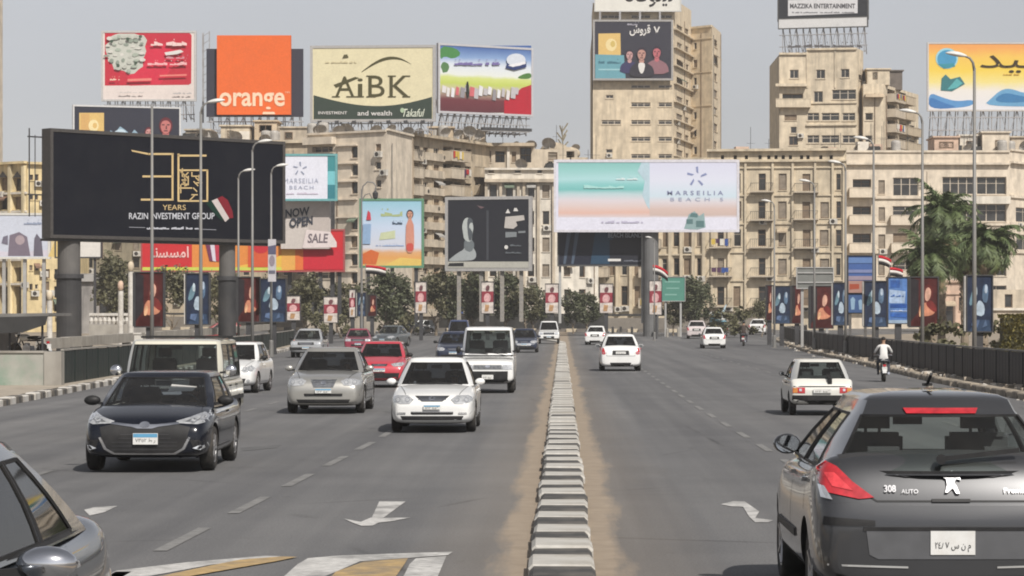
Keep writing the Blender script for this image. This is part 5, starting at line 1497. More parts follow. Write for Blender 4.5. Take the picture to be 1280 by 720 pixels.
# ---- green road sign and grey sign backs -------------------------------------------------
def road_sign(label, x0, x1, y0, y1, d, m, legs, ybase, lines=None, back=False):
    p = Poster('road_sign', label, 'road sign', (x0, d), (x1, d), y0, y1, m, frame=M_GALV, fw=.06, thick=.12)
    for px in legs:
        mb = MB(); a = p.W.px(px, y0 + 1, -.2); c = p.W.px(px, ybase, -.2); mb.bar(a, (a.x, a.y, gz(d) - .1), .18); mb.build('leg', M_GALV, p.root, world=True)
    return p
p = road_sign('teal green road sign board on posts in the middle of the far junction', 827, 856, 346.5, 376, 262, ink(92, 146, 132), (832, 851), 420)
p.shapes([[(831, 353), (850, 353), (850, 351.5), (831, 351.5)], [(833, 361), (849, 361), (849, 359.5), (833, 359.5)], [(831, 369), (846, 369), (846, 367.5), (831, 367.5)]], ink(140, 184, 172), 'lettering')
p = road_sign('back of a grey direction sign behind the right fence', 996.5, 1041, 335, 360, 178, mat('sign_back', (.17, .175, .165), .6, metal=.2, var=.15, scale=1.5), (1003, 1018, 1034), 430)
mb = MB(); mb.bar(p.W.px(997, 341, .04), p.W.px(1041, 341, .04), .08); mb.bar(p.W.px(997, 353, .04), p.W.px(1041, 353, .04), .08); mb.build('back_rail', M_GALV, p.root, world=True)

# ---- upright poster boxes along both sides -------------------------------------------------
def lightbox(label, x0, x1, y0, y1, d, kind, group=None, ybase=None, side=True):
    p = Poster('poster_box', label, 'poster box', (x0, d), (x1, d), y0, y1, M_DARKSTEEL if kind in ('red', 'blue') else W_, group=group, frame=M_DARKSTEEL, fw=.05, thick=.35)
    w, h = x1 - x0, y1 - y0
    U = lambda u, v: (x0 + u * w, y0 + v * h)
    def poly(pts, m, n='print'): p.poly([U(*q) for q in pts], m, n)
    if kind == 'red':
        poly([(.02, 1), (1, 1), (1, 0), (.02, 0)], inkm(84, 40, 40)); poly([(.02, .9), (.3, .7), (.3, .05), (.02, 0)], inkm(50, 46, 50)); poly([(.1, 1), (.9, 1), (.9, .82), (.5, .74), (.15, .84)], inkm(70, 30, 30))
        poly([(.3, .8), (.85, .78), (.95, .62), (.75, .5), (.5, .48), (.32, .6)], inkm(206, 140, 112), 'portrait'); poly([(.55, .56), (.92, .74), (.98, .6), (.76, .46), (.62, .46)], inkm(126, 50, 48), 'portrait')
        poly([(.42, .5), (.56, .52), (.8, .44), (.82, .2), (.66, .12), (.5, .2)], inkm(96, 44, 42), 'portrait'); poly([(.52, .44), (.62, .5), (.74, .4), (.76, .26), (.66, .19), (.55, .24)], inkm(216, 170, 150), 'portrait')
        poly([(.3, .8), (.42, .8), (.48, .62), (.36, .62)], inkm(226, 178, 140), 'portrait')
    elif kind == 'blue':
        poly([(0, 1), (1, 1), (1, 0), (0, 0)], inkm(44, 54, 76)); poly([(.1, 1), (.95, 1), (.9, .8), (.3, .78)], inkm(60, 78, 104)); poly([(.06, .55), (.3, .5), (.42, .3), (.28, .2), (.14, .34)], inkm(110, 140, 154), 'portrait')
        poly([(.6, .46), (.82, .5), (.86, .2), (.74, .14), (.62, .2)], inkm(96, 120, 146), 'portrait'); poly([(.3, .7), (.66, .74), (.72, .56), (.56, .44), (.4, .46)], inkm(176, 192, 206), 'portrait')
        poly([(.26, .34), (.4, .36), (.4, .2), (.3, .17)], inkm(190, 206, 214), 'portrait'); poly([(.68, .3), (.8, .32), (.82, .17), (.72, .14)], inkm(176, 190, 206), 'portrait'); poly([(.16, .9), (.4, .94), (.5, .8), (.2, .8)], inkm(96, 116, 150)); poly([(.6, .94), (.8, .9), (.74, .78)], inkm(90, 110, 140))
    elif kind == 'white':
        poly([(0, 1), (1, 1), (1, 0), (0, 0)], inkm(218, 208, 200)); poly([(0, .66), (1, .64), (1, .3), (0, .3)], inkm(150, 62, 74)); poly([(.2, .64), (.7, .64), (.8, .44), (.5, .34), (.2, .42)], inkm(224, 176, 176), 'portrait'); poly([(.3, .28), (.6, .3), (.7, .12), (.4, .1)], inkm(120, 80, 84), 'portrait'); poly([(.25, .94), (.55, .94), (.65, .74), (.3, .72)], inkm(190, 150, 110))
    elif kind == 'notice':
        poly([(0, 1), (1, 1), (1, 0), (0, 0)], inkm(92, 130, 190)); poly([(.04, .56), (.8, .56), (.84, .3), (.04, .26)], inkm(170, 192, 222)); poly([(.1, .22), (.56, .22), (.56, .06), (.1, .06)], inkm(60, 98, 166)); poly([(.1, .66), (.9, .66), (.9, .58), (.1, .58)], inkm(46, 86, 160)); poly([(.1, .86), (.9, .88), (.9, .78), (.1, .78)], inkm(60, 104, 180)); poly([(0, 1), (1, 1), (1, .93), (0, .93)], inkm(160, 182, 206))
        p.scribble(*U(.1, .36), *U(.75, .42), inkm(70, 110, 180), seed=int(x0)); p.scribble(*U(.1, .7), *U(.9, .74), inkm(196, 212, 236), seed=int(x0) + 1)
    # side edge, white on the blue boxes, and the stand
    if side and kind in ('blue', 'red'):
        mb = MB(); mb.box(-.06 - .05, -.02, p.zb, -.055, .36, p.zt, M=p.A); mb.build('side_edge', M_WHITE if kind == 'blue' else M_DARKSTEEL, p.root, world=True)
    g = gz(d)
    if p.zb - g > .15:
        mb = MB(); c = p.W.pt(p.W.L / 2, 0, -.2)
        mb.box(c.x - .16, c.y - .12, g, c.x + .16, c.y + .12, p.zb - .01); mb.build('stand', M_DARKSTEEL, p.root, world=True)
    return p
lightbox('red poster box of a singer, nearest on the left', 169, 204, 341, 408, 122, 'red')
lightbox('blue poster box right of the nearest red poster on the left', 233, 261, 342.5, 405, 132, 'blue')
lightbox('red poster box beside the thinner billboard pillar', 297.5, 324, 347, 402, 150, 'red')
lightbox('blue poster box under the yellow corner of the shop billboard', 326, 357, 349, 402, 158, 'blue')
lightbox('white and red poster box beyond the second blue one on the left', 358.5, 375, 370, 400, 205, 'white')
lightbox('white poster box between the left trees, right of the shop billboard', 405, 422, 371, 403, 215, 'white')
lightbox('narrow white poster box left of the small blue one by the left bushes', 437, 444, 362, 396, 222, 'white')
lightbox('small blue poster box among the left bushes', 447, 457, 366, 395, 224, 'blue')
lightbox('small red poster box among the left bushes', 460, 470, 369, 395, 228, 'red')
lightbox('white and pink poster box below the right corner of the children billboard', 519.5, 533, 352.5, 391, 236, 'white')
lightbox('white and pink poster box in front of trees below the dark portrait billboard', 602, 617, 352.5, 391.5, 238, 'white')
lightbox('white and pink poster box left of the far right-hand trees', 682, 698, 355, 391, 242, 'white')
lightbox('pink poster box just under the dark blue billboard', 750, 766, 355, 391, 244, 'white')
lightbox('white poster box at the foot of the beach billboard pillar', 812, 827, 351, 393, 246, 'white')
lightbox('blue poster box with a white edge under the palms, nearest on the right', 1209, 1240, 345, 414, 112, 'blue')
lightbox('red poster box left of the palms', 1138, 1172, 347, 408, 128, 'red')
lightbox('plain blue notice board between two poster boxes on the right', 1110.5, 1136, 347, 404, 138, 'notice')
lightbox('dark blue poster box left of the plain blue notice board', 1081, 1109, 352, 408, 148, 'blue')
lightbox('blue poster box half behind the tall blue sign', 1042, 1060, 354, 406, 164, 'blue')
lightbox('red poster box under the grey sign back', 1013, 1041, 358, 410, 174, 'red')
lightbox('red poster box left of the grey sign back', 990, 1003, 357.5, 404, 192, 'red')
lightbox('blue poster box at the far end of the right fence', 967, 988, 358, 404, 200, 'blue')
lightbox('dark red poster box at the far end of the right fence', 958, 966, 357, 400, 206, 'red', side=False)
# tall blue sign with an orange middle
p = Poster('blue_sign', 'tall blue sign with an orange band and white figures behind the right fence', 'sign', (1060.5, 150), (1094, 150), 320, 366, ink(78, 106, 164), frame=M_DARKSTEEL, fw=.05, thick=.3)
p.poly([(1060.5, 366), (1084, 366), (1084, 351), (1060.5, 351)], ink(176, 140, 130)); p.poly([(1062, 362), (1074, 361), (1074, 355), (1062, 355)], ink(170, 86, 66)); p.rect(1060.5, 345, 1094, 350, ink(160, 146, 160)); p.rect(1060.5, 322, 1094, 329, ink(104, 134, 184)); p.rect(1060.5, 337, 1094, 341, ink(130, 140, 180))
p2 = Poster('blue_sign', 'small blue panel with pale figures under the tall blue sign', 'sign', (1060.5, 150), (1085, 150), 367, 391, ink(74, 100, 146), frame=M_DARKSTEEL, fw=.04, thick=.25)
p2.shapes([[(1064, 387), (1068, 387), (1069, 374), (1066, 371), (1063, 374)], [(1074, 387), (1078, 387), (1079, 377), (1076, 374), (1073, 376)]], ink(150, 180, 206), 'figures')
for px in (1063, 1082):
    mb = MB(); mb.bar(p.W.px(px, 366, -.15), (p.W.px(px, 400, -.15).x, 150.15, .1), .14); mb.build('leg', M_WHITE, p.root, world=True)

# ---- street lamps ------------------------------------------------------------------------
M_LAMP = mat('lamp_post_grey', (0.20, 0.197, 0.19), .55, metal=.2, var=.1, scale=2, dirt=(.2, .17, .13), dirt_amt=.4, dirt_scale=1)
M_HEAD = mat('lamp_head_white', (0.62, 0.61, 0.58), .4, var=.08, scale=2)
def lamp_proto():
    root = thing('street_lamp', 'x', 'street lamp', (0, 0, 0), 0, 'tall street lamps')
    mb = MB(); mb.tube([(0, 0, 0), (0, 0, 4), (0, 0, 10.6)], [.085, .072, .05], 10); mb.build('pole', M_LAMP, root, smooth=True)
    mb = MB(); mb.box(-.16, -.16, 0, .16, .16, .05); mb.lathe([(.15, .05), (.13, .9), (.11, .95)], 10); mb.build('base', M_LAMP, root)
    mb = MB(); mb.tube([(0, 0, 10.5), (-.05, 0, 10.78), (-.16, 0, 10.93), (-.34, 0, 11.0)], [.05, .045, .04, .035], 8); mb.build('arm', M_LAMP, root, smooth=True)
    mb = MB()
    n = 9
    for i in range(n + 1):
        t = i / n; w = .15 * math.sin(PI * (t * .8 + .12)); hh = .09 * math.sin(PI * (t * .8 + .12))
        x = -.27 - .72 * t; z = 10.99 + .10 * t
        for k in range(8):
            a = 2 * PI * k / 8
            mb.v.append((x, w * math.cos(a), z + (hh * 1.3 if math.sin(a) > 0 else hh * .7) * math.sin(a)))
    for i in range(n):
        for k in range(8):
            a = i * 8 + k; b_ = i * 8 + (k + 1) % 8; mb.f.append((a, b_, b_ + 8, a + 8)); mb.m.append(0)
    mb.f.append(tuple(range(8))); mb.m.append(0); mb.f.append(tuple(n * 8 + k for k in reversed(range(8)))); mb.m.append(0)
    mb.build('lamp_head', M_HEAD, root, smooth=True)
    return root
LP = lamp_proto()
lamps = [  # photo column of the pole, distance, height scale, turn, label
    (190, 109, 1.0, PI, 'headless street lamp pole in front of the left half of the black billboard'),
    (251, 112, 1.0, PI, 'street lamp with its white head against the orange billboard'),
    (315.5, 134, .98, PI, 'taller street lamp pole behind the right end of the black billboard'),
    (298, 152, .94, PI, 'street lamp with a low white head before the thin pillar of the black billboard'),
    (339, 149, .95, PI, 'street lamp left of the white star billboard, its head at the board corner'),
    (1153, 113, .97, 0, 'street lamp left of the yellow billboard, arm towards the stepped tower'),
    (1218, 90, .98, 0, 'street lamp in front of the yellow billboard and palms'),
    (1092, 130, .97, 0, 'street lamp whose head is in front of the stepped tower wing'),
    (1057, 146, .95, 0, 'street lamp just right of the classical building corner'),
    (1018, 166, .95, 0, 'street lamp in front of the right part of the classical building'),
    (968, 190, .93, 0, 'street lamp in front of the classical balconies, farthest on the right'),
    (818, 232, .80, 0, 'slim street lamp in front of the pillar of the beach billboard'),
]
for i, (px, d, s_, rz, lab) in enumerate(lamps):
    o = LP if i == 0 else copy_tree(LP)
    o.location = ((px - CX) * d / F, d, gz(d)); o.rotation_euler = (0, 0, rz + R.uniform(-.15, .15)); o.scale = (s_, s_, s_)
    o['label'] = lab
for ch in list(LP.children):      # the nearest pole on the left has lost its head
    if ch.name.split('.')[0] in ('arm', 'lamp_head'): bpy.data.objects.remove(ch)
# twin curled lantern post
r_ = thing('lantern_post', 'old lantern post with two curled arms against the corner block', 'street lamp', ((452 - CX) * 188 / F, 188, gz(188)))
mb = MB(); mb.tube([(0, 0, 0), (0, 0, 7.2), (0, 0, 11)], [.1, .07, .05], 8); mb.build('pole', M_LAMP, r_)
mb = MB(); mb.tube([(0, 0, 10.6), (.1, 0, 11.2), (.4, 0, 11.5), (.8, 0, 11.45), (1.0, 0, 11.2), (.95, 0, 10.9)], .05, 7); mb.tube([(.75, 0, 10.3), (.55, 0, 10.7), (.25, 0, 10.6), (0, 0, 10.2)], .04, 6); mb.build('arm', M_LAMP, r_)
mb = MB(); mb.lathe([(.05, .3), (.2, .12), (.17, -.2), (.05, -.3)], 10, 'z', (.95, 0, 10.6)); mb.build('lantern', M_DARKSTEEL, r_)
# signs on lamp posts (small vertical banner)
p = Poster('lamp_banner', 'small printed banner on the lamp post left of the white star billboard', 'banner', (335, 148.3), (345, 148.3), 299, 352, ink(198, 196, 200), frame=None, thick=.05)
p.poly([(335, 318), (345, 318), (345, 306), (335, 308)], ink(96, 96, 120)); p.ellipse(340, 326, 3.6, 7, ink(150, 140, 150), 'print', 12); p.rect(336, 338, 344, 342, ink(110, 110, 124))
# white lamp pedestals on the slip road parapet
LPX = [(172, 128), (187, 130), (247, 150), (303, 178)]
pr = None
for i, (px, d) in enumerate(LPX):
    if pr is None:
        pr = thing('parapet_post', 'x', 'post', (0, 0, 0), 0, 'pale posts on the slip road parapet')
        mb = MB(); mb.box(-.14, -.14, 0, .14, .14, 1.25); mb.build('shaft', M_WHITE, pr)
        mb = MB(); mb.box(-.18, -.18, 1.25, .18, .18, 1.33); mb.build('cap', M_WHITE, pr)
        mb = MB(); mb.bar((.14, 0, 1.2), (.5, 0, .1), .09); mb.build('brace', M_WHITE, pr)
        o = pr
    else: o = copy_tree(pr)
    o.location = ((px - CX) * d / F, d, .1); o['label'] = ['pale braced post under the nearest red poster on the left', 'pale braced post just right of the first one under the red poster', 'pale braced post above the cream off-roader roof', 'pale braced post above the white car behind the off-roader'][i]

# ---- flags ---------------------------------------------------------------------------------
def flag(label, px, py, d, w, h, rz, droop=.35, lean=.0):
    root = thing('flag', label, 'flag', at(px, py, d), rz)
    for k, m in enumerate((ink(188, 40, 52), ink(226, 222, 216), ink(34, 32, 34))):
        mb = MB(); n = 8
        for i in range(n + 1):
            t = i / n; x = w * t; yy = .10 * w * math.sin(t * 6 + k * .3) * t
            z0 = -h * (k + 1) / 3 - droop * w * t * t; z1 = -h * k / 3 - droop * w * t * t
            mb.v += [(x, yy, z0), (x, yy, z1), (x, yy + .02, z0), (x, yy + .02, z1)]
        for i in range(n):
            a = i * 4
            for q in ((a, a + 4, a + 5, a + 1), (a + 2, a + 3, a + 7, a + 6), (a + 1, a + 5, a + 7, a + 3), (a, a + 2, a + 6, a + 4)): mb.f.append(q); mb.m.append(0)
        mb.build('stripe', m, root, smooth=True)
    mb = MB(); mb.tube([(0, 0, -h * 2.1), (0, 0, .1)], .02, 6); mb.build('staff', M_LAMP, root)
flag('red white and black flag by the tall blue sign on the right', 1098, 319, 146, .75, .5, .3, .35)
flag('red white and black flag below the children billboard', 457, 331, 186, 1.4, .6, .2, .15)
flag('red white and black flag beside the beach billboard pillar', 816, 331, 232, 1.3, .8, .1, .5)
flag('red white and black flag above the red poster box on the right', 1112, 334, 140, .7, .45, .1, .2)
# ============================================================ TREES AND PLANTS
def leaf_mat(name, a, b):
    m = bpy.data.materials.new(name); m.use_nodes = True
    t = m.node_tree; bs = t.nodes['Principled BSDF']; bs.inputs['Roughness'].default_value = .6
    tc = t.nodes.new('ShaderNodeTexCoord'); n = t.nodes.new('ShaderNodeTexNoise'); n.inputs['Scale'].default_value = 1.3; n.inputs['Detail'].default_value = 5
    t.links.new(tc.outputs['Object'], n.inputs['Vector'])
    r = t.nodes.new('ShaderNodeValToRGB'); r.color_ramp.elements[0].position = .35; r.color_ramp.elements[1].position = .65
    r.color_ramp.elements[0].color = (*a, 1); r.color_ramp.elements[1].color = (*b, 1)
    t.links.new(n.outputs['Fac'], r.inputs['Fac']); t.links.new(r.outputs['Color'], bs.inputs['Base Color'])
    return m
L_DARK = leaf_mat('dusty_dark_leaves', (.050, .058, .030), (.095, .105, .052))
L_OLIVE = leaf_mat('dusty_olive_leaves', (.075, .072, .038), (.135, .128, .066))
L_PALM = leaf_mat('palm_leaves', (.055, .085, .030), (.13, .165, .065))
L_DRY = leaf_mat('dry_palm_leaves', (.17, .125, .07), (.26, .20, .115))
M_BARK = mat('tree_bark', (.21, .17, .125), .95, var=.25, scale=5, bump=.4, bscale=12)

def crown_mesh(seed, rx, ry, rz, n, leaf, clumps):
    r = random.Random(seed); mb = MB()
    cl = []
    for i in range(clumps):
        a = r.uniform(0, 2 * PI); t = r.uniform(-.8, 1); q = math.sqrt(max(0, 1 - t * t)) * r.uniform(.25, .95)
        cl.append((rx * q * math.cos(a), ry * q * math.sin(a), rz * t * .85, r.uniform(.22, .46)))
    for i in range(n):
        c = r.choice(cl)
        d = Vector((r.gauss(0, 1), r.gauss(0, 1), r.gauss(0, 1))).normalized() * r.random() ** .4
        p = Vector((c[0] + d.x * rx * c[3], c[1] + d.y * ry * c[3], c[2] + d.z * rz * c[3] * 1.05))
        s_ = leaf * r.uniform(.6, 1.4)
        u = Vector((r.gauss(0, 1), r.gauss(0, 1), r.gauss(0, .6))).normalized(); v = u.cross(Vector((r.gauss(0, 1), r.gauss(0, 1), r.gauss(0, 1)))).normalized()
        mb.quad(p - u * s_ - v * s_ * .45, p + u * s_ * .2 - v * s_ * .6, p + u * s_ + v * s_ * .3, p - u * s_ * .3 + v * s_ * .6)
    return mb
def trunk_mesh(seed, h, r0, spread):
    r = random.Random(seed); mb = MB()
    x = y = 0; pts = [(0, 0, -.2)]
    for k in range(1, 5):
        x += r.uniform(-.2, .2); y += r.uniform(-.2, .2); pts.append((x, y, h * k / 4))
    mb.tube(pts, [r0, r0 * .85, r0 * .7, r0 * .6, r0 * .4], 8)
    for k in range(6):
        a = 2 * PI * k / 6 + r.uniform(-.4, .4); z = h * r.uniform(.5, .95)
        e = (x * .7 + math.cos(a) * spread * r.uniform(.5, .9), y * .7 + math.sin(a) * spread * r.uniform(.5, .9), z + spread * r.uniform(.5, .9))
        m_ = (x * .7 + math.cos(a) * spread * .3, y * .7 + math.sin(a) * spread * .3, z + spread * .25)
        mb.tube([(x * .7, y * .7, z), m_, e], [r0 * .4, r0 * .28, r0 * .1], 6)
    return mb
PROT = []
for i, (lm, rx, rz, n, cl) in enumerate(((L_DARK, 2.5, 2.4, 2600, 24), (L_OLIVE, 2.2, 2.6, 2300, 20), (L_DARK, 2.0, 3.0, 2300, 22), (L_OLIVE, 2.8, 1.9, 2300, 22))):
    PROT.append((crown_mesh(50 + i, rx, rx * .9, rz, n, .17, cl).mesh('crown', lm), trunk_mesh(70 + i, 2.2, .18, 1.4).mesh('trunk', M_BARK), rz))
def tree(label, px, ytop, d, kind, group, hscale=1.0, wscale=1.0, zbase=0.3):
    cm, tm, rz = PROT[kind]
    X = (px - CX) * d / F; zt = H - (ytop - HY) * d / F
    root = thing('street_tree', label, 'tree', (X, d, zbase), R.uniform(0, 6), group)
    hh = zt - zbase; k = hh / (1.9 + 2 * rz * .92)
    root.scale = (k * wscale, k * wscale, k)
    link('trunk', tm, root); link('crown', cm, root, (0, 0, 1.9 + rz * .9))
    return root
TREES = [(338, 345, 214, 2, .7), (384, 343, 236, 1, .9), (432, 352, 262, 3, .9), (398, 356, 255, 0, .8), (480, 340, 250, 0, .9), (502, 345, 268, 2, .9), (545, 338, 270, 1, .9), (566, 344, 285, 0, 1.0),
         (590, 340, 276, 2, .9), (634, 342, 282, 0, 1.0), (655, 356, 280, 1, .9), (668, 358, 288, 0, .9), (716, 362, 286, 2, 1.1), (736, 366, 290, 0, 1.0), (862, 348, 278, 0, 1.0), (878, 352, 284, 2, .9), (842, 374, 270, 3, .8), (952, 372, 262, 1, .7)]
TREES = [(a, b + 4, c, d, e * 1.15) for a, b, c, d, e in TREES]
TL = ['slim dark tree just right of the second blue poster box on the left', 'olive tree below the red end of the shop billboard', 'low olive tree between the white poster boxes on the left', 'dark bush like tree behind the white poster box right of the shop billboard',
      'dark tree left under the children billboard', 'narrow dark tree below the child of the light blue billboard', 'olive tree left under the dark portrait billboard', 'dark tree under the left corner of the dark portrait billboard', 'narrow tree left of the white poster under the dark portrait billboard',
      'dark tree right of the white poster under the dark portrait billboard', 'olive tree at the right foot of the dark portrait billboard', 'dark tree left of the white poster near the median', 'dense green tree right of the white poster near the median', 'dark tree left of the pink poster under the dark blue billboard',
      'dark bushy tree right of the teal road sign', 'narrow dark tree beside the bushy one right of the teal road sign', 'low scrubby tree below the teal road sign', 'small olive tree beside the far end of the right fence']
for (px, yt, d, k, ws), lab in zip(TREES, TL): tree(lab, px, yt, d, k, 'trees along the far side of the junction', wscale=ws, zbase=gz(d) - .1)
LTREES = [(142, 322, 262, 1, .9, 'dusty olive tree behind the thick billboard pillar'), (217, 338, 230, 1, .9, 'olive tree between the nearest red and blue posters on the left'), (276, 342, 232, 3, .8, 'olive tree right of the nearest blue poster on the left'), (152, 352, 250, 3, .9, 'low olive tree in front of the grey shop')]
for px, yt, d, k, ws, lab in LTREES: tree(lab, px, yt, d, k, 'dusty trees on the left', wscale=ws, zbase=0)

# low shrubs on the verge in front of the far wall and behind the right fence
def shrubs(name, label, spots, lm, rx, rz, n, leaf):
    me = crown_mesh(91, rx, rx, rz, n, leaf, 9).mesh('foliage', lm)
    st = MB()
    for k in range(5): st.tube([(0, 0, 0), (math.cos(k) * rx * .3, math.sin(k * 2) * rx * .3, rz * .9)], [.03, .015], 5)
    sm = st.mesh('stem', M_BARK)
    return me, sm
me, sm = shrubs('s', '', None, L_OLIVE, .8, .6, 380, .10)
SH = [(395, 394, 250, 'low shrub left of the white poster beyond the shop billboard'), (426, 397, 250, 'low shrub right of the white poster beyond the shop billboard'), (488, 393, 264, 'low shrub by the left bushes near the small red poster box'),
      (512, 394, 266, 'low shrub at the left of the pink poster box'), (900, 390, 258, 'low shrub right of the teal sign trees'), (927, 388, 254, 'low shrub left of the far end of the right fence'), (1182, 405, 120, 'low shrub behind the right fence between two poster boxes'), (1250, 404, 116, 'low shrub behind the right fence near the photo edge')]
for px, py, d, lab in SH:
    X = (px - CX) * d / F; z = H - (py - HY) * d / F
    root = thing('shrub', lab, 'shrub', (X, d, gz(d)), R.uniform(0, 6), 'low roadside shrubs'); k = max(.6, (z - gz(d)) / 1.15); root.scale = (k, k, k)
    link('foliage', me, root, (0, 0, .6)); link('stem', sm, root)
mb = MB()   # trimmed yellow-green hedge behind the right fence, at the photo edge
r = random.Random(5)
a = at(1252, 393, 108); b_ = at(1330, 393, 108)
for i in range(2600):
    x = r.uniform(a.x, b_.x); y = 108 + r.uniform(0, 1.2); z = r.uniform(.3, a.z)
    if r.random() < .5: y = 108 + r.uniform(0, .15)
    elif r.random() < .6: z = a.z - r.uniform(0, .12)
    s_ = r.uniform(.04, .09); u = Vector((r.gauss(0, 1), r.gauss(0, 1), r.gauss(0, 1))).normalized(); v = u.cross(Vector((.3, .5, .8))).normalized(); p = Vector((x, y, z))
    mb.quad(p - u * s_, p + v * s_ * .6, p + u * s_, p - v * s_ * .6)
h = thing('hedge', 'trimmed yellow green hedge at the right edge behind the fence', 'hedge', (a.x, 108, 0))
mb.build('foliage', leaf_mat('hedge_leaves', (.13, .115, .030), (.21, .18, .055)), h, world=True, recalc=False)
mb = MB(); mb.box(a.x + .1, 108.15, 0, b_.x - .1, 109.1, a.z - .15); mb.build('branches', mat('hedge_branches', (.06, .055, .025), .95, var=.4, scale=6), h, world=True)

# ---- date palms -----------------------------------------------------------------------------
def frond(mb, base, a, elev, length, r, droop, dry=False):
    """an arching rib with two rows of narrow leaflets"""
    d = Vector((math.cos(a), math.sin(a), 0)); pts = []
    n = 13; p = Vector(base); e = elev
    for i in range(n):
        pts.append(Vector(p)); stp = length / n
        p = p + (d * math.cos(e) + Vector((0, 0, math.sin(e)))) * stp
        e -= droop / n * (1 + i * .12)
    mb.tube(pts, [.035 * (1 - .8 * i / n) for i in range(n)], 4, 0)
    side = Vector((-d.y, d.x, 0))
    for i in range(1, n - 1):
        t = i / n
        L = length * .20 * math.sin(PI * min(1, t * .85 + .18)) + .1
        dirn = (pts[i + 1] - pts[i]).normalized(); up = side.cross(dirn)
        for sg in (-1, 1):
            for k in range(5):
                q = pts[i] + (pts[i + 1] - pts[i]) * (k / 4)
                tip = q + (side * sg * .8 + dirn * .65 + Vector((0, 0, -.30 if not dry else -.8)) + up * r.uniform(-.3, .55) + dirn * r.uniform(-.3, .3)).normalized() * L * r.uniform(.55, 1.3)
                w = dirn * .052
                mb.quad(q - w, q + w, tip + w * .3, tip - w * .3)
def palm(label, px, d, ycrown, seed, nf, flen, lean=0.0):
    r = random.Random(seed)
    X = (px - CX) * d / F; zc = H - (ycrown - HY) * d / F
    root = thing('palm_tree', label, 'palm', (X, d, 0), 0, 'date palms behind the right fence')
    mb = MB(); pts = []; n = 16
    for i in range(n + 1):
        t = i / n; pts.append((lean * t * t, 0, zc * t))
    mb.tube(pts, [.26 + .05 * (i % 2) + (.08 if i > n - 3 else 0) for i in range(n + 1)], 10)
    for i in range(140):  # old leaf bases
        t = r.uniform(.2, 1); a = r.uniform(0, 2 * PI); z = zc * t; x0 = lean * t * t
        mb.bar((x0 + .24 * math.cos(a), .24 * math.sin(a), z - .1), (x0 + .40 * math.cos(a), .40 * math.sin(a), z + .16), .08, .05)
    mb.build('trunk', M_BARK, root)
    me_d = None
    for i in range(nf):
        mb = MB(); a = 2 * PI * i * .382 + r.uniform(-.2, .2); t = i / nf
        frond(mb, (lean + .12 * math.cos(a), .12 * math.sin(a), zc), a, 1.38 - 1.8 * t + r.uniform(-.35, .3), flen * r.uniform(.7, 1.15), r, r.uniform(.8, 1.4) + .8 * t)
        mb.build('frond', L_PALM, root, recalc=False)
    for i in range(7):
        mb = MB(); a = r.uniform(0, 2 * PI)
        frond(mb, (lean + .2 * math.cos(a), .2 * math.sin(a), zc - .25), a, -.5 + r.uniform(-.3, .2), flen * .75, r, .9, True)
        mb.build('dry_frond', L_DRY, root, recalc=False)
palm('tall date palm whose crown stands highest, left of the lamp before the yellow billboard', 1177, 190, 270, 3, 60, 3.3)
palm('date palm with a drooping crown at the right, lower than its neighbour', 1230, 184, 304, 8, 60, 3.0, .2)
palm('short date palm low at the left of the palm group', 1166, 178, 322, 12, 44, 2.9, -.2)
palm('short bushy date palm in the middle of the palm group', 1206, 196, 314, 15, 48, 3.0)
# ============================================================ VEHICLES
def paint(name, col, metal=0.0, rough=.32, dusty=.35, coat=1.0, spec=.5):
    return mat('car_paint_' + name, col, rough, metal=metal, var=.03, scale=2, coat=coat, spec=spec, dirt=tuple(min(1, .55 * c + .10) for c in col), dirt_amt=dusty * .5, dirt_scale=1.6)
M_GLASS = glass_mat('car_glass', (.78, .86, .84), .80)
M_GLASSD = glass_mat('dark_car_glass', (.62, .68, .74), .55)
M_INT = mat('car_interior', (.030, .030, .032), .8, var=.2, scale=4)
M_SEAT = mat('car_seat', (.055, .055, .058), .85, var=.2, scale=6)
M_TRIM = mat('black_plastic', (.016, .016, .017), .55, var=.2, scale=6, dirt=(.06, .055, .05), dirt_amt=.25, dirt_scale=3, spec=.3)
M_CHROME = mat('chrome', (.75, .75, .76), .12, metal=1.0, var=.04)
M_ALLOY = mat('alloy', (.42, .42, .43), .35, metal=.7, var=.08, dirt=(.2, .16, .12), dirt_amt=.4, dirt_scale=5)
M_LENS = mat('headlight_lens', (.50, .51, .52), .10, metal=.35, var=.25, scale=14, coat=1)
M_LENSD = mat('smoked_lens', (.16, .165, .17), .10, metal=.3, var=.4, scale=14, coat=1)
M_BULB = mat('lamp_reflector', (.82, .83, .84), .12, metal=.8, var=.1, coat=1)
M_RED = mat('red_lens', (.42, .022, .030), .14, var=.25, scale=16, coat=1)
M_AMBER = mat('amber_lens', (.55, .20, .03), .15, var=.2, scale=16, coat=1)
M_PLATE = mat('white_plate', (.66, .66, .64), .5, var=.06, scale=8, dirt=(.4, .35, .28), dirt_amt=.3, dirt_scale=6)
M_PLATEB = mat('blue_plate_band', (.10, .30, .48), .5, var=.08)
M_INK = mat('plate_lettering', (.03, .03, .03), .6)
M_MIRROR = mat('mirror_glass', (.5, .52, .54), .04, metal=1.0, var=.03)
M_PAPER = mat('sheet_of_paper', (.72, .71, .68), .8, var=.05)

def smooth_sub(me, lv):
    o = bpy.data.objects.new('t', me); C.objects.link(o)
    md = o.modifiers.new('s', 'SUBSURF'); md.levels = lv; md.render_levels = lv
    dg = bpy.context.evaluated_depsgraph_get(); dg.update()
    out = bpy.data.meshes.new_from_object(o.evaluated_get(dg))
    bpy.data.objects.remove(o); return out

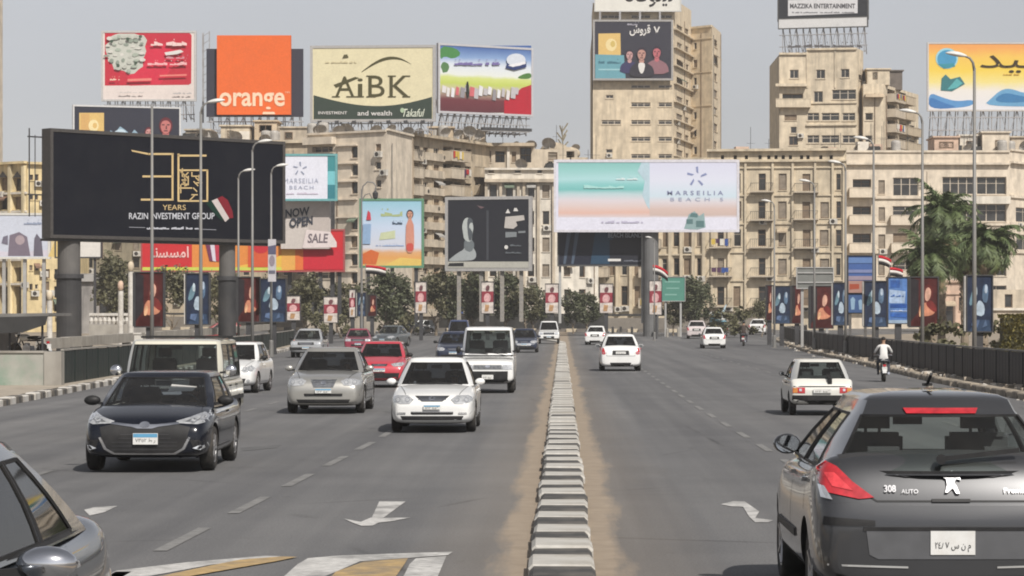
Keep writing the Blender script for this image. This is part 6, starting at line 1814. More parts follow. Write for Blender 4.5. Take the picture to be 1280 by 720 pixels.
def cut(me, cutters):
    """takes the wheel arches out of the body"""
    o = bpy.data.objects.new('t', me); C.objects.link(o); cs = []
    for c in cutters:
        k = bpy.data.objects.new('k', c); C.objects.link(k); cs.append(k)
        md = o.modifiers.new('b', 'BOOLEAN'); md.operation = 'DIFFERENCE'; md.object = k; md.solver = 'EXACT'
    dg = bpy.context.evaluated_depsgraph_get(); dg.update()
    out = bpy.data.meshes.new_from_object(o.evaluated_get(dg))
    for k in cs: bpy.data.objects.remove(k)
    bpy.data.objects.remove(o); return out

def dense_poly(pts, lv):
    """a filled outline with inner points, as (u,v) verts and faces"""
    b = bmesh.new(); vs = [b.verts.new((p[0], p[1], 0)) for p in pts]
    f = b.faces.new(vs); bmesh.ops.triangulate(b, faces=[f])
    for _ in range(lv): bmesh.ops.subdivide_edges(b, edges=b.edges[:], cuts=1, use_grid_fill=True)
    bmesh.ops.triangulate(b, faces=b.faces)
    b.verts.index_update()
    V = [(v.co.x, v.co.y) for v in b.verts]; Fc = [tuple(v.index for v in f.verts) for f in b.faces]
    E = [tuple(v.index for v in e.verts) for e in b.edges if e.is_boundary]
    b.free(); return V, Fc, E

class Car:
    def __init__(s, name, label, cat, paint_m, spec, group=None):
        s.p = spec; s.m = paint_m
        s.root = thing(name, label, cat, (0, 0, 0), 0, group)
        s.build_body(); s.build_cabin(); s.build_wheels(); s.build_interior()
        s.dec = 0
    # ---- lower body: lofted stations, smoothed, arches cut out
    def build_body(s):
        p = s.p; st = p['st']; mb = MB(); n = 0
        box = p.get('box', 0.0)          # 0 round .. 1 boxy shoulders
        for (y, zb, zt, hw) in st:
            h = zt - zb
            sec = [(0, zb), (hw * .80, zb), (hw * (.965 + .02 * box), zb + .05), (hw, zb + h * .30), (hw, zb + h * .56), (hw * (.985 + .012 * box), zb + h * .80), (hw * (.93 + .045 * box), zt - .035 * (1 - .5 * box)), (hw * (.72 + .1 * box), zt), (0, zt + .022 * (1 - box))]
            ring = sec + [(-x, z) for x, z in sec[-2:0:-1]]
            n = len(ring)
            mb.v += [(x, y, z) for x, z in ring]
        for j in range(len(st) - 1):
            for i in range(n):
                a = j * n + i; b_ = j * n + (i + 1) % n
                mb.f.append((a, b_, b_ + n, a + n)); mb.m.append(0)
        # end caps as quads
        for base, flip in ((0, False), ((len(st) - 1) * n, True)):
            half = n // 2
            for i in range(half):
                q = (base + i, base + i + 1, base + (n - i - 1) % n, base + (n - i) % n)
                q = tuple(dict.fromkeys(q))
                if len(q) >= 3: mb.f.append(q if flip else q[::-1]); mb.m.append(0)
        me = mb.mesh('body', [s.m, M_INT, M_TRIM]); fix_normals(me)
        me = smooth_sub(me, 2)
        wr, wf = p['wy']; r = p['wr']; W = p['W']
        cs = []
        for y in (wr, wf):
            for sg in (-1, 1):
                c = MB(); xx0, xx1 = (W / 2 - .30, W / 2 + .2) if sg > 0 else (-W / 2 - .2, -W / 2 + .30)
                c.lathe([(r * 1.17, xx0), (r * 1.17, xx1)], 24, 'x', (0, y, r))
                cme = c.mesh('k', M_TRIM); fix_normals(cme); cs.append(cme)
        me = cut(me, cs)
        me.materials.clear()
        for m in (s.m, M_INT, M_TRIM): me.materials.append(m)
        bz = p['belt']; yb0, yb1 = p['cab_b']; hb = p['hwb']
        for f in me.polygons:
            c = f.center; f.material_index = 0
            if c.z > bz - .2 and abs(c.x) < hb * .93 and yb0 + .05 < c.y < yb1 - .05 and f.normal.z > .5: f.material_index = 1
            for y in (wr, wf):
                if abs((c.y - y) ** 2 + (c.z - r) ** 2 - (r * 1.17) ** 2) < .012 and abs(c.x) > W / 2 - .34 and abs(f.normal.x) < .6: f.material_index = 2
                if (c.y - y) ** 2 + (c.z - r) ** 2 < (r * 1.17) ** 2 and abs(c.x) < W / 2 - .25: f.material_index = 2
            if c.z < st[len(st) // 2][1] + .03 and f.normal.z < -.5: f.material_index = 2
        me.polygons.foreach_set('use_smooth', [True] * len(me.polygons))
        try: me.set_sharp_from_angle(angle=math.radians(42))
        except Exception: pass
        me.name = 'body'
        s.body = link('body', me, s.root)
        s.bvh = BVHTree.FromPolygons([v.co[:] for v in me.vertices], [tuple(f.vertices) for f in me.polygons])
    # ---- cabin: one ring between belt and roof, split into pillars and panes
    def build_cabin(s):
        p = s.p; (yb0, yb1), (yr0, yr1) = p['cab_b'], p['cab_r']; hb, hr = p['hwb'], p['hwr']; bz, rz = p['belt'], p['roof']
        fb, fr_ = p.get('bulge', (.10, .06))
        U = []  # (tag, belt xy, roof xy)
        nf = 8
        ap = p.get('apil', .88)
        for i in range(nf + 1):
            t = -ap + 2 * ap * i / nf; k = (1 - t * t)
            U.append(('F', (t * hb, yb1 + fb * (k - .3)), (t * hr, yr1 + fr_ * (k - .3))))
        side = p['side']     # fractions front -> rear, alternately pillar | glass
        def sidept(fr, sg):
            yb = (yb1 - .10) + ((yb0 + .10) - (yb1 - .10)) * fr; yr = (yr1 - .03) + ((yr0 + .03) - (yr1 - .03)) * fr
            bul = math.sin(PI * min(1, max(0, fr))) * .02
            return (sg * (hb + bul), yb), (sg * (hr + bul), yr)
        fr_list = []
        for i in range(len(side)):
            fr_list.append(side[i])
        tags = []
        def add_side(sg, order):
            for k, fr in order:
                b_, r_ = sidept(fr, sg); U.append((('R' if sg > 0 else 'L') + str(k), b_, r_))
        seq = [(i, f) for i, f in enumerate(fr_list)]
        add_side(1, seq)
        cp = p.get('cpil', .86); rb_, rr_ = p.get('rbulge', (.08, .05))
        for i in range(nf + 1):
            t = cp - 2 * cp * i / nf; k = (1 - t * t)
            U.append(('B', (t * hb, yb0 - rb_ * (k - .3)), (t * hr, yr0 - rr_ * (k - .3))))
        add_side(-1, seq[::-1])
        V = [0, .075, .28, .5, .72, .915, 1.0] if p.get('vglass') is None else p['vglass']
        n = len(U); pts = []
        for v in V:
            row = []
            for tg, b_, r_ in U:
                bow = math.sin(PI * v) * .022
                x = b_[0] + (r_[0] - b_[0]) * v; y = b_[1] + (r_[1] - b_[1]) * v; z = bz + (rz - bz) * v
                if tg[0] in 'RL': x += bow * (1 if tg[0] == 'R' else -1)
                if tg == 'F': y += bow * 1.3; z += 0
                if tg == 'B': y -= bow * 1.3
                row.append((x, y, z))
            pts.append(row)
        frame = MB(); panes = {}
        def q(mbx, j, i):
            i2 = (i + 1) % n
            mbx.quad(pts[j][i], pts[j][i2], pts[j + 1][i2], pts[j + 1][i])
        nv = len(V) - 1; dark_b = p.get('blackpillar', False)
        for i in range(n):
            a, b_ = U[i][0], U[(i + 1) % n][0]
            kind = None
            if a == 'F' and b_ == 'F': kind = 'windscreen'
            elif a == 'B' and b_ == 'B': kind = 'rear_window'
            elif a[0] == b_[0] and a[0] in 'RL':
                k = min(int(a[1:]), int(b_[1:]))
                if k % 2 == 1: kind = ('side_window', a[0], k)
            lo, hi = (1, nv - 1)
            if kind == 'rear_window': lo, hi = p.get('rw', (1, nv - 1))
            for j in range(nv):
                if kind is not None and lo <= j < hi: q(panes.setdefault(kind, MB()), j, i)
                else: q(frame, j, i)
        # roof skin
        top = pts[-1]; m_ = 9
        yc0, yc1 = yr0, yr1
        rings = [top]
        cx, cy = 0, (yr0 + yr1) / 2
        crown = p.get('crown', .05)
        for f_, hgt in ((.94, .55), (.82, .8), (.55, .95), (.2, 1.0)):
            rings.append([(cx + (x - cx) * f_, cy + (y - cy) * f_, z + crown * hgt) for x, y, z in top])
        for a, b_ in zip(rings, rings[1:]):
            for i in range(n):
                i2 = (i + 1) % n; frame.quad(a[i], a[i2], b_[i2], b_[i])
        frame.poly(rings[-1])
        me = frame.mesh('cabin', [s.m, M_TRIM])
        bm_ = bmesh.new(); bm_.from_mesh(me); bmesh.ops.remove_doubles(bm_, verts=bm_.verts, dist=.0008); bmesh.ops.recalc_face_normals(bm_, faces=bm_.faces); bm_.to_mesh(me); bm_.free()
        me.polygons.foreach_set('use_smooth', [True] * len(me.polygons))
        try: me.set_sharp_from_angle(angle=math.radians(38))
        except Exception: pass
        s.cabin = link('cabin', me, s.root)
        gm = p.get('glass', M_GLASS)
        allv = [v.co[:] for v in me.vertices]; allf = [tuple(f.vertices) for f in me.polygons]
        for kind, mbx in panes.items():
            nm = kind if isinstance(kind, str) else kind[0]
            gme = mbx.mesh(nm, gm); bm_ = bmesh.new(); bm_.from_mesh(gme); bmesh.ops.remove_doubles(bm_, verts=bm_.verts, dist=.0008)
            bmesh.ops.recalc_face_normals(bm_, faces=bm_.faces); bm_.to_mesh(gme); bm_.free()
            gme.polygons.foreach_set('use_smooth', [True] * len(gme.polygons))
            o = link(nm, gme, s.root)
            k = len(allv); allv += [v.co[:] for v in gme.vertices]; allf += [tuple(k + i for i in f.vertices) for f in gme.polygons]
            # rubber edge round the pane
            bm_ = bmesh.new(); bm_.from_mesh(gme); lp = MB()
            for e in bm_.edges:
                if e.is_boundary: lp.bar(e.verts[0].co, e.verts[1].co, .018, .018)
            bm_.free(); lp.build('seal', M_TRIM, o)
        s.bvh_cab = BVHTree.FromPolygons(allv, allf)
        me = s.body.data
        k = len(allv); av = allv + [v.co[:] for v in me.vertices]; af = allf + [tuple(k + i for i in f.vertices) for f in me.polygons]
        s.bvh_all = BVHTree.FromPolygons(av, af)
    def build_wheels(s):
        p = s.p; r = p['wr']; w = p.get('ww', .195); W = p['W']
        tm = MB(); tm.lathe([(r * .62, -w / 2 + .02), (r * .90, -w / 2), (r * .97, -w / 2 + .02), (r, -w / 2 + .05), (r, w / 2 - .05), (r * .97, w / 2 - .02), (r * .90, w / 2), (r * .62, w / 2 - .02)], 28, 'x')
        tme = tm.mesh('tyre', M_RUBBER, True); fix_normals(tme)
        rm = MB(); R1 = r * .64
        rm.lathe([(R1, -.02), (R1, w / 2 - .01), (R1 * .93, w / 2 - .015), (R1 * .90, w / 2 - .07)], 24, 'x')
        ns = p.get('spokes', 5)
        for k in range(ns):
            a = 2 * PI * k / ns
            rm.bar((w / 2 - .045, 0, 0), (w / 2 - .03, math.cos(a) * R1 * .93, math.sin(a) * R1 * .93), .06 if ns < 8 else .035, .03)
        rm.lathe([(.07, w / 2 - .07), (.065, w / 2 - .02), (.02, w / 2 - .012)], 14, 'x')
        rme = rm.mesh('rim', p.get('rim', M_ALLOY)); fix_normals(rme)
        dm = MB(); dm.lathe([(R1 * .9, w / 2 - .10), (R1 * .88, w / 2 - .09)], 20, 'x'); dme = dm.mesh('brake_disc', M_DARKSTEEL)
        for y in p['wy']:
            for sg in (-1, 1):
                o = link('wheel', tme, s.root, (sg * (W / 2 - w / 2 - .015), y, r), 0 if sg > 0 else PI)
                link('rim', rme, o); link('brake_disc', dme, o)
    def build_interior(s):
        p = s.p; (yb0, yb1), (yr0, yr1) = p['cab_b'], p['cab_r']; bz = p['belt']; hb = p['hwb']; rz = p['roof']
        L = yb1 - yb0
        ys = p.get('seat_y', yb0 + L * .42)
        top = bz + (rz - bz) * .50
        for sg in (-1, 1):
            x = sg * hb * .47; mb = MB()
            mb.box(x - .22, ys - .10, bz - .12, x + .22, ys + .02, top); mb.box(x - .19, ys - .12, top, x + .19, ys - .0, top + .03)
            mb.build('seat', M_SEAT, s.root)
            mb = MB(); mb.box(x - .12, ys - .15, top + .06, x + .12, ys - .06, top + .24); mb.bar((x - .05, ys - .1, top), (x - .05, ys - .1, top + .1), .02); mb.bar((x + .05, ys - .1, top), (x + .05, ys - .1, top + .1), .02)
            mb.build('headrest', M_SEAT, s.root)
        if p.get('rear_bench', True):
            mb = MB(); y2 = yb0 + L * .12; mb.box(-hb * .8, y2 - .08, bz - .12, hb * .8, y2 + .04, bz + (rz - bz) * .22)
            for sg in (-.5, .5): mb.box(sg * hb - .11, y2 - .08, bz + (rz - bz) * .22, sg * hb + .11, y2, bz + (rz - bz) * .42)
            mb.build('rear_seat', M_SEAT, s.root)
        mb = MB(); mb.box(-hb * .82, yb1 - .42, bz - .10, hb * .82, yb1 - .16, bz + .03); mb.build('dashboard', M_INT, s.root)
        mb = MB(); n = 16; rr = .18; cx, cy, cz = -hb * .47, yb1 - .52, bz + .02
        mb.tube([(cx + rr * math.cos(2 * PI * i / n), cy + .35 * rr * math.sin(2 * PI * i / n), cz + .94 * rr * math.sin(2 * PI * i / n)) for i in range(n + 1)], .016, 6, cap=False)
        mb.build('steering_wheel', M_INT, s.root)
        mb = MB(); zr = rz - .12; yy = yr1 + (yb1 - yr1) * .16 - .08; mb.box(-.11, yy - .02, zr - .04, .11, yy + .01, zr + .03); mb.build('rear_view_mirror', M_INT, s.root)
    # ---- surface pieces: outlines projected onto the shell from front / rear / sides
    def deco(s, name, pts, m, face='front', off=.008, lv=2, parent=None, on='body', mirror=False, depth=.02, smooth=True, M=None):
        if mirror:
            a = s.deco(name, pts, m, face, off, lv, parent, on, False, depth)
            pm = [(-u, v) for u, v in pts][::-1] if face in ('front', 'rear') else pts
            f2 = face if face in ('front', 'rear') else ('left' if face == 'right' else 'right')
            return a, s.deco(name, pm, m, f2, off, lv, parent, on, False, depth)
        V, Fc, E = dense_poly(pts, lv)
        return s._project(name, V, Fc, E, m, face, off, parent, on, depth)
    def _project(s, name, V, Fc, E, m, face, off, parent, on, depth):
        bvh = {'body': s.bvh, 'cabin': s.bvh_cab, 'all': s.bvh_all}[on]
        d = {'front': Vector((0, -1, 0)), 'rear': Vector((0, 1, 0)), 'right': Vector((-1, 0, 0)), 'left': Vector((1, 0, 0)), 'top': Vector((0, 0, -1))}[face]
        out = []; last = None; miss = []
        for (u, v) in V:
            if face in ('front', 'rear'): o = Vector((u, 0, v)) - d * 8
            elif face == 'top': o = Vector((u, v, 8))
            else: o = Vector((0, u, v)) - d * 8
            h = bvh.ray_cast(o, d)
            if h[0] is None: miss.append(len(out)); out.append(None)
            else: out.append(h[0] - d * off)
        good = [p for p in out if p is not None]
        if not good: return None
        for k in miss:
            u, v = V[k]
            best = min((i for i in range(len(out)) if out[i] is not None), key=lambda i: (V[i][0] - u) ** 2 + (V[i][1] - v) ** 2)
            g_ = out[best]
            if face in ('front', 'rear'): out[k] = Vector((u, g_.y, v))
            elif face == 'top': out[k] = Vector((u, v, g_.z))
            else: out[k] = Vector((g_.x, u, v))
        mb = MB(); mb.v = [tuple(p) for p in out]; mb.f = list(Fc); mb.m = [0] * len(Fc)
        n = len(mb.v)
        mb.v += [tuple(p + d * (depth + off)) for p in out]
        for a, b_ in E: mb.f.append((a, b_, b_ + n, a + n)); mb.m.append(0)
        me = mb.mesh(name, m); fix_normals(me)
        # make the skin face outwards
        if len(me.polygons) > 60:
            me.polygons.foreach_set('use_smooth', [True] * len(me.polygons))
            try: me.set_sharp_from_angle(angle=math.radians(50))
            except Exception: pass
        o = link(name, me, parent or s.root)
        return o
    def letters(s, body, x0, x1, z0, z1, m, face='front', off=.012, bold=.0, parent=None, on='body'):
        vs, fs, _ = text_shape(body, bold)
        flip = -1 if face == 'front' else 1     # from the front, +x is at the viewer's left
        V = [((x0 + u * (x1 - x0)) * 1.0, z0 + v * (z1 - z0)) for u, v in vs]
        if face == 'front': V = [(x1 - u * (x1 - x0), z0 + v * (z1 - z0)) for u, v in vs]
        b = {}
        E = []
        return s._project('lettering', V, fs, E, m, face, off, parent, on, 0)
    def line(s, pts, w, m, face='right', off=.003, name='shut_line', on='body', mirror=False):
        """thin dark seam following the surface"""
        out = []
        for (a, b_) in zip(pts, pts[1:]):
            d = Vector((b_[0] - a[0], b_[1] - a[1])); L = d.length
            if L < 1e-4: continue
            d /= L; nn = Vector((-d.y, d.x)) * w / 2
            k = max(1, int(L / .12))
            for i in range(k):
                p0 = Vector(a) + d * L * i / k; p1 = Vector(a) + d * L * (i + 1) / k
                out.append([(p0 - nn), (p1 - nn), (p1 + nn), (p0 + nn)])
        V = []; Fc = []
        for q_ in out:
            n = len(V); V += [tuple(p) for p in q_]; Fc.append((n, n + 1, n + 2, n + 3))
        s._project(name, V, Fc, [], m, face, off, None, on, 0)
        if mirror: s._project(name, V, Fc, [], m, {'right': 'left', 'left': 'right'}[face], off, None, on, 0)
    def box(s, name, x0, y0, z0, x1, y1, z1, m, parent=None, bev=.0):
        mb = MB(); mb.box(x0, y0, z0, x1, y1, z1); return mb.build(name, m, parent or s.root)
    def plate(s, face, xc, z0, z1, w, txt='١٢٣ ٤٥٦', band=True, on='body'):
        a = s.deco('licence_plate', [(xc - w / 2, z0), (xc + w / 2, z0), (xc + w / 2, z1), (xc - w / 2, z1)], M_PLATE, face, .05, 1, depth=.03)
        if a is None: return
        # a flat plate: use the foremost depth
        ys = [v.co.y for v in a.data.vertices]
        yy = max(ys) if face == 'front' else min(ys)
        n = len(a.data.vertices) // 2
        for i, v in enumerate(a.data.vertices): v.co.y = yy if i < n else yy - (.02 if face == 'front' else -.02)
        sg = 1 if face == 'front' else -1
        h = z1 - z0
        if band:
            mb = MB(); y_ = yy + sg * .003; mb.quad((xc - w / 2 + .005, y_, z1 - h * .36), (xc + w / 2 - .005, y_, z1 - h * .36), (xc + w / 2 - .005, y_, z1 - .006), (xc - w / 2 + .005, y_, z1 - .006)); mb.build('band', M_PLATEB, a)
        vs, fs, _ = text_shape(txt)
        mb = MB(); y_ = yy + sg * .004
        for u, v in vs: mb.v.append((xc - sg * (u - .5) * w * .8, y_, z0 + h * .12 + v * h * .42))
        mb.f = list(fs); mb.m = [0] * len(fs); mb.build('lettering', M_INK, a, recalc=False)
        return a
    def mirrors(s, y, z, m, sz=(.20, .10, .14), out=.13):
        hb = s.p['hwb']
        for sg in (-1, 1):
            x = sg * (hb + out)
            mb = MB(); mb.ball((x, y, z), (sz[0] / 2, sz[1] * .55, sz[2] / 2), 14, 8)
            mb.v = [(a, max(b_, y - sz[1] * .28), c) for a, b_, c in mb.v]
            o = mb.build('mirror', m, s.root, smooth=True)
            mb = MB(); mb.bar((sg * (hb - .03), y, z - .05), (x - sg * .02, y, z - .03), .05, .04); mb.build('mirror_arm', M_TRIM, o)
            mb = MB(); mb.lathe([(1, 0), (1, .004)], 16, 'y', (0, 0, 0))
            mb.v = [(x + a * sz[0] * .42, y - sz[1] * .285 - b_, z + c * sz[2] * .42) for a, b_, c in mb.v]; mb.build('mirror_glass', M_MIRROR, o)
    def handles(s, ys, z, m, w=.17):
        for y in ys:
            for f_ in ('right', 'left'):
                s.deco('door_handle', [(y - w / 2, z - .014), (y + w / 2, z - .014), (y + w / 2, z + .014), (y - w / 2, z + .014)], m, f_, .03, 0, depth=.02)
    def doors(s, ys, zb, zt):
        for y in ys:
            s.line([(y, zb), (y, zt)], .012, M_TRIM, 'right', mirror=True)
        s.line([(ys[0], zb), (ys[-1], zb)], .010, M_TRIM, 'right', mirror=True)
    def wipers(s):
        p = s.p; yb1 = p['cab_b'][1]; yr1 = p['cab_r'][1]; bz = p['belt']; rz = p['roof']
        for x0, x1 in ((-.55, -.05), (.0, .52)):
            mb = MB(); t = .10
            mb.bar((x0, yb1 + .07, bz + .03), (x1, yb1 + .075 - .03, bz + .075), .016)
            mb.build('wiper', M_TRIM, s.root)
    def place(s, px, d, heading, scale=1.0, y=None):
        """heading 'to' = towards the camera, 'away' = away from it; px = photo column of the nearer end's middle"""
        L = -s.p['st'][0][0] if heading == 'away' else s.p['st'][-1][0]
        X = (px - CX) * d / F
        s.root.location = (X, d + L * scale, gz(d + L) + .004)
        s.root.rotation_euler = (0, 0, (PI if heading == 'to' else 0))
        s.root.scale = (scale,) * 3
        return s
    def yaw(s, deg):
        s.root.rotation_euler.z += math.radians(deg); return s

def stations(L, W, zb, hood, belt, tail, yb, nose=.42, bump=.55, tailz=.5, hoodfront=None, boxy=0):
    """rear -> front; yb = (rear, front) of the cabin at the belt"""
    hw = W / 2; hf = hoodfront or hood - .10
    e = .02
    return [(-L / 2, zb + .10, tailz, hw * (.86 + .06 * boxy)), (-L / 2 + .06, zb + .04, tail - .10, hw * (.93 + .04 * boxy)), (-L / 2 + .22, zb, tail - .01, hw * (.975 + .015 * boxy)),
            (yb[0] - .02, zb, tail + .01, hw), (yb[0] + .25, zb - .01, belt, hw), ((yb[0] + yb[1]) / 2, zb - .01, belt, hw), (yb[1] - .15, zb - .01, belt, hw), (yb[1] + .12, zb, hood + .02, hw * .995),
            (L / 2 - .55, zb, (hood * .55 + hf * .45), hw * (.975 + .015 * boxy)), (L / 2 - .20, zb + .01, hf, hw * (.93 + .05 * boxy)), (L / 2 - .05, zb + .05, hf - .09 * (1 - boxy * .6), hw * (.85 + .1 * boxy)), (L / 2, zb + .10, nose, hw * (.76 + .16 * boxy))]

def sedan(L=4.4, W=1.70, H=1.46, belt=.93, hood=.90, hf=.76, tail=.98, yb=(-1.55, .95), yr=(-.85, .12), **k):
    sp = dict(W=W, belt=belt - .03, roof=H - .065, crown=.07, cab_b=yb, cab_r=yr, hwb=W / 2 * .90, hwr=W / 2 * .66, wy=(-L * .305, L * .30), wr=.305,
              side=[.03, .08, .44, .485, .80, .97], st=stations(L, W, .17, hood, belt, tail, yb, nose=.52, tailz=.60, hoodfront=hf))
    sp.update(k); return sp
def hatch(L=3.9, W=1.66, H=1.45, belt=.95, hood=.93, hf=.78, tail=1.0, yb=(-1.82, .88), yr=(-1.45, .08), **k):
    sp = dict(W=W, belt=belt - .03, roof=H - .045, cab_b=yb, cab_r=yr, hwb=W / 2 * .90, hwr=W / 2 * .70, wy=(-L * .31, L * .31), wr=.295,
              side=[.03, .08, .40, .445, .74, .95], st=stations(L, W, .20, hood, belt, tail, yb, nose=.52, tailz=.62, hoodfront=hf))
    sp.update(k); return sp

def oval(cx, cz, rx, rz, n=16): return [(cx + rx * math.cos(2 * PI * i / n), cz + rz * math.sin(2 * PI * i / n)) for i in range(n)]
def rect(x0, z0, x1, z1): return [(x0, z0), (x1, z0), (x1, z1), (x0, z1)]

# generic faces -------------------------------------------------------------------------------
def sedan_front(c, head, grille, low=None, fog=None, plate=(.42, .53), pw=.36, gm=M_TRIM, emblem=None, hm=M_LENS, bumper_line=None):
    for o in c.deco('headlight', head, hm, 'front', .010, 2, mirror=True):
        if o is None: continue
        xs = [v.co.x for v in o.data.vertices]; zs = [v.co.z for v in o.data.vertices]; cx, cz = (min(xs) + max(xs)) / 2, (min(zs) + max(zs)) / 2
        rr = (max(zs) - min(zs)) * .30
        for dx in (-.42, .42): c.deco('bulb', oval(cx + dx * (max(xs) - min(xs)) * .5, cz, rr, rr * .95, 12), M_BULB, 'front', .016, 0, parent=o, depth=.01)
    if grille:
        g_ = c.deco('grille', grille, gm, 'front', .010, 2)
        xs = [q[0] for q in grille]; zs = [q[1] for q in grille]
        z0, z1 = min(zs), max(zs); n = 4
        for i in range(n):
            z = z0 + (z1 - z0) * (i + .7) / (n + .4); w = max(abs(x) for x in xs) * (.80 if 0 < i else .62)
            c.deco('grille_bar', rect(-w, z - .006, w, z + .006), M_CHROME if gm is not M_CHROME else M_TRIM, 'front', .018, 1, parent=g_, depth=.008)
    if low: c.deco('air_intake', low, M_TRIM, 'front', .008, 2)
    if fog: c.deco('fog_lamp', fog, M_BULB, 'front', .012, 1, mirror=True)
    if bumper_line: c.deco('bumper_strip', bumper_line, M_TRIM, 'front', .010, 2)
    if plate: c.plate('front', 0, plate[0], plate[1], pw)
    if emblem: c.deco('emblem', oval(0, emblem[0], emblem[1], emblem[1] * .7, 14), M_CHROME, 'front', .022, 0, depth=.012)
def common(c, mir_y, mir_z, door_ys=None, hz=.80, handles=None, mm=None):
    c.mirrors(mir_y, mir_z, mm or c.m); c.wipers()
    hb = c.p['W'] / 2; y0 = c.p['cab_b'][1] + .12; y1 = c.p['st'][-1][0] - .22
    for sg in (-1, 1): c.line([(sg * hb * .80, y0), (sg * hb * .62, y1)], .012, M_TRIM, 'top', .003, 'bonnet_seam')
    if door_ys: c.doors(door_ys, .32, c.p['belt'] - .02)
    if handles: c.handles(handles, hz, c.m)

# ---- white sedan in the middle ---------------------------------------------------------------
WHITE = paint('white', (.74, .74, .725)); CREAMP = paint('cream', (.60, .575, .48)); SILV = paint('champagne_silver', (.40, .39, .36), .55, .35); BLACKB = paint('blue_black', (.004, .0055, .011), .0, .2, .08, .45, .3)
REDP = paint('red', (.50, .035, .055)); DRED = paint('dark_red', (.26, .03, .06)); GREYP = paint('dark_grey', (.10, .105, .11), .5, .3); SLATE = paint('graphite', (.048, .049, .052), .45, .3, .12); NAVY = paint('navy', (.018, .026, .055), .2, .3)
HEAD = [(.36, .66), (.44, .58), (.62, .575), (.78, .62), (.80, .70), (.70, .745), (.48, .74)]
c = Car('parked_car', 'white four door sedan driving towards the camera in front of the white minivan', 'car', WHITE, sedan(glass=M_GLASSD))
c.root.name = 'white_sedan'
sedan_front(c, HEAD, [(-.30, .70), (-.34, .735), (.34, .735), (.30, .70), (.20, .625), (-.20, .625)], low=[(-.62, .34), (.62, .34), (.58, .26), (-.58, .26)], plate=(.47, .555), pw=.33, emblem=(.685, .07))
c.deco('bumper_strip', [(-.76, .405), (.76, .405), (.74, .37), (-.74, .37)], M_TRIM, 'front', .012, 2)
c.deco('bumper_chrome', [(-.77, .425), (.77, .425), (.77, .408), (-.77, .408)], M_CHROME, 'front', .014, 2)
c.deco('fog_lamp', rect(.52, .375, .68, .41), M_BULB, 'front', .016, 1, mirror=True)
common(c, .62, .98, (.98, .0, -.90), handles=(.12, -.78))
mb = MB(); mb.box(.22, .52, .925, .48, .70, .94); mb.build('paper', M_PAPER, c.root)
mb = MB(); mb.box(.40, .55, .94, .44, .66, .985); mb.build('paper_roll', M_PAPER, c.root)
c.place(540, 49.6, 'to', .93); WSED = c

# ---- silver sedan
c = Car('silver_sedan', 'champagne silver sedan driving towards the camera between the red hatchback and the black hatchback', 'car', SILV, sedan(L=4.5, W=1.76, H=1.47, hood=.93, hf=.80, belt=.95, glass=M_GLASSD))
sedan_front(c, [(.38, .74), (.46, .645), (.66, .63), (.82, .66), (.82, .74), (.70, .79), (.50, .80)], [(-.30, .78), (.30, .78), (.22, .60), (-.22, .60)], low=[(-.60, .33), (.60, .33), (.56, .25), (-.56, .25)], plate=(.47, .57), pw=.36, emblem=(.70, .06), gm=M_LENSD)
c.deco('bumper_strip', [(-.80, .46), (.80, .46), (.79, .40), (-.79, .40)], M_TRIM, 'front', .012, 2)
common(c, .64, 1.0, (1.0, .02, -.9), handles=(.14, -.78)); c.place(404, 59.5, 'to', .98); SSED = c

# ---- black hatchback
c = Car('black_hatchback', 'black sporty hatchback with chrome grille outline, nearest car in the left lanes facing the camera', 'car', BLACKB,
        hatch(L=4.22, W=1.80, H=1.41, belt=.93, hood=.94, hf=.80, yb=(-1.95, 1.02), yr=(-1.5, .02), wr=.325, glass=M_GLASSD, side=[.03, .08, .50, .54, .78, .95], apil=.90))
c.p['spokes'] = 6
c.deco('grille', [(-.62, .66), (-.46, .70), (0, .685), (.46, .70), (.62, .66), (.56, .40), (.40, .29), (-.40, .29), (-.56, .40)], M_TRIM, 'front', .006, 3)
for sg in (1, -1):
    pts = [(0, .70), (.16, .70), (.46, .735), (.47, .705), (.18, .665), (.10, .64), (0, .64)]
    c.deco('chrome_wing', [(sg * a, b_) for a, b_ in (pts if sg > 0 else pts[::-1])], M_CHROME, 'front', .016, 2)
    pts = [(.60, .52), (.52, .36), (.40, .29), (0, .285), (0, .262), (.42, .262), (.555, .345), (.63, .51)]
    c.deco('grille_surround', [(sg * a, b_) for a, b_ in (pts if sg > 0 else pts[::-1])], M_CHROME, 'front', .016, 2)
for i in range(5): c.deco('grille_bar', rect(-.45 + .03 * i * (i > 2), .33 + .055 * i, .45 - .03 * i * (i > 2), .338 + .055 * i), M_DARKSTEEL, 'front', .012, 1)
for o in c.deco('headlight', [(.42, .745), (.46, .715), (.72, .70), (.88, .745), (.88, .85), (.80, .885), (.60, .80)], M_LENS, 'front', .010, 2, mirror=True):
    sg = 1 if sum(v.co.x for v in o.data.vertices) > 0 else -1
    c.deco('bulb', oval(sg * .66, .755, .045, .04, 12), M_BULB, 'front', .018, 0, parent=o); c.deco('bulb', oval(sg * .78, .80, .05, .045, 12), M_BULB, 'front', .018, 0, parent=o)
    c.deco('dark_inset', [(sg * q[0], q[1]) for q in ((.54, .735), (.80, .725), (.84, .76), (.64, .79))][::sg], M_LENSD, 'front', .013, 1, parent=o)
c.deco('fog_surround', [(.62, .48), (.70, .30), (.86, .34), (.86, .47)], M_TRIM, 'front', .006, 2, mirror=True)
c.deco('fog_lamp', [(.66, .36), (.84, .44), (.85, .38), (.76, .33)], M_BULB, 'front', .014, 1, mirror=True)
c.deco('emblem', oval(0, .70, .07, .042, 16), M_CHROME, 'front', .026, 0, depth=.014)
c.plate('front', -.02, .415, .575, .34, '٧٣٥٢ ط ر', True)
